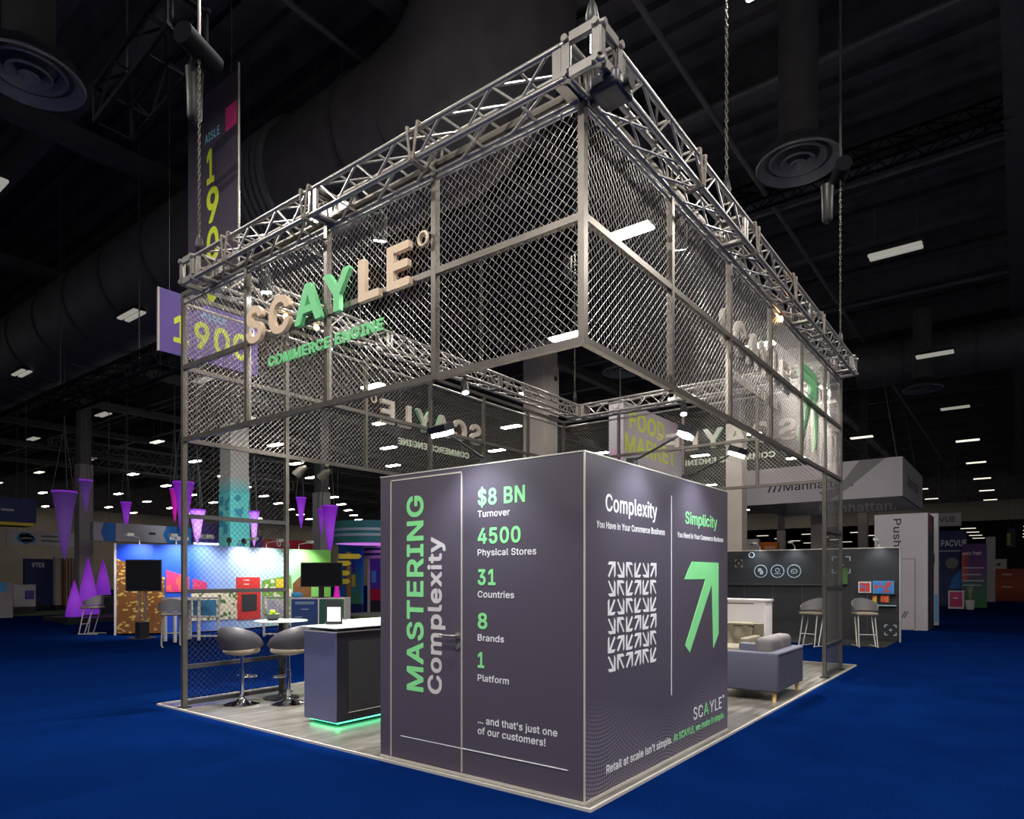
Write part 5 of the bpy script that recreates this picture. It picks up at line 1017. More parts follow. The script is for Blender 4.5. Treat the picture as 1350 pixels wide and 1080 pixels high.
corner('front truss corner block nearest the camera', TX0, TY0)
corner('left end truss corner block below the hoist chain', TX0, TY1)
corner('right end truss corner block above the far end post', TX1, TY0)
corner('rear truss corner block seen through the mesh', TX1, TY1)
e0 = 0.175
ym = (TY0+TY1)/2+0.3
for side, X in (('front left', TX0), ('rear right', TX1)):
    truss('silver box truss over the %s fence, part nearer the right' % side, (X, TY0+e0, TZ), (X, ym, TZ))
    truss('silver box truss over the %s fence, part farther left' % side, (X, ym, TZ), (X, TY1-e0, TZ))
d3 = (TX1-TX0-2*e0)/3
for side, Y in (('right', TY0), ('rear left', TY1)):
    for k, wd in enumerate(('near', 'middle', 'far')):
        truss('silver box truss over the %s fence, %s third' % (side, wd), (TX0+e0+d3*k, Y, TZ), (TX0+e0+d3*(k+1), Y, TZ))


# dark lighting trusses elsewhere under the roof
truss('dark lighting truss high at upper left beside the hoist motor', (0.245, 8.021, 8.248), (0.254, 5.863, 8.555), 'darkrig', 0.5, 0.035, 'lighting_truss', 0.8, 'dark trusses of the hall')
p = Vector((3.398, 21.043, 6.565)); truss('dark lighting truss hanging over the left booths, sloping up in view', p, (p.x, p.y-8.2, p.z), 'darkrig', 0.5, 0.04, 'lighting_truss', 0.8, 'dark trusses of the hall')
p = Vector((6.949, 31.233, 7.420)); truss('upper of two grey trusses above the purple cones', p, (p.x+8.4, p.y, p.z), 'beam', 0.4, 0.03, 'lighting_truss', 0.7, 'dark trusses of the hall')
p = Vector((7.212, 29.238, 6.453)); truss('lower of two grey trusses above the purple cones', p, (p.x+10.5, p.y, p.z), 'beam', 0.4, 0.03, 'lighting_truss', 0.7, 'dark trusses of the hall')
p = Vector((14.848, -2.236, 12.082)); truss('dark lighting truss across the upper right ceiling', p, (p.x, p.y+9, p.z), 'darkrig', 0.5, 0.035, 'lighting_truss', 0.8, 'dark trusses of the hall')


# ------------------------------------------------------------------ rigging
def strap(label, axis, a, topz=5.13):
    t = thing('rigging_strap', label, 'strap', (0, 0, 0), group='webbing straps holding the fence to the truss')
    for s in (-1, 1):
        pts = []
        for (n, z) in ((0.03, FZ1+0.03), (0.03+0.03, TZ-0.1), (0.065, TZ+0.145), (-0.09, TZ+0.15), (-0.235, TZ+0.145), (-0.24, TZ-0.14), (-0.10, TZ-0.15), (0.025, FZ1+0.035)):
            k = 0.015+0.045*max(0, min(1, (z-FZ1)/0.2))
            a_ = a+s*k
            pts.append((n, a_, z) if axis == 'Y' else (a_, n-0.025, z))
        t_ = MB()
        for p0, p1 in zip(pts[:-1], pts[1:]):
            t_.tube([p0, p1], 0.011, 5)
        t_.build('webbing_loop', M_['strap'], t)
    c = (0.03, a, FZ1+0.035) if axis == 'Y' else (a, 0.03, FZ1+0.035)
    MB().tube([(c[0]+(0.0 if axis == 'Y' else 0.02*math.cos(q)), c[1]+(0.02*math.cos(q) if axis == 'Y' else 0), c[2]+0.025*math.sin(q)) for q in [2*PI*i/10 for i in range(10)]], 0.006, 6, True).build('shackle', M_['chrome'], t, smooth=60)


strap('grey webbing strap on the front left truss, first from the corner', 'Y', 1.43)
strap('grey webbing strap on the front left truss, beside its joint', 'Y', 2.83)
strap('grey webbing strap on the front left truss, nearest its left end', 'Y', 4.19)
for a, wd in ((1.48, 'first'), (2.93, 'second'), (4.35, 'third'), (5.78, 'fourth')):
    strap('grey webbing strap on the right truss, %s from the near corner' % wd, 'X', a)


def chain(t, x, y, z0, z1, ln=0.05, r=0.0045):
    mb = MB(); z = z0; i = 0
    while z < z1:
        pts = []
        for q in range(8):
            a = 2*PI*q/8
            du, dz = 0.013*math.cos(a), ln*0.62*math.sin(a)
            pts.append((x+(du if i % 2 else 0), y+(0 if i % 2 else du), z+ln/2+dz))
        mb.tube(pts, r, 4, True); z += ln*0.9; i += 1
    mb.build('chain', M_['rigchain'], t)


def hoist(label, x, y, z0, z1, motor=True, mlabel=None):
    t = thing('chain_hoist', label, 'chain hoist', (x, y, z0), group='chain hoists lifting the truss')
    chain(t, x, y, z0, z1)
    MB().lathe([(0.0, -0.10), (0.03, -0.09), (0.045, -0.02), (0.03, 0.06), (0.012, 0.1)], 12, (x, y, z0)).build('hook_block', M_['black'], t, smooth=60)
    for s in (-1, 1):
        MB().tube([(x, y, z0-0.08), (x+0.1*s, y, TZ+0.12)], 0.008, 5).build('sling_leg', M_['black'], t)
    if motor:
        z = z1
        MB().tube([(x-0.24, y-0.1, z+0.06), (x+0.24, y+0.1, z+0.06)], 0.12, 16).build('motor_body', M_['darkrig'], t, smooth=40)
        MB().lathe([(0.02, 0.17), (0.02, 13.2-z)], 6, (x, y, z)).build('suspension_cable', M_['beam'], t)
        b = MB().lathe([(0.04, -0.6), (0.08, -0.55), (0.09, -0.15), (0.10, 0)], 14, (x+0.05, y+0.2, z-0.05)).build('chain_bag', M_['black'], t, smooth=60)


hoist('chain hoist with bagged motor over the left end of the truss', TX0, TY1, 5.32, 7.45)
hoist('chain hoist rising from the truss corner nearest the camera', TX0, TY0, 5.30, 13.2, False)
hoist('chain hoist over the right truss, nearer one', 2.46, TY0, 5.33, 13.2, False)
hoist('chain hoist with motor over the far end of the right truss', 7.6, TY0, 5.33, 7.9)
hoist('chain hoist seen through the mesh over the rear left truss', 4.85, TY1, 5.30, 8.85, False)
hoist('chain hoist over the rear truss corner behind the column', TX1-0.1, TY1, 5.30, 8.4)


m_ = thing('hoist_motor', 'dark hoist motor tucked under the front truss corner', 'hoist motor', (TX0+0.02, TY0+0.02, 4.72))
MB().rbox(TX0-0.02, TX0+0.22, TY0-0.20, TY0+0.02, 4.76, 4.88, 0.03, 3).build('motor_body', mat('navy_motor_casing', (0.02, 0.022, 0.04), 0.4, noise=0.2), m_, smooth=50)
MB().tube([(TX0+0.10, TY0-0.24, 4.82), (TX0+0.10, TY0+0.06, 4.82)], 0.05, 14).build('gearbox', M_['black'], m_, smooth=40)
MB().tube([(TX0, TY0, 4.85), (TX0, TY0, 5.2)], 0.012, 6).build('hook_rod', M_['chrome'], m_)
for k in range(3): MB().box(TX0+0.02+0.06*k, TX0+0.05+0.06*k, TY0-0.205, TY0-0.20, 4.79, 4.83).build('label_plate', M_['trimw'], m_)


def spot(label, x, y, z, tx, ty, tz, e=60, lens='flood', ang=70, col=(1, 0.96, 0.9)):
    t = thing('stage_spotlight', label, 'spotlight', (x, y, z), group='small spotlights clamped to the truss')
    d = (Vector((tx, ty, tz))-Vector((x, y, z))).normalized(); c = Vector((x, y, z))
    MB().tube([c-d*0.14, c-d*0.12, c+d*0.06, c+d*0.08], [0.04, 0.06, 0.065, 0.07], 14).build('can', M_['black'], t, smooth=40)
    MB().tube([c+d*0.082, c+d*0.086], 0.055, 14).build('lens', M_[lens], t)
    MB().tube([(x-0.075, y, z), (x-0.075, y, z+0.14), (x+0.075, y, z+0.14), (x+0.075, y, z)], 0.008, 6).build('yoke', M_['black'], t)
    MB().box(x-0.02, x+0.02, y-0.03, y+0.03, z+0.13, TZ-0.12).build('clamp', M_['black'], t)
    lamp('SPOT', c+d*0.1, e, col, 0.05, None, (tx, ty, tz), t, ang, 0.8)


spot('small spotlight under the front left truss, farther left', 0.12, 4.0, 4.68, 1.1, 4.3, 0, 1040)
spot('small spotlight under the front left truss, near the box', 0.12, 2.2, 4.68, 1.2, 3.6, 0, 800)
spot('small spotlight under the right truss, second fence bay', 1.9, 0.12, 4.68, 4.3, 1.2, 0, 1040)
spot('small spotlight under the right truss, last fence bay', 7.6, 0.12, 4.68, 6.2, 1.0, 0, 1200)
spot('small spotlight under the rear left truss, above the stools', 1.6, 4.865, 4.66, 0.6, 5.0, 0, 960)
spot('small spotlight under the rear left truss, middle bay', 4.3, 4.865, 4.66, 3.6, 3.4, 0, 1200)
spot('small spotlight under the rear right truss, over the sofas', 7.855, 2.6, 4.66, 6.2, 1.8, 0, 1200)

for x, wd in ((1.66, 'nearer the stools'), (2.06, 'farther along')):
    t = thing('clamp_spotlight', 'silver clamp spotlight under the rear left fence rail, ' + wd, 'spotlight', (x, YL, 3.15), group='clamp spotlights under the rear fence rail')
    MB().tube([(x, YL, FZ0-0.025), (x, YL, 3.06)], 0.010, 6).build('stem', M_['black'], t)
    MB().box(x-0.03, x+0.03, YL-0.035, YL+0.035, FZ0-0.045, FZ0-0.025).build('clamp', M_['alu'], t)
    MB().tube([(x+0.05, YL-0.04, 3.10), (x, YL, 3.06), (x-0.05, YL+0.06, 2.98)], [0.03, 0.055, 0.07], 14).build('can', M_['rigchain'], t, smooth=40)
    MB().tube([(x-0.051, YL+0.0612, 2.978), (x-0.053, YL+0.0636, 2.974)], 0.06, 14).build('lens', M_['glass'], t)


def warm(label, x, y, z, ztop):
    t = thing('warm_lamp', label, 'lamp', (x, y, z), group='small warm lamps on the truss')
    MB().lathe([(0.0, -0.035), (0.025, -0.025), (0.034, 0.0), (0.02, 0.03), (0.012, 0.035)], 12, (x, y, z)).build('bulb', M_['warm'], t, smooth=60)
    MB().lathe([(0.014, 0.03), (0.018, 0.035), (0.018, ztop-z)], 10, (x, y, z)).build('socket', M_['black'], t, smooth=40)


warm('small warm lamp on the rear left truss, behind the first cream letter', 0.95, TY1-0.115, 4.80, 4.85)
warm('small warm lamp on the rear left truss, behind the first mint letter', 1.40, TY1-0.115, 4.80, 4.85)
warm('small warm lamp under the right truss by the green arrow', 4.7, TY0+0.115, 4.78, 4.85)

# ------------------------------------------------------------------ the graphic box room of the stand
BY, BX = 2.057, 2.80
box = thing('graphic_box', 'dark aubergine box room covered in white and mint lettering', 'booth room', (0, 0, 0))
MB().box(0.012, BX, 0.012, BY, 0.018, 2.435).build('body', M_['aub'], box)
MB().box(0, 0.012, 0.0, BY, 0.04, 2.435).build('left_panel', M_['aub'], box)
MB().box(0.012, BX, 0, 0.012, 0.04, 2.435).build('right_panel', M_['dots'], box)
MB().box(-0.004, BX+0.004, -0.004, BY+0.004, 2.435, 2.445).build('top_edge', M_['trimw'], box)
MB().box(-0.006, 0.004, -0.006, 0.004, 0.04, 2.435).build('corner_edge', M_['trimw'], box)
MB().box(-0.004, BX+0.002, -0.004, BY+0.002, 0.018, 0.04).build('base_edge', M_['trimw'], box)
door = MB().box(-0.004, 0, 1.115, 1.915, 0.05, 2.395).build('door', M_['aub'], box)
MB().box(-0.008, 0, 1.912, 1.924, 0.05, 2.40).box(-0.008, 0, 1.106, 1.118, 0.05, 2.40).box(-0.008, 0, 1.106, 1.924, 2.392, 2.404).build('door_frame', M_['trimw'], box)
m = MB().tube([(-0.004, 1.155, 1.115), (-0.055, 1.155, 1.115), (-0.06, 1.17, 1.115), (-0.06, 1.30, 1.115)], 0.010, 8)
m.build('handle', M_['alu'], door, smooth=50)
MB().tube([(-0.004, 1.155, 1.115), (-0.012, 1.155, 1.115)], 0.026, 16).build('rosette', M_['alu'], door, smooth=40)
MB().tube([(-0.004, 1.155, 1.03), (-0.012, 1.155, 1.03)], 0.024, 16).build('lock', M_['alu'], door, smooth=40)
MB().box(-0.006, 0, 0.13, 1.106, 0.232, 0.238).build('printed_line', M_['white'], box)
MB().box(-0.006, -0.004, 1.118, 1.80, 0.232, 0.238).build('printed_line', M_['white'], door)
L_ = lambda s, m, y, z, wd, cap, b=0.03: txt(box, s, M_[m], '-X', (-0.001, y, z), wd, cap, b)
txt(door, 'MASTERING', M_['green'], '-X', (-0.005, 1.53, 0.63), 1.62, 0.195, 0.05, rot=90)
txt(door, 'Complexity', M_['panelw'], '-X', (-0.005, 1.325, 0.63), 1.27, 0.155, 0.035, rot=90)
for num, lab, zn, zl, wn, wl in (('$8 BN', 'Turnover', 2.125, 2.035, .45, .31), ('4500', 'Physical Stores', 1.83, 1.74, .41, .55),
                                 ('31', 'Countries', 1.515, 1.42, .175, .35), ('8', 'Brands', 1.18, 1.088, .095, .255), ('1', 'Platform', 0.88, 0.78, .065, .30)):
    L_(num, 'green', 0.95, zn, wn, 0.122 if num != '$8 BN' else 0.125, 0.035)
    L_(lab, 'white', 0.95, zl, wl, 0.05, 0.028)
L_("... and that's just one", 'white', 0.95, 0.455, .73, 0.054, 0.028)
L_('of our customers!', 'white', 0.95, 0.372, .63, 0.054, 0.028)
R_ = lambda s, m, x, z, wd, cap, b=0.03: txt(box, s, M_[m], '-Y', (x, -0.001, z), wd, cap, b)
R_('Complexity', 'white', .29, 2.052, .85, .125, 0.025)
R_('You Have in Your Commerce Business', 'white', .16, 1.925, 1.13, .05, 0.025)
R_('Simplicity', 'green', 1.72, 2.052, .78, .108, 0.025)
R_('You Need in Your Commerce Business', 'white', 1.55, 1.922, 1.12, .046, 0.025)
MB().box(1.421, 1.431, -0.003, 0, 0.57, 2.27).build('printed_line', M_['white'], box)
MB().prism(ARW, (1.70, 0, 0.885), (1, 0, 0), UP, (0, -0.003, 0)).build('printed_arrow', M_['green'], box)
PAT = ['NE SE NW SW SE NE', 'SE NW SW NE SW NW', 'SW SE NW SW SE SW', 'SE NW SW NE SW NE', 'SW NE SW NE SE NW', 'SE NW NE NE NW SW']
mb = MB()
for j, row in enumerate(PAT):
    for i, dr in enumerate(row.split()):
        poly = [((p[0]/0.84-0.5), (p[1]/0.83-0.5)) for p in ARW]
        if 'W' in dr: poly = [(-a, b) for a, b in poly]
        if 'S' in dr: poly = [(a, -b) for a, b in poly]
        poly = [(a*0.112, b*0.118) for a, b in poly]
        if (('W' in dr) != ('S' in dr)): poly = poly[::-1]
        mb.prism(poly, (0.31+0.1385*(i+0.5), 0, 1.70-0.137*(j+0.5)), (1, 0, 0), UP, (0, -0.003, 0))
mb.build('printed_arrow_pattern', M_['white'], box)
x = 1.91
for ch, wd in (('S', .085), ('C', .105), ('A', .115), ('Y', .11), ('L', .075), ('E', .075)):
    R_(ch, 'green' if ch in 'A' else 'white', x, .272, wd, .112, 0.005); x += wd+0.03
MB().tube([(2.675+0.012*math.cos(q), -0.002, 0.38+0.014*math.sin(q)) for q in [2*PI*i/12 for i in range(12)]], 0.003, 4, True).build('degree_ring', M_['white'], box)
R_("Retail at scale isn't simple.", 'white', .30, .162, 1.13, .062, 0.03)
R_('At SCAYLE, we make it simple.', 'green', 1.47, .162, 1.23, .062, 0.03)


def arm_light(label, base, head, aim, e=42):
    b, hd, am = Vector(base), Vector(head), Vector(aim)
    t = thing('arm_light', label, 'arm light', base, group='arm floodlights on the dark box')
    MB().box(b.x-0.04, b.x+0.04, b.y-0.03, b.y+0.03, b.z, b.z+0.05).build('clamp', M_['black'], t)
    MB().tube([b+Vector((0, 0, 0.04)), b+(hd-b)*0.15+Vector((0, 0, 0.02)), hd], 0.009, 8).build('arm', M_['black'], t, smooth=50)
    d = (am-hd).normalized(); sd = d.cross(UP).normalized(); up = sd.cross(d)
    def blk(s0, s1, hw, hh_):
        v = [hd+d*s+sd*a*hw+up*c*hh_ for s in (s0, s1) for a, c in ((-1, -1), (1, -1), (1, 1), (-1, 1))]
        return MB().add(v, [(0, 3, 2, 1), (4, 5, 6, 7), (0, 1, 5, 4), (1, 2, 6, 5), (2, 3, 7, 6), (3, 0, 4, 7)])
    blk(-0.03, 0.02, 0.085, 0.05).build('head', M_['black'], t)
    blk(0.021, 0.05, 0.075, 0.04).build('lens', M_['flood'], t)
    lamp('SPOT', hd+d*0.07, e, (0.84, 0.9, 1.0), 0.05, None, aim, t, 110, 0.9)


arm_light('arm floodlight over the left face of the dark box', (0.03, 0.89, 2.445), (-0.42, 0.94, 2.64), (0.0, 0.92, 1.6))
arm_light('arm floodlight over the word Complexity on the right face', (0.76, 0.03, 2.445), (0.8, -0.40, 2.66), (0.74, 0.0, 1.6))
arm_light('arm floodlight farther along the right face of the box', (1.82, 0.03, 2.445), (1.86, -0.42, 2.67), (1.9, 0.0, 1.6))

# ------------------------------------------------------------------ counter and stools
ct = thing('reception_counter', 'dark counter with glass top and green underglow beside the box', 'counter', (0.454, 3.24, 0.018))
MB().box(0.454, 1.98, 3.24, 3.77, 0.065, 0.995).build('body', M_['navy'], ct)
MB().box(0.444, 0.454, 3.235, 3.775, 0.065, 0.995).build('side_panel', M_['navyl'], ct)
MB().box(0.60, 1.9, 3.232, 3.24, 0.16, 0.90).build('front_panel', M_['blackm'], ct)
MB().box(0.60, 1.9, 3.229, 3.233, 0.150, 0.157).build('metal_line', M_['trimw'], ct)
MB().box(0.52, 1.94, 3.30, 3.71, 0.018, 0.065).build('plinth', M_['black'], ct)
MB().box(0.49, 1.95, 3.27, 3.30, 0.045, 0.062).box(0.49, 0.52, 3.27, 3.74, 0.045, 0.062).build('light_strip', M_['led'], ct)
MB().box(0.444, 1.98, 3.235, 3.775, 0.995, 1.008).build('worktop', M_['panelw'], ct)
MB().rbox(0.42, 2.0, 3.21, 3.80, 1.036, 1.05, 0.006, 2).build('glass_top', M_['glass'], ct)
for x_ in (0.49, 1.25, 1.93):
    for y_ in (3.28, 3.73):
        MB().tube([(x_, y_, 1.008), (x_, y_, 1.036)], 0.011, 10).build('standoff', M_['chrome'], ct)
if True:
    t = thing('table_card', 'black upright card with a blank white square on the counter', 'card', (0.80, 3.70, 1.05))
    u = Vector((0.60, -0.80, 0)); n = Vector((-0.8, -0.6, 0))
    o_ = Vector((0.78, 3.70, 1.05))
    MB().prism([(-0.09, 0), (0.09, 0), (0.09, 0.26), (-0.09, 0.26)], o_, u, UP, n*0.012).build('card', M_['black'], t)
    MB().prism([(-0.075, 0.03), (0.075, 0.03), (0.075, 0.19), (-0.075, 0.19)], o_+n*0.0121, u, UP, n*0.002).build('white_square', M_['white'], t)
    MB().prism([(-0.07, 0), (0.07, 0), (0.06, 0.012), (-0.06, 0.012)], o_-n*0.03, u, UP, n*0.085).build('foot', M_['black'], t)


wt = thing('side_counter', 'pale low counter top showing behind the glass counter', 'counter', (2.2, 4.6, 0.018))
MB().box(1.58, 2.9, 4.33, 4.85, 0.97, 1.0).build('worktop', M_['panelw'], wt)
MB().box(1.64, 2.84, 4.39, 4.79, 0.018, 0.97).build('body', M_['navy'], wt)


def bar_stool():
    t = thing('bar_stool', 'bar stool', 'bar stool', (0, 0, 0), group='swivel bar stools of the stand')
    MB().lathe([(0.0, 0.0), (0.205, 0.0), (0.21, 0.008), (0.17, 0.022), (0.07, 0.045), (0.035, 0.075), (0.03, 0.1)], 28).build('base', M_['chrome'], t, smooth=50)
    MB().lathe([(0.028, 0.09), (0.028, 0.42), (0.02, 0.425), (0.02, 0.62)], 14).build('column', M_['chrome'], t, smooth=50)
    pts = [(0.03, 0.0, 0.33)]+[(0.10+0.09*math.cos(a), 0.13*math.sin(a), 0.33) for a in [-PI/2+PI*i/10 for i in range(11)]]
    MB().tube([(0.02, -0.02, 0.33)]+pts[1:]+[(0.02, 0.02, 0.33)], 0.010, 8).build('footrest', M_['chrome'], t, smooth=60)
    MB().lathe([(0.0, 0.60), (0.10, 0.605), (0.19, 0.625), (0.215, 0.65), (0.205, 0.685), (0.15, 0.70), (0.0, 0.705)], 28).build('seat', M_['seatg'], t, smooth=60)
    # wrap-round shell back, higher behind, open towards +X
    N = 22; vs = []; fs = []
    for i in range(N+1):
        a = PI+math.radians(-118+236*i/N); k = abs(i/N-0.5)*2
        ro = 0.255-0.02*k; ri = ro-0.035+0.02*k
        zb = 0.70-0.02*(1-k); zt = 0.955-0.20*k**1.7
        ex = 0.03*(1-k)
        prof = [(ri, zb), (ro, zb), (ro+0.02+ex, (zb+zt)/2), (ro+ex, zt), (ro-0.02+ex, zt+0.014), (ri+ex, zt), (ri+0.005, (zb+zt)/2)]
        for (r_, z_) in prof: vs.append((r_*math.cos(a), r_*math.sin(a), z_))
    m_ = len(prof)
    for i in range(N):
        for q in range(m_): fs.append((i*m_+q, i*m_+(q+1) % m_, (i+1)*m_+(q+1) % m_, (i+1)*m_+q))
    fs.append(tuple(reversed(range(m_)))); fs.append(tuple(range(N*m_, (N+1)*m_)))
    MB().add(vs, fs).build('backrest', M_['seat'], t, smooth=60)
    return t


bs = bar_stool(); bs.location = (0.56, 5.2, 0.018); bs.rotation_euler.z = math.radians(25)
bs['label'] = 'charcoal swivel bar stool nearest the fence panel, left of the table'
dup(bs, (0.93, 4.78, 0.018), math.radians(95), 'charcoal swivel bar stool half hidden behind the dark counter')
dup(bs, (1.92, 5.25, 0.018), math.radians(188), 'charcoal swivel bar stool behind the counter, its rim just visible')
tb = thing('bar_table', 'small round glass-topped bar table with black column', 'table', (1.10, 5.19, 0.018))
MB().lathe([(0.0, 0), (0.22, 0), (0.22, 0.012), (0.04, 0.03), (0.03, 0.06)], 28, (1.10, 5.19, 0.018)).build('base', M_['black'], tb, smooth=50)
MB().lathe([(0.03, 0.05), (0.03, 0.985)], 14, (1.10, 5.19, 0.018)).build('column', M_['black'], tb, smooth=50)
MB().lathe([(0.0, 0.985), (0.325, 0.985), (0.33, 0.992), (0.325, 1.0), (0.0, 1.0)], 36, (1.10, 5.19, 0.018)).build('table_top', M_['glass'], tb, smooth=40)
bw = MB().lathe([(0.0, 0), (0.05, 0), (0.09, 0.035), (0.115, 0.085), (0.108, 0.085), (0.08, 0.04), (0.04, 0.012), (0.0, 0.012)], 24, (1.02, 5.25, 1.018)).build('fruit_bowl', M_['black'], None, smooth=60)
tag(bw, 'black bowl of green apples on the round bar table', 'bowl')
ap = None
for i, (dx, dy, dz, wd) in enumerate(((-0.045, 0.0, 0.055, 'left'), (0.04, 0.035, 0.055, 'rear'), (0.035, -0.045, 0.057, 'front right'), (-0.005, 0.0, 0.105, 'topmost'))):
    if ap is None:
        ap = thing('apple', '', 'apple', (0, 0, 0), group='green apples in the bowl')
        MB().lathe([(0.0, -0.028), (0.02, -0.034), (0.036, -0.012), (0.038, 0.008), (0.026, 0.03), (0.01, 0.031), (0.0, 0.024)], 16).build('flesh', M_['apple'], ap, smooth=70)
        MB().tube([(0, 0, 0.024), (0.004, 0, 0.045)], 0.002, 5).build('stem', M_['wood'], ap)
        a_ = ap
    else:
        a_ = dup(ap, (0, 0, 0))
    a_.location = (1.02+dx, 5.25+dy, 1.018+dz); a_['label'] = '%s green apple in the black bowl on the bar table' % wd

# ------------------------------------------------------------------ lounge
F0 = 0.018
sf = thing('settee', 'blue-grey velvet settee on oak legs at the right floor edge', 'sofa', (5.2, 0.43, F0))
mb = MB().box(4.66, 5.76, 0.04, 0.12, 0.14, 0.60)
x = 4.64
while x < 5.77:
    mb.tube([(x, 0.035, 0.15), (x, 0.035, 0.60)], 0.03, 8); x += 0.06
mb.rbox(4.62, 5.80, 0.0, 0.14, 0.585, 0.63, 0.02, 3)
mb.build('backrest', M_['velvet'], sf, smooth=50)
for x0 in (4.60, 5.70):
    MB().rbox(x0, x0+0.12, 0.01, 0.86, 0.135, 0.628, 0.025, 3).build('arm', M_['velvet'], sf, smooth=50)
MB().rbox(4.72, 5.70, 0.12, 0.84, 0.135, 0.30, 0.02, 3).build('seat_base', M_['velvet'], sf, smooth=50)
MB().rbox(4.725, 5.695, 0.14, 0.87, 0.30, 0.45, 0.04, 4).build('seat_cushion', M_['velvetl'], sf, smooth=60)
for x0, x1 in ((4.735, 5.205), (5.215, 5.685)):
    MB().rbox(x0, x1, 0.12, 0.34, 0.46, 0.80, 0.07, 5).build('back_cushion', M_['velvetl'], sf, smooth=60)
for x_ in (4.67, 5.73):
    for y_ in (0.07, 0.79):
        MB().lathe([(0.022, 0), (0.03, 0.12)], 14, (x_, y_, F0)).build('leg', M_['oak'], sf, smooth=50)

ts = thing('tufted_sofa', 'olive-grey button-tufted sofa in front of the white counter', 'sofa', (7.15, 2.2, F0))
x0, x1, y0, y1 = 6.72, 7.56, 1.06, 3.1
N, K = 60, 14; vs = []; fs = []
for j in range(K+1):
    for i in range(N+1):
        u = i/N; v = j/K
        a = u*7*PI; b = v*2.0*PI
        bul = 0.055*(abs(math.sin(a+b/2*1.0)*math.sin(a-b/2*1.0)))**0.45
        vs.append((7.38-bul+0.05*v-0.03, y0+0.12+(y1-y0-0.24)*u, 0.40+0.385*v))
for j in range(K):
    for i in range(N):
        q = j*(N+1)+i; fs.append((q, q+1, q+N+2, q+N+1))
bk = MB().add(vs, fs).box(7.40, x1, y0, y1, 0.14, 0.785)
bk.rbox(7.34, x1, y0+0.1, y1-0.1, 0.75, 0.80, 0.02, 3)
bk.build('backrest', M_['olive'], ts, smooth=60)
mb = MB()
for r_ in range(3):
    for i in range(7):
        yy = y0+0.12+(y1-y0-0.24)*((i+(0.5 if r_ % 2 else 1.0))/7.0)
        if yy < y1-0.15: mb.lathe([(0.0, -0.012), (0.012, -0.006), (0.012, 0.006), (0.0, 0.012)], 8, (7.36+0.018*r_, yy, 0.47+0.11*r_))
mb.build('tuft_button', M_['olive'], ts)
MB().rbox(6.74, 7.40, y0+0.12, y1-0.12, 0.30, 0.45, 0.04, 4).build('seat_cushion', M_['olive'], ts, smooth=60)
MB().box(6.76, 7.45, y0+0.05, y1-0.05, 0.14, 0.30).build('seat_base', M_['olive'], ts)
for ya in (y0, y1-0.13):
    MB().rbox(6.72, 7.5, ya, ya+0.13, 0.14, 0.60, 0.03, 3).build('arm', M_['olive'], ts, smooth=50)
for x_ in (6.80, 7.48):
    for y_ in (y0+0.08, y1-0.08):
        MB().lathe([(0.018, 0), (0.026, 0.125)], 12, (x_, y_, F0)).build('leg', M_['oak'], ts, smooth=50)
wc = thing('white_counter', 'plain white counter behind the tufted sofa', 'counter', (7.95, 2.2, F0))
MB().box(7.80, 8.18, 1.10, 3.1, F0, 1.15).build('body', M_['panelw'], wc)
MB().box(7.78, 8.20, 1.08, 3.12, 1.15, 1.18).build('worktop', M_['panelw'], wc)
MB().box(7.795, 7.80, 1.30, 2.9, 1.10, 1.115).build('shadow_gap', M_['ink'], wc)


# ------------------------------------------------------------------ hanging banners
Y, x0, x1, z0, z1 = (10.517, 2.036, 4.077, 5.834, 7.030)
t = thing('aisle_banner', 'wide purple hanging aisle banner behind the left fence end', 'banner', (x0, Y, z0))
MB().box(x0, x1, Y, Y+0.05, z0, z1).build('panel', M_['signp'], t)
W, H = x1-x0, z1-z0
txt(t, 'AISLE', M_['cyan'], '-Y', (x0+W*0.40, Y, z0+H*0.73), W*0.26, H*0.14, 0.03)
txt(t, '1900', M_['lime'], '-Y', (x0+W*0.13, Y, z0+H*0.2), W*0.76, H*0.45, 0.06)
MB().box(x0-0.02, x0, Y-0.005, Y+0.055, z0, z1).build('edge_pole', M_['trimw'], t)
for x_ in (x0+0.2, x1-0.2): MB().tube([(x_, Y+0.025, z1), (x_, Y+0.025, 13.2)], 0.006, 4).build('cable', M_['beam'], t)
X, y0, y1, z0, z1 = (1.632, 7.131, 8.633, 5.985, 9.328)
t = thing('aisle_banner', 'tall dark aisle banner with stacked lime digits beside the hoist chain', 'banner', (X, y0, z0))
MB().box(X, X+0.05, y0, y1, z0, z1).build('panel', M_['signd'], t)
W, H = y1-y0, z1-z0
MB().box(X-0.003, X, y0+0.02, y0+W*0.22, z0+H*0.75, z0+H*0.86).build('printed_patch', M_['pink'], t)
txt(t, 'AISLE', M_['cyan'], '-X', (X, y1-W*0.36, z0+H*0.765), W*0.30, H*0.042, 0.03)
for i, ch in enumerate('1900'):
    txt(t, ch, M_['lime'], '-X', (X, y1-W*0.40, z0+H*(0.56-0.19*i)), W*(0.24 if ch != '1' else 0.15), H*0.165, 0.06)
MB().tube([(X+0.02, y0-0.01, z0), (X+0.02, y0-0.01, z1+0.1)], 0.014, 8).build('edge_pole', M_['trimw'], t)
for y_ in (y0+0.2, y1-0.2): MB().tube([(X+0.02, y_, z1), (X+0.02, y_, 13.2)], 0.006, 4).build('cable', M_['beam'], t)
Y, x0, x1, z0, z1 = (8.108, 15.941, 21.051, 5.346, 7.423)
t = thing('market_banner', 'white box banner with lime lettering seen inside the fence', 'banner', (x0, Y, z0))
MB().box(x0, x1, Y, Y+0.55, z0, z1).build('panel', M_['greyw'], t)
W, H = x1-x0, z1-z0
txt(t, 'FOOD', M_['lime'], '-Y', (x0+W*0.08, Y, z0+H*0.6), W*0.55, H*0.3, 0.04)
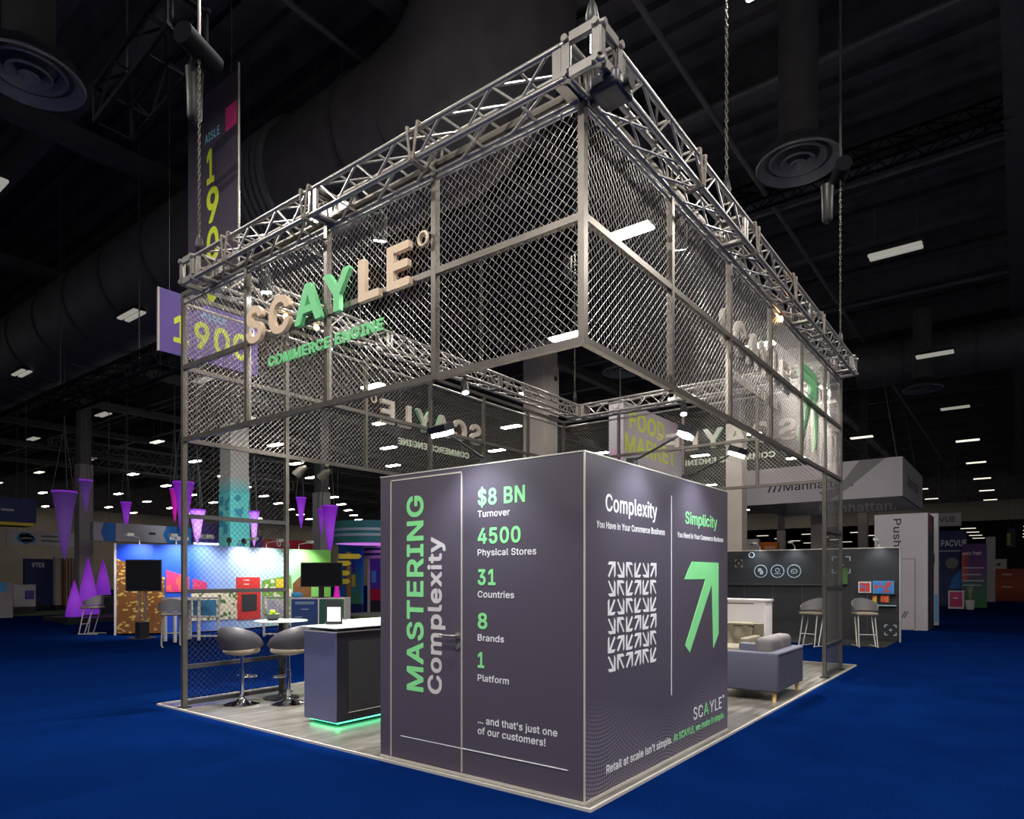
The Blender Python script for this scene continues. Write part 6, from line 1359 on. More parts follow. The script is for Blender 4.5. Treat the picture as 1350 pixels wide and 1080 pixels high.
txt(t, 'MARKET', M_['lime'], '-Y', (x0+W*0.02, Y, z0+H*0.2), W*0.8, H*0.3, 0.04)
MB().box(x0+W*0.66, x1, Y-0.004, Y, z0+H*0.5, z1).build('printed_patch', gradmat('pink_fade', 0, [(0, sc(176, 170, 178)), (1, sc(190, 130, 180))]), t)
MB().box(x0-0.01, x0, Y+0.05, Y+0.5, z0, z0+H*0.3).build('printed_patch', gradmat('pink_fade_2', 2, [(0, sc(200, 110, 190)), (1, sc(176, 170, 178))]), t)
for x_ in (x0+0.3, x1-0.3): MB().tube([(x_, Y+0.28, z1), (x_, Y+0.28, 13.3)], 0.01, 4).build('cable', M_['beam'], t)


# ------------------------------------------------------------------ purple fabric cones
def cone(label, top, ln, r, m, up=False):
    t = thing('fabric_cone', label, 'decoration', top, group='purple fabric cones')
    c = Vector(top)
    if up:
        MB().lathe([(r, 0), (r*0.86, ln*0.25), (r*0.62, ln*0.5), (r*0.3, ln*0.78), (0.0, ln)], 24, top).build('cone', M_[m], t, smooth=60)
        MB().lathe([(0, -0.02), (r*1.02, -0.02), (r*1.02, 0.02), (0, 0.02)], 24, top).build('base_ring', M_['black'], t)
        return t
    MB().lathe([(0.0, -ln), (r*0.22, -ln*0.86), (r*0.42, -ln*0.7), (r*0.55, -ln*0.45), (r*0.72, -ln*0.25), (r*0.97, -0.02), (r, 0.0), (0, 0.0)], 24, top).build('cone', M_[m], t, smooth=60)
    MB().lathe([(r*0.99, -0.03), (r*1.02, -0.03), (r*1.02, 0.03), (r*0.99, 0.03)], 24, top, False).build('top_ring', M_['purple'], t, smooth=50)
    for q in range(3):
        a = 2*PI*q/3+0.4
        MB().tube([(c.x+r*math.cos(a), c.y+r*math.sin(a), c.z), (c.x, c.y, c.z+2.2)], 0.012, 4).build('wire', M_['beam'], t)
    MB().tube([(c.x, c.y, c.z+2.2), (c.x, c.y, 13.35)], 0.012, 4).build('cable', M_['beam'], t)
    return t


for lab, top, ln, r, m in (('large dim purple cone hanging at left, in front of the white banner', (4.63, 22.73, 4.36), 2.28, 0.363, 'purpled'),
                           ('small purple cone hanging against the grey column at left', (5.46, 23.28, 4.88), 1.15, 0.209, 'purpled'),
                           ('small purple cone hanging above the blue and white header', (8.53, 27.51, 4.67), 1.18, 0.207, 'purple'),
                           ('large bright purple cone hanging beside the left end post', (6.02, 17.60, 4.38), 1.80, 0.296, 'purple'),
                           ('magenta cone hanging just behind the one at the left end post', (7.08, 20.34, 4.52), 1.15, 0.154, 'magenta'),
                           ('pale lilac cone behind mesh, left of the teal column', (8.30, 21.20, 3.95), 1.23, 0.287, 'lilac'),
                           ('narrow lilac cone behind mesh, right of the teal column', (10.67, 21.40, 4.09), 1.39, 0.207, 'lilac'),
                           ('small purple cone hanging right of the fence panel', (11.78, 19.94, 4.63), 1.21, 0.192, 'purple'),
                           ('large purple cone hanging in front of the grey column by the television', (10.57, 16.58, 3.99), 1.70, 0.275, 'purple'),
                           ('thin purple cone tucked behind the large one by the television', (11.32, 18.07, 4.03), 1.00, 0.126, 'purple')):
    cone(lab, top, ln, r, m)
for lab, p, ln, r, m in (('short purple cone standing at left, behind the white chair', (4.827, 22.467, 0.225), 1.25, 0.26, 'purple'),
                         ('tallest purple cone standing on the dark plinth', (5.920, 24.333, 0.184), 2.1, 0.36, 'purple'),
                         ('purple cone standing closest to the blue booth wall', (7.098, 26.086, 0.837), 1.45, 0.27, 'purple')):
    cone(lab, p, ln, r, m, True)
p = (4.827, 22.467, 0.225)
o = MB().box(p[0]-0.3, p[0]+0.3, p[1]-0.3, p[1]+0.3, 0, p[2]-0.02).build('dark_pedestal', M_['navy']); tag(o, 'dark pedestal under the short standing purple cone', 'pedestal')
p = (5.748, 23.734, 0.186)
o = MB().box(p[0]-0.9, p[0]+1.2, p[1]-0.9, p[1]+1.6, 0, p[2]-0.03).build('dark_plinth', M_['navy']); tag(o, 'low dark plinth under the standing purple cones', 'plinth')
p = (7.116, 26.063, 0.807)
o = MB().box(p[0]-0.4, p[0]+0.4, p[1]-0.4, p[1]+0.4, 0, p[2]-0.03).build('dark_pedestal', M_['navy']); tag(o, 'dark pedestal under the rearmost standing purple cone', 'pedestal')

# ------------------------------------------------------------------ left neighbour: curved blue-to-green wall
CW = [(3.822, 16.856), (4.458, 16.186), (5.214, 15.690), (6.283, 15.606), (7.233, 15.844), (8.487, 16.013), (9.244, 16.010), (9.958, 15.733)]
# stations along the curve used to place its prints
CPX = [152, 200, 249, 300, 334, 378, 405, 436]


def cpt(px, off=0.0):
    for i in range(len(CPX)-1):
        if px <= CPX[i+1] or i == len(CPX)-2:
            k = (px-CPX[i])/(CPX[i+1]-CPX[i])
            a, b = Vector((*CW[i], 0)), Vector((*CW[i+1], 0)); p = a.lerp(b, k)
            n = (b-a).normalized().cross(UP); n = n if n.dot(Vector((-4, -2, 0))-p) > 0 else -n
            return p+n*off


def cwall(name, m, px0, px1, z0, z1, parent, th, off=0.0, ztop2=None, n=None):
    n = n or max(2, int((px1-px0)/12)); vs = []; fs = []
    for i in range(n+1):
        px = px0+(px1-px0)*i/n; a = cpt(px, off); b = cpt(px, off+th); zt = z1 if ztop2 is None else z1+(ztop2-z1)*i/n
        vs += [(a.x, a.y, z0), (b.x, b.y, z0), (b.x, b.y, zt), (a.x, a.y, zt)]
    for i in range(n):
        for q in range(4): fs.append((i*4+q, i*4+(q+1) % 4, i*4+4+(q+1) % 4, i*4+4+q))
    fs += [(0, 3, 2, 1), (n*4, n*4+1, n*4+2, n*4+3)]
    return MB().add(vs, fs).build(name, m, parent)


cw = thing('curved_booth_wall', 'curved backlit-looking booth wall fading from blue to green', 'booth wall', (*CW[3], 0))
cwall('wall_panel', gradmat('blue_to_green_print', 0, [(0, sc(10, 60, 190)), (0.24, sc(25, 85, 205)), (0.36, sc(140, 170, 240)), (0.55, sc(185, 212, 242)), (0.74, sc(175, 222, 205)), (0.86, sc(140, 215, 120)), (1, sc(110, 180, 60))], 0.6), 152, 436, 0.05, 2.44, cw, -0.12)
cwall('edge_frame', M_['panelw'], 151, 153.5, 0.0, 2.46, cw, 0.03)
shelf = collage('warm_shelf_print', 11, [sc(120, 75, 30), sc(90, 55, 25), sc(170, 120, 50), sc(60, 40, 25), sc(205, 170, 90), sc(140, 95, 40)], 0.6, (1, 1, 2.2))
cwall('printed_shelves', shelf, 154, 217, 0.05, 2.05, cw, 0.01, ztop2=1.55)
cwall('printed_cloth', collage('pink_print', 6, [sc(200, 50, 110), sc(150, 40, 120), sc(220, 90, 80), sc(110, 50, 150)]), 219, 272, 1.15, 1.75, cw, 0.012, ztop2=1.4)
food = collage('food_stall_print', 13, [sc(225, 215, 190), sc(120, 160, 80), sc(210, 170, 60), sc(240, 235, 220), sc(70, 110, 60), sc(190, 90, 50)])
cwall('printed_stall', food, 252, 312, 0.35, 1.2, cw, 0.012)
cwall('printed_red_stall', M_['red'], 312, 343, 0.3, 1.12, cw, 0.012)
cwall('printed_menu_board', M_['ink'], 318, 338, 0.55, 1.05, cw, 0.02)
cwall('printed_red_sign', M_['red'], 311, 342, 1.22, 1.55, cw, 0.02)
for z in (1.33, 1.45): cwall('printed_text_line', M_['panelw'], 320, 334, z, z+0.03, cw, 0.022)
cwall('printed_market', collage('green_market_print', 9, [sc(110, 160, 60), sc(225, 220, 120), sc(90, 60, 40), sc(235, 230, 210), sc(60, 110, 50)]), 345, 384, 0.3, 1.45, cw, 0.012, ztop2=1.62)
cwall('printed_gold_arch', M_['yellow'], 363, 378, 1.2, 1.5, cw, 0.02)
cwall('printed_hillside', M_['wood'], 386, 410, 0.3, 1.35, cw, 0.012, ztop2=1.9)
for i, px in enumerate((183, 232, 262, 316, 352, 395)):
    b = cpt(px, -0.05); hd = cpt(px, 0.55)
    t = thing('arm_light', 'small arm light on the curved wall, %s from its left edge' % ['first', 'second', 'third', 'fourth', 'fifth', 'sixth'][i], 'arm light', (b.x, b.y, 2.44), group='arm lights along the curved booth wall')
    MB().tube([(b.x, b.y, 2.44), (b.x, b.y, 2.6), (hd.x, hd.y, 2.66)], 0.015, 6).build('arm', M_['trimw'], t)
    MB().box(hd.x-0.08, hd.x+0.08, hd.y-0.08, hd.y+0.08, 2.62, 2.70).build('head', M_['trimw'], t)
    lamp('SPOT', (hd.x, hd.y, 2.6), 130, (1, 0.98, 0.95), 0.05, None, (*cpt(px, 0.0).xy, 1.5), t, 120, 0.9)
fm = collage('white_display_frames', 5, [sc(235, 232, 238), sc(200, 195, 225), sc(240, 240, 240)])
for i, (px, wd) in enumerate(((270, 'left'), (366, 'right'))):
    p = Vector((4.806, 14.079, 0.002)) if i == 0 else Vector((6.275, 13.141, 0.025))
    t = thing('display_frame', 'white open display frame before the curved wall, %s one' % wd, 'display stand', (p.x, p.y, 0))
    u = Vector((0.6, -0.8, 0))
    for s in (-0.36, 0.36):
        q = Vector((p.x, p.y, 0))+u*s
        MB().tube([q, q+UP*1.05], 0.03, 8).build('upright', M_['panelw'], t)
    for z in (0.06, 0.55, 1.03):
        q = Vector((p.x, p.y, z)); MB().tube([q-u*0.39, q+u*0.39], 0.025, 8).build('crossbar', M_['panelw'], t)
    q = Vector((p.x, p.y, 0.58)); MB().prism([(-0.3, 0), (0.3, 0), (0.3, 0.4), (-0.3, 0.4)], q, u, UP, (-0.01, -0.01, 0)).build('display_board', M_['sky'] if i == 0 else fm, t)

for px, wd in ((300, 'left'), (318, 'right')):  # lamps added to brighten the teal column, no known fixture there
    b = cpt(px, 0.1)
    t = thing('added_uplight', 'small lamp added on the curved wall to brighten the teal column, %s one' % wd, 'spotlight', (b.x, b.y, 2.44))
    d = (Vector((qa[0], qa[1], 4.6))-Vector((b.x, b.y, 2.6))).normalized(); c = Vector((b.x, b.y, 2.6))
    MB().tube([c-d*0.12, c+d*0.1], 0.07, 12).build('can', M_['black'], t, smooth=40)
    MB().tube([(b.x, b.y, 2.44), (b.x, b.y, 2.56)], 0.02, 6).build('stem', M_['black'], t)
    lamp('SPOT', c+d*0.12, 700, (0.9, 1, 1), 0.05, None, (qa[0], qa[1], 4.6), t, 50, 0.8)

# televisions
def tv_truss(label, p, wd, ht, zc, facing):
    t = thing('television', label, 'television', (p[0], p[1], 0), group='dark televisions of the left booths')
    u = Vector((math.sin(facing), -math.cos(facing), 0)); n = Vector((-math.cos(facing), -math.sin(facing), 0))
    c = Vector((p[0], p[1], zc))
    MB().prism([(-wd/2, -ht/2), (wd/2, -ht/2), (wd/2, ht/2), (-wd/2, ht/2)], c, u, UP, -n*0.06).build('case', M_['black'], t)
    MB().prism([(-wd/2+.02, -ht/2+.03), (wd/2-.02, -ht/2+.03), (wd/2-.02, ht/2-.02), (-wd/2+.02, ht/2-.02)], c+n*0.001, u, UP, n*0.003).build('screen', M_['tv'], t)
    return t, c, u, n


p = (3.816, 15.214, 0.011); t, c, u, n = tv_truss('dark television on a truss pole before the blue wall', p, 0.83, 0.80, 1.60, 0.85)
for a in (-0.07, 0.07):
    for b in (0.10, 0.24):
        q = c+u*(a-0.08)-n*b; MB().tube([(q.x, q.y, 0.03), (q.x, q.y, 1.6)], 0.014, 6).build('pole', M_['alu'], t)
q = c-u*0.08-n*0.17
MB().lathe([(0, 0), (0.33, 0), (0.33, 0.02), (0, 0.02)], 24, (q.x, q.y, 0)).build('base_plate', M_['black'], t)
MB().box(q.x-0.12, q.x+0.12, q.y-0.12, q.y+0.12, 0.03, 0.42).build('ballast_box', M_['black'], t)

p = (6.741, 12.034, 0.209)
dk = thing('poster_desk', 'desk with blue and green poster fronts under a television', 'desk', (p[0], p[1], 0))
u = Vector((0.606, -0.795, 0)); n = Vector((-0.795, -0.606, 0)); q = Vector((p[0], p[1], 0))
MB().prism([(-0.72, 0.0), (0.68, 0.0), (0.68, 1.02), (-0.72, 1.02)], q, u, UP, -n*0.6).build('body', M_['panelw'], dk)
MB().prism([(-0.70, 0.03), (-0.02, 0.03), (-0.02, 0.99), (-0.70, 0.99)], q+n*0.001, u, UP, n*0.006).build('poster', gradmat('blue_poster', 2, [(0, sc(40, 75, 110)), (1, sc(35, 60, 130))]), dk)
MB().prism([(0.02, 0.03), (0.66, 0.03), (0.66, 0.99), (0.02, 0.99)], q+n*0.001, u, UP, n*0.006).build('poster', gradmat('green_poster', 0, [(0, sc(30, 80, 75)), (1, sc(55, 110, 50))]), dk)
for z, a, b in ((0.90, -0.6, -0.1), (0.86, -0.6, -0.12), (0.72, -0.45, -0.25), (0.52, -0.6, -0.42), (0.40, -0.5, -0.3)):
    MB().prism([(a, z), (b, z), (b, z+0.018), (a, z+0.018)], q+n*0.008, u, UP, n*0.002).build('printed_line', M_['icon'], dk)
c = q-n*0.25
t, c2, u2, n2 = tv_truss('wide dark television standing on the poster desk', (c.x, c.y), 1.08, 0.64, 1.62, math.radians(37.3))
MB().box(c.x-0.05, c.x+0.05, c.y-0.05, c.y+0.05, 1.04, 1.32).build('neck', M_['black'], t)
MB().box(c.x-0.2, c.x+0.2, c.y-0.14, c.y+0.14, 1.02, 1.04).build('foot', M_['black'], t)
g = MB().lathe([(0, 0), (0.12, 0.01), (0.15, 0.08), (0.10, 0.14), (0, 0.15)], 16, tuple(q+u*-0.62-n*0.2+UP*1.02)).build('blue_ball', M_['sky'], None, smooth=60)
tag(g, 'crumpled light blue bundle on the left end of the poster desk', 'bundle')
g = MB().lathe([(0, 0), (0.09, 0), (0.07, 0.15), (0.05, 0.3), (0, 0.3)], 14, tuple(q+u*0.42-n*0.2+UP*1.02)).build('purple_lamp', M_['magenta'], None, smooth=60)
tag(g, 'small glowing magenta lamp on the poster desk', 'lamp')


# light chairs with wrap-round arms on slanted legs
def bar_chair():
    t = thing('bar_chair', 'bar chair', 'bar chair', (0, 0, 0), group='light bar chairs of neighbouring booths')
    MB().rbox(-0.22, 0.22, -0.22, 0.22, 0.70, 0.77, 0.03, 3).build('seat', M_['seatg'], t, smooth=50)
    N = 14; vs = []; fs = []
    for i in range(N+1):
        a = PI+math.radians(-115+230*i/N); k = abs(i/N-0.5)*2
        zt = 1.08-0.20*k**1.5
        for (r_, z_) in ((0.23, 0.80), (0.255, 0.80), (0.275, zt), (0.25, zt)):
            vs.append((r_*math.cos(a), r_*math.sin(a), z_))
    for i in range(N):
        for q in range(4): fs.append((i*4+q, i*4+(q+1) % 4, i*4+4+(q+1) % 4, i*4+4+q))
    fs += [(3, 2, 1, 0), (N*4, N*4+1, N*4+2, N*4+3)]
    MB().add(vs, fs).build('backrest', M_['greyd'], t, smooth=50)
    for sy in (-1, 1):
        MB().tube([(-0.12, 0.17*sy, 0.70), (0.10, 0.19*sy, 0.02)], 0.014, 8).build('leg', M_['trimw'], t)
        MB().tube([(0.12, 0.17*sy, 0.70), (0.25, 0.19*sy, 0.02)], 0.014, 8).build('leg', M_['trimw'], t)
        MB().tube([(-0.26, 0.19*sy, 0.014), (0.28, 0.19*sy, 0.014)], 0.013, 6).build('floor_bar', M_['trimw'], t)
    MB().tube([(0.20, -0.185, 0.28), (0.20, 0.185, 0.28)], 0.012, 6).build('footrest', M_['trimw'], t)
    return t


bc = bar_chair(); p = (3.619, 17.783, 0.004); bc.location = (p[0], p[1], 0); bc.rotation_euler.z = 2.2
bc['label'] = 'pale bar chair at far left, in front of the purple cones'
p = (3.371, 12.828, 0.094); dup(bc, (p[0], p[1], 0), 1.2, 'pale bar chair just left of the left end post')
p = (12.126, 1.336, 0.043); dup(bc, (p[0], p[1], 0.01), 2.8, 'pale bar chair left of the right end post')
p = (12.718, 0.394, 0.036); dup(bc, (p[0], p[1], 0.01), 3.6, 'pale bar chair right of the right end post, by the picture wall')
p = (4.020, 13.955, 0.012)
t = thing('high_table', 'pale high table beside the truss television', 'table', (p[0], p[1], 0))
MB().box(p[0]-0.2, p[0]+0.5, p[1]-0.3, p[1]+0.3, 1.0, 1.06).build('table_top', M_['panelw'], t)
for x_ in (p[0]-0.14, p[0]+0.44):
    for y_ in (p[1]-0.24, p[1]+0.24): MB().box(x_-0.03, x_+0.03, y_-0.03, y_+0.03, 0, 1.0).build('leg', M_['panelw'], t)

# ------------------------------------------------------------------ far left signs and stands
Y, x0, x1, z0, z1 = (32.677, 5.793, 8.517, 2.940, 3.589)
t = slab_y('white_banner', 'long white banner with a blue cloud emblem at far left', 'banner', (Y, x0, x1, z0, z1), M_['panelw'])
W, H = x1-x0, z1-z0
mb = MB()
for fx, fz, fr in ((.21, .5, .28), (.25, .62, .3), (.30, .55, .3), (.34, .45, .24), (.27, .38, .28)):
    mb.tube([(x0+W*fx, Y-0.02, z0+H*fz), (x0+W*fx, Y-0.003, z0+H*fz)], H*fr, 20)
mb.build('cloud_emblem', M_['sky'], t)
txt(t, 'salesforce', M_['white'], '-Y', (x0+W*.20, Y-0.022, z0+H*.44), W*.15, H*.14, 0.02)
for z, a in ((.62, .30), (.30, .34)): MB().box(x0+W*.48, x0+W*(.48+a), Y-0.006, Y, z0+H*z, z0+H*(z+.12)).build('printed_line', M_['greyd'], t)
r = (28.959, 4.095, 5.767, 3.706, 4.654)
t = slab_y('blue_sign', 'dark blue hanging sign with yellow underside at the left edge', 'sign', r, M_['blued'], 0.4)
Y, x0, x1, z0, z1 = r
MB().box(x0, x1-0.1, Y+0.01, Y+1.2, z0-0.13, z0-0.01).build('underside', M_['yellow'], t)
MB().box(x0+(x1-x0)*.3, x0+(x1-x0)*.55, Y-0.006, Y, z0+.42, z0+.5).build('printed_line', M_['greyw'], t)
r = (24.874, 6.296, 9.953, 2.907, 3.588)
t = slab_y('white_header', 'white booth header with blue hexagon blocks above the blue wall', 'header', r, M_['greyw'], 0.3)
Y, x0, x1, z0, z1 = r; W, H = x1-x0, z1-z0
MB().prism([(.10, 0), (.21, 0), (.21, 1), (.10, 1), (.07, .5)], (x0, Y, z0), (W, 0, 0), (0, 0, H), (0, -0.01, 0)).build('printed_block', M_['blue'], t)
MB().prism([(.69, .5), (.73, 0), (1, 0), (1, 1), (.73, 1)], (x0, Y, z0), (W, 0, 0), (0, 0, H), (0, -0.01, 0)).build('printed_block', M_['blue'], t)
MB().box(x0+W*.76, x0+W*.97, Y-0.016, Y-0.01, z0+H*.2, z0+H*.42).build('printed_line', M_['white'], t)
MB().box(x0+W*.54, x0+W*.61, Y-0.006, Y, z0+H*.45, z0+H*.58).build('printed_line', M_['ink'], t)
for nm, lab, ct_, r, m in (('navy_panel', 'navy display panel with white lettering at far left', 'panel', (35.056, 7.194, 8.440, 0.189, 2.411), 'blued'),
                           ('cream_panel', 'narrow cream panel beside the navy panel at far left', 'panel', (34.332, 8.201, 8.519, 0.189, 2.520), 'column'),
                           ('brown_slat_panel', 'brown slatted panel left of the grey column', 'panel', (33.955, 8.423, 8.872, 0.189, 2.447), 'wood'),
                           ('grey_counter', 'grey counter cut by the left edge', 'counter', (28.218, 3.680, 4.774, 0.000, 1.348), 'column_d'),
                           ('white_desk', 'small white desk with violet front at far left', 'desk', (30.899, 5.561, 6.340, 0.299, 1.224), 'greyw')):
    t = slab_y(nm, lab, ct_, r, M_[m], 0.3); Y, x0, x1, z0, z1 = r
    if nm == 'navy_panel': txt(t, 'VTEX', M_['white'], '-Y', (x0+(x1-x0)*.22, Y, z1-.4), (x1-x0)*.42, .22, 0.04)
    if nm == 'white_desk': part_y(t, 'printed_block', M_['violet'], (Y, x0+(x1-x0)*.5, x1-.05, z0+.3, z1-.25))
    if nm == 'grey_counter': part_y(t, 'printed_block', M_['sky'], (Y, x0, x1-.2, z0+1.0, z1-.02))
    if nm == 'brown_slat_panel':
        for i in range(4): part_y(t, 'slat', M_['column_d'], (Y, x0+.1+.13*i, x0+.15+.13*i, z0, z1))
    if z0 > 0.02: MB().box(x0, x1, Y+0.02, Y+0.28, 0, z0).build('plinth', M_['black'], t)
p = (6.749, 31.496, 0.387); o = MB().box(p[0]-2.2, p[0]+3.2, p[1]-2.5, p[1]+1.5, 0, 0.006).build('green_carpet', mat('green_carpet_pile', sc(55, 90, 50), 0.95, noise=0.15, nscale=20)); tag(o, 'green booth carpet at far left', 'carpet')

# red banner, round teal header and things behind the television
Y, x0, x1, z0, z1 = (26.663, 13.858, 17.195, 2.925, 3.376)
t = slab_y('red_banner', 'long red booth header behind the mesh and right of it', 'header', (Y, x0, x1, z0, z1), M_['crimson'], 0.3)
W, H = x1-x0, z1-z0
MB().tube([(x0+W*.41+H*.22*math.cos(q), Y-0.01, z0+H*.55+H*.25*math.sin(q)) for q in [2*PI*i/14 for i in range(14)]], H*0.06, 5, True).build('printed_ring', M_['white'], t)
txt(t, 'vtex', M_['white'], '-Y', (x0+W*.48, Y, z0+H*.35), W*.12, H*.3, 0.03)
MB().box(x0, x0+W*.14, Y-0.02, Y, z0, z1+H*.3).build('printed_block', M_['violet'], t)
r = (28.695, 12.007, 13.321, 3.176, 4.123); t = slab_y('violet_header', 'violet booth header behind mesh, left of the teal column', 'header', r, M_['violet'], 0.3)
Y, x0, x1, z0, z1 = r; part_y(t, 'printed_line', M_['white'], (Y, x0+.3, x1-.3, z0+.2, z0+.4))
MB().box(x0, x1, Y-0.05, Y-0.02, z0-0.1, z0).build('light_strip', mat('cool_white_strip', (.8, .9, 1), .5, emit=(.6, .85, 1), es=2.0, noise=.01), t)
hc = (14.154, 18.476, 3.298)
t = thing('round_header', 'round teal booth header with pink underside left of the dark box', 'header', hc, group=None)
zz0, zz1 = 1.584+41.7*27/878.4, 1.584+69.7*27/878.4
MB().lathe([(1.6, zz0), (1.6, zz1), (1.5, zz1), (1.5, zz0)], 48, (hc[0], hc[1], 0), False).build('drum', gradmat('teal_header_print', 1, [(0, sc(20, 105, 140)), (0.5, sc(60, 135, 115)), (1, sc(20, 110, 160))]), t, smooth=40)
for f0 in (0.3, 0.55):
    z = zz0+(zz1-zz0)*f0
    MB().lathe([(1.605, z), (1.62, z), (1.62, z+0.1), (1.605, z+0.1)], 48, (hc[0], hc[1], 0), False).build('band', M_['icon'], t, smooth=40)
MB().lathe([(0, zz0+0.02), (1.5, zz0+0.02), (1.5, zz0+0.06), (0, zz0+0.06)], 48, (hc[0], hc[1], 0)).build('glowing_underside', mat('pink_glow_panel', sc(200, 120, 220), .5, emit=sc(205, 120, 225), es=0.9, noise=.01), t)
for q in range(3):
    a = q*2.1; MB().tube([(hc[0]+1.5*math.cos(a), hc[1]+1.5*math.sin(a), zz1), (hc[0]+1.5*math.cos(a), hc[1]+1.5*math.sin(a), 13.2)], 0.01, 4).build('cable', M_['beam'], t)
r = (14.882, 20.044, 21.623, 0.386, 2.961); t = slab_x('blue_booth_wall', 'deep blue booth wall under the round teal header', 'panel', r, M_['blue'], 0.1); X, y0, y1, z0, z1 = r
MB().box(X, X+.1, y0, y1, 0, z0).build('plinth', M_['blued'], t)
part_x(t, 'printed_block', gradmat('teal_fade_panel', 2, [(0, sc(70, 140, 90)), (1, sc(30, 110, 160))]), (X, y0, y0+(y1-y0)*.55, z0, z0+(z1-z0)*.6), .012)
part_x(t, 'printed_badge', M_['violet'], (X, y0+.42, y0+.62, z0+1.35, z0+1.75), .02)
part_x(t, 'printed_badge', M_['yellow'], (X, y0+.42, y0+.65, z0+.75, z0+1.25), .02)
r = (15.276, 18.442, 20.563, 2.353, 2.937); t = slab_x('striped_sign', 'sign of white and blue stripes under the teal header', 'sign', r, M_['panelw'], 0.1); X, y0, y1, z0, z1 = r
for i in range(2): part_x(t, 'printed_stripe', M_['blued'], (X, y0, y1, z0+(z1-z0)*(.22+.38*i), z0+(z1-z0)*(.38+.38*i)), .012)
for y_ in (y0+.2, y1-.2): MB().box(X+.03, X+.07, y_-.02, y_+.02, z1, zz0).build('hanger', M_['alu'], t)
r = (15.055, 18.202, 19.709, 0.554, 2.308); t = slab_x('kiosk_panel', 'violet and crimson kiosk panel beside the dark box', 'kiosk', r, M_['violet'], 0.2); X, y0, y1, z0, z1 = r
MB().box(X, X+.2, y0, y1, 0, z0).build('plinth', M_['ink'], t)
part_x(t, 'printed_block', M_['crimson'], (X, y0, y1, z0, z0+(z1-z0)*.27), .012)
part_x(t, 'screen', M_['sky'], (X, y1-.36, y1-.1, z0+.75, z0+1.25), .012)
p = (14.422, 19.114, 2.299); MB().box(X-.02, X+.1, y1+.02, y1+.15, 0, z1).build('side_post', M_['column'], t)
p = (11.600, 16.878, 0.484)
t = thing('signpost', 'brown wooden signpost with yellow arrow boards', 'signpost', (p[0], p[1], 0))
MB().tube([(p[0], p[1], 0), (p[0], p[1], 2.45)], 0.09, 10).build('post', M_['wood'], t)
u = Vector((0.606, -0.795, 0))
for z, a, b in ((2.2, -0.32, 0.42), (1.95, -0.35, 0.05), (1.6, -0.2, 0.02), (1.3, -0.2, 0.02)):
    MB().prism([(a, 0), (b, 0), (b+0.1, 0.09), (b, 0.18), (a, 0.18)], Vector((p[0]-.1, p[1]-.08, z)), u, UP, (-0.03, -0.02, 0)).build('arrow_board', M_['yellow'], t)
p = (13.343, 17.064, 0.416); o = MB().lathe([(0, 0), (1.4, 0), (1.4, 0.14), (0, 0.14)], 32, (p[0], p[1], 0)).build('round_platform', mat('olive_platform', sc(95, 115, 80), .8, noise=.1), None); tag(o, 'low round olive platform beyond the counter', 'platform')

# ------------------------------------------------------------------ right neighbour: charcoal wall with icons
X, y0, y1, z0, z1 = 14.35, -0.08, 7.5, 0.0, 2.26
bw_ = thing('charcoal_booth_wall', 'long charcoal booth wall with three white circle icons', 'booth wall', (X, y0, 0))
MB().box(X, X+.12, y0, y1, 0.02, z1).build('wall_panel', M_['bwall'], bw_)
MB().box(X-.01, X+.13, y0-.02, y0, 0, z1+.02).build('end_edge', M_['trimw'], bw_)
MB().box(X-.01, X+.13, y0-.02, y1, z1, z1+.02).build('top_edge', M_['trimw'], bw_)
struct('floor_2', MB().box(12.75, 14.6, 0.0, 7.5, 0, 0.012), M_['blackm'])


def ring(par, m, X, y, z, r, tr=0.012, name='printed_ring'):
    return MB().tube([(X-0.008, y+r*math.cos(q), z+r*math.sin(q)) for q in [2*PI*i/28 for i in range(28)]], tr, 5, True).build(name, M_[m], par, smooth=60)


for i, (y, z) in enumerate(((3.162, 1.711), (2.73, 1.709), (2.311, 1.708))):
    ring(bw_, 'icon', X, y, z, 0.165)
    if i == 0:
        mb = MB().box(X-.008, X, y-.02, y+.07, z-.01, z+.08).box(X-.008, X, y-.06, y+.02, z-.08, z+.02)
    elif i == 1:
        mb = MB().tube([(X-.008, y+.05*math.cos(q), z+.03+.05*math.sin(q)) for q in [2*PI*k/12 for k in range(12)]], .01, 4, True).box(X-.008, X, y-.008, y+.008, z-.06, z-.01).box(X-.008, X, y-.09, y+.09, z-.07, z-.055)
    else:
        mb = MB().tube([(X-.008, y+.075*math.cos(q), z+.055*math.sin(q)) for q in [2*PI*k/14 for k in range(14)]], .012, 4, True).tube([(X-.008, y-.03, z), (X-.008, y, z-.02), (X-.008, y+.04, z+.02)], .008, 4)
    mb.build('printed_icon', M_['icon'], bw_)
y, z = (3.403, 2.153); ring(bw_, 'icon', X, y, z, 0.07, 0.014)


def target(y, z, s, m='icon'):
    mb = MB().box(X-.006, X, y-s*.3, y+s*.3, z-.01, z+.01).box(X-.006, X, y-.01, y+.01, z-s*.3, z+s*.3)
    for a in (-1, 1):
        for b in (-1, 1):
            mb.box(X-.006, X, y+a*s*.5, y+a*s, z+b*s-.012, z+b*s+.012).box(X-.006, X, y+a*s-.012, y+a*s+.012, z+b*s*.5, z+b*s)
    mb.build('printed_target', M_[m], bw_)


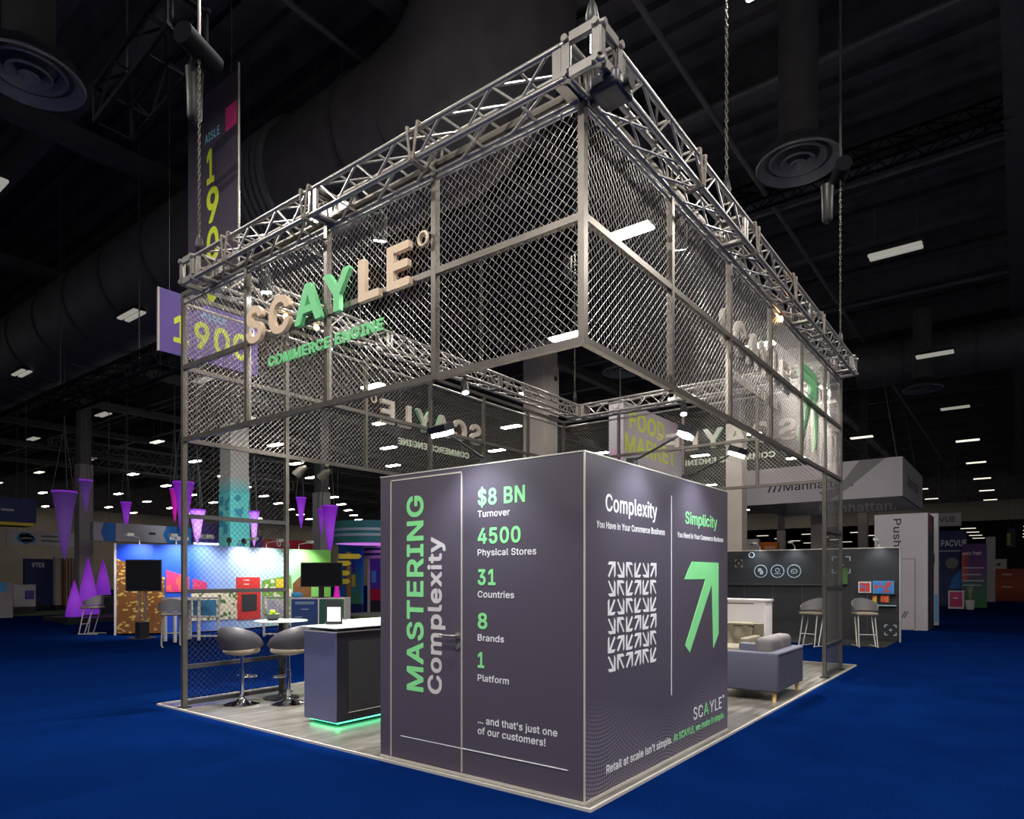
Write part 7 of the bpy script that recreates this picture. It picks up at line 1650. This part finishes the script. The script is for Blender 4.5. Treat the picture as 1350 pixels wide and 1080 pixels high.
target(3.751, 1.932, .095, 'seatg'); target(0.109, 0.284, .12); target(1.192, 1.864, .2)
z = 1.358
MB().box(X-.06, X, 1.6, 6.2, z-.012, z+.012).build('ledge', M_['steel'], bw_)
for i in range(8): MB().box(X-.004, X, 0.6+.75*i, .612+.75*i, .1, z).build('panel_joint', M_['steel'], bw_)
for i, y in enumerate((3.202, 2.311, 0.367)):
    t = thing('arm_light', 'small arm light on the charcoal wall, %s' % ['left of the icons', 'above the icons', 'over the bright pictures'][i], 'arm light', (X, y, z1), group='arm lights on the charcoal booth wall')
    MB().tube([(X+.06, y, z1+.01), (X+.06, y, z1+.1), (X-.32, y, z1+.2)], .012, 6).build('arm', M_['trimw'], t)
    MB().box(X-.40, X-.28, y-.05, y+.05, z1+.17, z1+.22).build('head', M_['trimw'], t)
    lamp('SPOT', (X-.34, y, z1+.14), 22, (0.92, 0.98, 1), .04, None, (X, y, 1.5), t, 110, .9)
pm = [collage('red_toy_print', 14, [sc(205, 60, 50), sc(225, 215, 205), sc(70, 120, 190), sc(225, 190, 60)]), collage('blue_game_print', 11, [sc(60, 130, 205), sc(225, 180, 60), sc(200, 70, 60), sc(70, 90, 170)]),
      collage('amber_print', 14, [sc(215, 170, 40), sc(190, 80, 40), sc(230, 200, 90)]), collage('red_amber_print', 12, [sc(220, 110, 40), sc(205, 60, 50), sc(235, 215, 190)])]
for i, (ya, za, yb, zb, lab) in enumerate(((0.798, 1.448, 0.515, 1.172, 'white-framed red picture'), (0.482, 1.468, 0.029, 1.161, 'wide blue-framed picture'), (0.515, 1.135, 0.367, 0.916, 'small amber picture'), (0.335, 1.138, 0.109, 0.923, 'small red and amber picture'))):
    m0 = ['panelw', 'sky', 'ink', 'ink'][i]
    t = thing('wall_picture', lab+' on the charcoal wall shelf', 'picture', (X, yb, zb), group='bright pictures on the charcoal wall')
    MB().box(X-.05, X-.002, yb, ya, zb, za).build('frame', M_[m0], t)
    MB().box(X-.056, X-.05, yb+.03, ya-.03, zb+.03, za-.03).build('print', pm[i], t)
ya, za = (0.498, 0.885); yb, zb = (-0.019, 0.899)
MB().box(X-.12, X, yb, ya, za-.02, za).build('shelf', M_['icon'], bw_)
ya, za = (0.515, 1.144); yb, zb = (-0.019, 1.153)
MB().box(X-.08, X, yb, ya, za-.012, za).build('shelf', M_['ink'], bw_)
y, z = (1.14, 1.731)
g = MB().box(X-.12, X-.01, y-.10, y+.10, z-.35, z+.05).build('green_bag', mat('green_cloth', sc(70, 110, 60), .9, noise=.2)); tag(g, 'green cloth bag hanging on the charcoal wall', 'bag')

# hanging white sign box
X, Y0 = 23.93, 1.02
mh = thing('hanging_sign_box', 'large white box sign hanging over the charcoal wall booth', 'sign', (X, Y0, 4.5))
zb, zt = 4.5, 5.94
MB().box(X, X+.05, Y0, Y0+5.75, zb, zt).build('front_face', M_['greyw'], mh)
MB().box(X+.05, X+6.3, Y0, Y0+.05, zb, zt).build('side_face', M_['greyw'], mh)
MB().box(X+6.25, X+6.3, Y0+.05, Y0+5.75, zb, zt).box(X+.05, X+6.25, Y0+5.7, Y0+5.75, zb, zt).build('rear_face', M_['greyd'], mh)
MB().prism([(1.75, 0.2), (2.45, 0.2), (0.55, 1.44), (-.0, 1.44), (0.0, 1.35)][:0] or [(2.9, .35), (3.25, 0), (4.0, 0.45), (5.2, 1.44), (4.35, 1.44), (3.6, .45)], (X, Y0+5.75, zb), (0, -1, 0), UP, (-.004, 0, 0)).build('printed_stripe', M_['greyd'], mh)
txt(mh, 'Manhattan.', M_['ink'], '-X', (X, 5.17, 4.99), 2.53, .32, 0.025)
for i in range(3):
    MB().prism([(0, 0), (.07, 0), (.2, .33), (.13, .33)], (X, 5.79-.2*i, 4.97), (0, -1, 0), UP, (-.006, 0, 0)).build('printed_slash', M_['ink'], mh)
txt(mh, 'Manhattan.', M_['greyw'], '-X', (X+6.25, Y0+4.2, zb+.05), 3.2, .42, 0.02)
txt(mh, 'Manhattan.', M_['ink'], '-Y', (X+1.4, Y0, zb+.5), 3.6, .45, 0.02)
for a, b in ((.2, .2), (6.1, .2), (.2, 5.5)): MB().tube([(X+a, Y0+b, zt), (X+a+.8, Y0+b+1.2, 13.2)], .012, 4).build('cable', M_['beam'], mh)

# white tower
X = 18.7
tw = thing('white_tower', 'tall pale tower wall with a door and vertical black lettering', 'booth wall', (X, -.25, 0))
MB().box(X, X+1.6, -.25, 1.12, 0, 3.42).build('body', M_['greyw'], tw)
txt(tw, 'Push Possibilities', M_['ink'], '-X', (X, 0.62, 3.28), 3.05, .2, 0.025, rot=-90)
dd = MB().box(X-.012, X, .08, .84, 0.02, 2.08).build('door', M_['greyw'], tw)
MB().box(X-.016, X, .06, .08, 0.02, 2.1).box(X-.016, X, .84, .86, 0.02, 2.1).box(X-.016, X, .06, .86, 2.08, 2.1).build('door_gap', M_['greyd'], tw)
for i in range(2): MB().prism([(0, 0), (.03, 0), (.13, .2), (.10, .2)], (X-.012, .42-.06*i, .35), (0, -1, 0), UP, (-.004, 0, 0)).build('printed_slash', M_['ink'], dd)
MB().box(X+.02, X+1.58, -.262, -.25, 0, 3.40).build('side_print', collage('side_swirl_print', 1.6, [sc(40, 40, 50), sc(176, 170, 178), sc(40, 80, 160), sc(150, 40, 80), sc(150, 140, 150)]), tw)
for y_ in (0.04, 1.05): MB().box(X-.05, X, y_-.03, y_+.03, 0, .02).build('foot', M_['trimw'], tw)
r = (21.435, -0.282, -0.032, 0.000, 3.608)
X, y0, y1, z0, z1 = r
t = slab_x('pale_pillar', 'narrow pale pillar with dark print just right of the tower', 'pillar', (X, y0, y1, 0, z1), M_['greyw'], .3)
part_x(t, 'printed_mark', M_['ink'], (X, y0+.1, y1-.06, 2.0, 2.3)); part_x(t, 'printed_mark', M_['ink'], (X, y0+.12, y1-.08, 1.75, 1.9)); part_x(t, 'printed_band', M_['sky'], (X, y0+.02, y0+.1, .1, 1.0))

# dark blue banner group
r = (37.156, 0.023, 1.310, 4.165, 4.832); X, y0, y1, z0, z1 = r
t = slab_x('white_header', 'white header board with black capitals at the right', 'header', r, M_['greyw'], .3)
txt(t, 'PACVUE', M_['ink'], '-X', (X, y1+.35, z0+(z1-z0)*.32), (y1-y0)*1.08, (z1-z0)*.42, 0.015)
for y_ in (y0+.3, y1-.3): MB().tube([(X+.1, y_, z1), (X+.1, y_, 13.2)], .012, 4).build('cable', M_['beam'], t)
r = (37.609, -0.178, 1.317, 0.938, 3.949); X, y0, y1, z0, z1 = r
t = slab_x('blue_banner_wall', 'dark blue banner wall with white capitals and pale discs', 'booth wall', (X, y0, y1, 0, z1), M_['blued'], .2)
W, H = y1-y0, z1-z0
txt(t, 'PACVUE', M_['white'], '-X', (X, y1-W*.27, z1-H*.27), W*.74, H*.11, 0.03)
MB().prism([(0, 0), (.35, .02), (.3, .16), (.2, .28), (.12, .12)], (X, y1-W*.08, z1-H*.27), (0, -W*.4, 0), (0, 0, H*.45), (-.006, 0, 0)).build('emblem', M_['orange'], t)
part_x(t, 'printed_line', M_['icon'], (X, y0+.1, y1-W*.05, z1-H*.36, z1-H*.34))
for fy, fz in ((.95, .44), (.42, .44)): MB().tube([(X-.02, y1-W*(1-fy), z0+H*fz), (X-.002, y1-W*(1-fy), z0+H*fz)], W*.19, 24).build('printed_disc', M_['greyd'], t)
MB().prism([(.5, .0), (1, .0), (1, .5), (.85, .42), (.6, .22)], (X, y1, z0), (0, -W, 0), (0, 0, H*.8), (-.006, 0, 0)).build('printed_shape', M_['blue'], t)
r = (36.820, -1.063, -0.028, 0.390, 3.213); X, y0, y1, z0, z1 = r
t = slab_x('rainbow_panel', 'panel fading from orange and violet to green at the right', 'booth wall', (X, y0, y1, 0, z1), gradmat('violet_to_green_print', 2, [(0, sc(40, 110, 60)), (.35, sc(60, 90, 90)), (.6, sc(110, 50, 120)), (1, sc(75, 40, 110))]), .2)
W, H = y1-y0, z1-z0
MB().box(X-.006, X, y1-W*.35, y1, z0+H*.35, z1-H*.15).build('printed_glow', gradmat('orange_fade', 1, [(0, sc(110, 50, 110)), (1, sc(200, 80, 40))]), t)
txt(t, 'emic Path', M_['white'], '-X', (X-.006, y1-.03, z1-H*.2), W*.75, H*.06, 0.03)
for i, z in enumerate((.56, .44, .33, .25)): part_x(t, 'printed_line', M_['icon'], (X, y0+.12+.1*(i % 2), y1-.03, z0+H*z, z0+H*(z+.02)), .01)
r = (34.707, -0.240, 0.402, 0.000, 0.876); X, y0, y1, z0, z1 = r
t = slab_x('pink_counter', 'small counter with magenta front at the right', 'counter', (X, y0, y1, 0, z1), M_['panelw'], .5)
part_x(t, 'front_panel', M_['pink'], (X, y0+.07, y1-.07, .1, z1-.06)); part_x(t, 'printed_line', M_['white'], (X, y0+.25, y1-.2, z1-.38, z1-.33), .016)
p = (34.269, -0.502, 0.033)
t = thing('potted_plant', 'white potted plant beside the magenta counter', 'plant', (p[0], p[1], 0))
MB().lathe([(0, 0), (.15, 0), (.2, .45), (0, .45)], 16, (p[0], p[1], 0)).build('pot', M_['panelw'], t, smooth=50)
mb = MB()
for i in range(26):
    a = i*2.4; hgt = .35+.5*random.random(); rr = .1+.22*random.random()
    b0 = Vector((p[0], p[1], .42)); tip = b0+Vector((rr*math.cos(a), rr*math.sin(a), hgt)); md = b0.lerp(tip, .5)+UP*.1
    sd = Vector((-math.sin(a), math.cos(a), 0))*.04
    mb.add([b0, md+sd, tip, md-sd, md+UP*.02], [(0, 1, 4), (1, 2, 4), (2, 3, 4), (3, 0, 4)])
mb.build('foliage', mat('pale_leaves', sc(150, 160, 130), .7, noise=.2), t)
r = (46.548, -1.170, -0.715, 0.000, 3.997); X, y0, y1, z0, z1 = r
t = slab_x('white_pillar', 'plain white pillar left of the orange wall', 'pillar', (X, y0, y1, 0, z1), M_['greyw'], .5)
r = (47.994, -2.874, -1.136, 0.000, 2.042); X, y0, y1, z0, z1 = r
t = slab_x('orange_wall', 'orange-red booth wall at the right edge', 'booth wall', (X, y0, y1, 0, z1), gradmat('orange_red_print', 2, [(0, sc(110, 15, 10)), (.5, sc(170, 70, 25)), (1, sc(140, 55, 40))]), .2)
for z in (.8, .42): part_x(t, 'printed_line', M_['column'], (X, y0+.9, y0+1.4, z1*z, z1*z+.1), .01)
Xw, zw = X, z1
r = (47.550, -1.718, -1.146, 2.090, 2.656); X, y0, y1, z0, z1 = r; X, z0 = Xw, zw
t = slab_x('white_crate', 'white carton standing on top of the orange wall', 'carton', (X, y0, y1, z0, z1), M_['column'], .3); part_x(t, 'printed_mark', M_['ink'], (X, y0+.3, y0+.5, z0+.2, z0+.35))
r = (71.072, -2.080, -1.479, 4.159, 5.867); X, y0, y1, z0, z1 = r
t = slab_x('aisle_banner', 'distant purple aisle banner with lime digits at the right edge', 'banner', r, M_['signd'], .06)
txt(t, '2000', M_['lime'], '-X', (X, y0+(y1-y0)*.62, z0+(z1-z0)*.12), (z1-z0)*.62, (y1-y0)*.42, 0.05, rot=90)
for y_ in (y0+.1, y1-.1): MB().tube([(X+.03, y_, z1), (X+.03, y_, 13.2)], .012, 4).build('cable', M_['beam'], t)
r = (34.624, 9.419, 10.102, 3.042, 3.691); t = slab_x('white_sign', 'white sign block peeping over the charcoal wall', 'sign', (r[0], r[1], r[2], 0, r[4]), M_['panelw'], .3); part_x(t, 'printed_line', M_['violet'], (r[0], r[1]+.15, r[2]-.2, r[4]-.33, r[4]-.27))
r = (35.675, 8.675, 9.741, 3.061, 3.543); t = slab_x('orange_sign', 'orange sign with white lettering peeping over the charcoal wall', 'sign', (r[0], r[1], r[2], 0, r[4]), M_['orange'], .3)
txt(t, 'today', M_['white'], '-X', (r[0], r[2]-.35, r[4]-.40), .6, .2, 0.03)

for o in [o for o in list(COL.objects) if o.name in ('white_banner', 'blue_sign', 'white_header', 'red_banner', 'violet_header')]:
    bb_ = [Vector(c) for c in o.bound_box]; mn = Vector([min(c[i] for c in bb_) for i in range(3)]); mx = Vector([max(c[i] for c in bb_) for i in range(3)])
    for f_ in (0.15, 0.85):
        c = mn.lerp(mx, f_); c.z = mx.z
        MB().tube([c, (c.x, c.y, 13.35)], 0.012, 4).build('cable', M_['beam'], o)
# booth lighting of the neighbours comes from their own clip lights and the added uplights; the stand's floor is lit by its spots
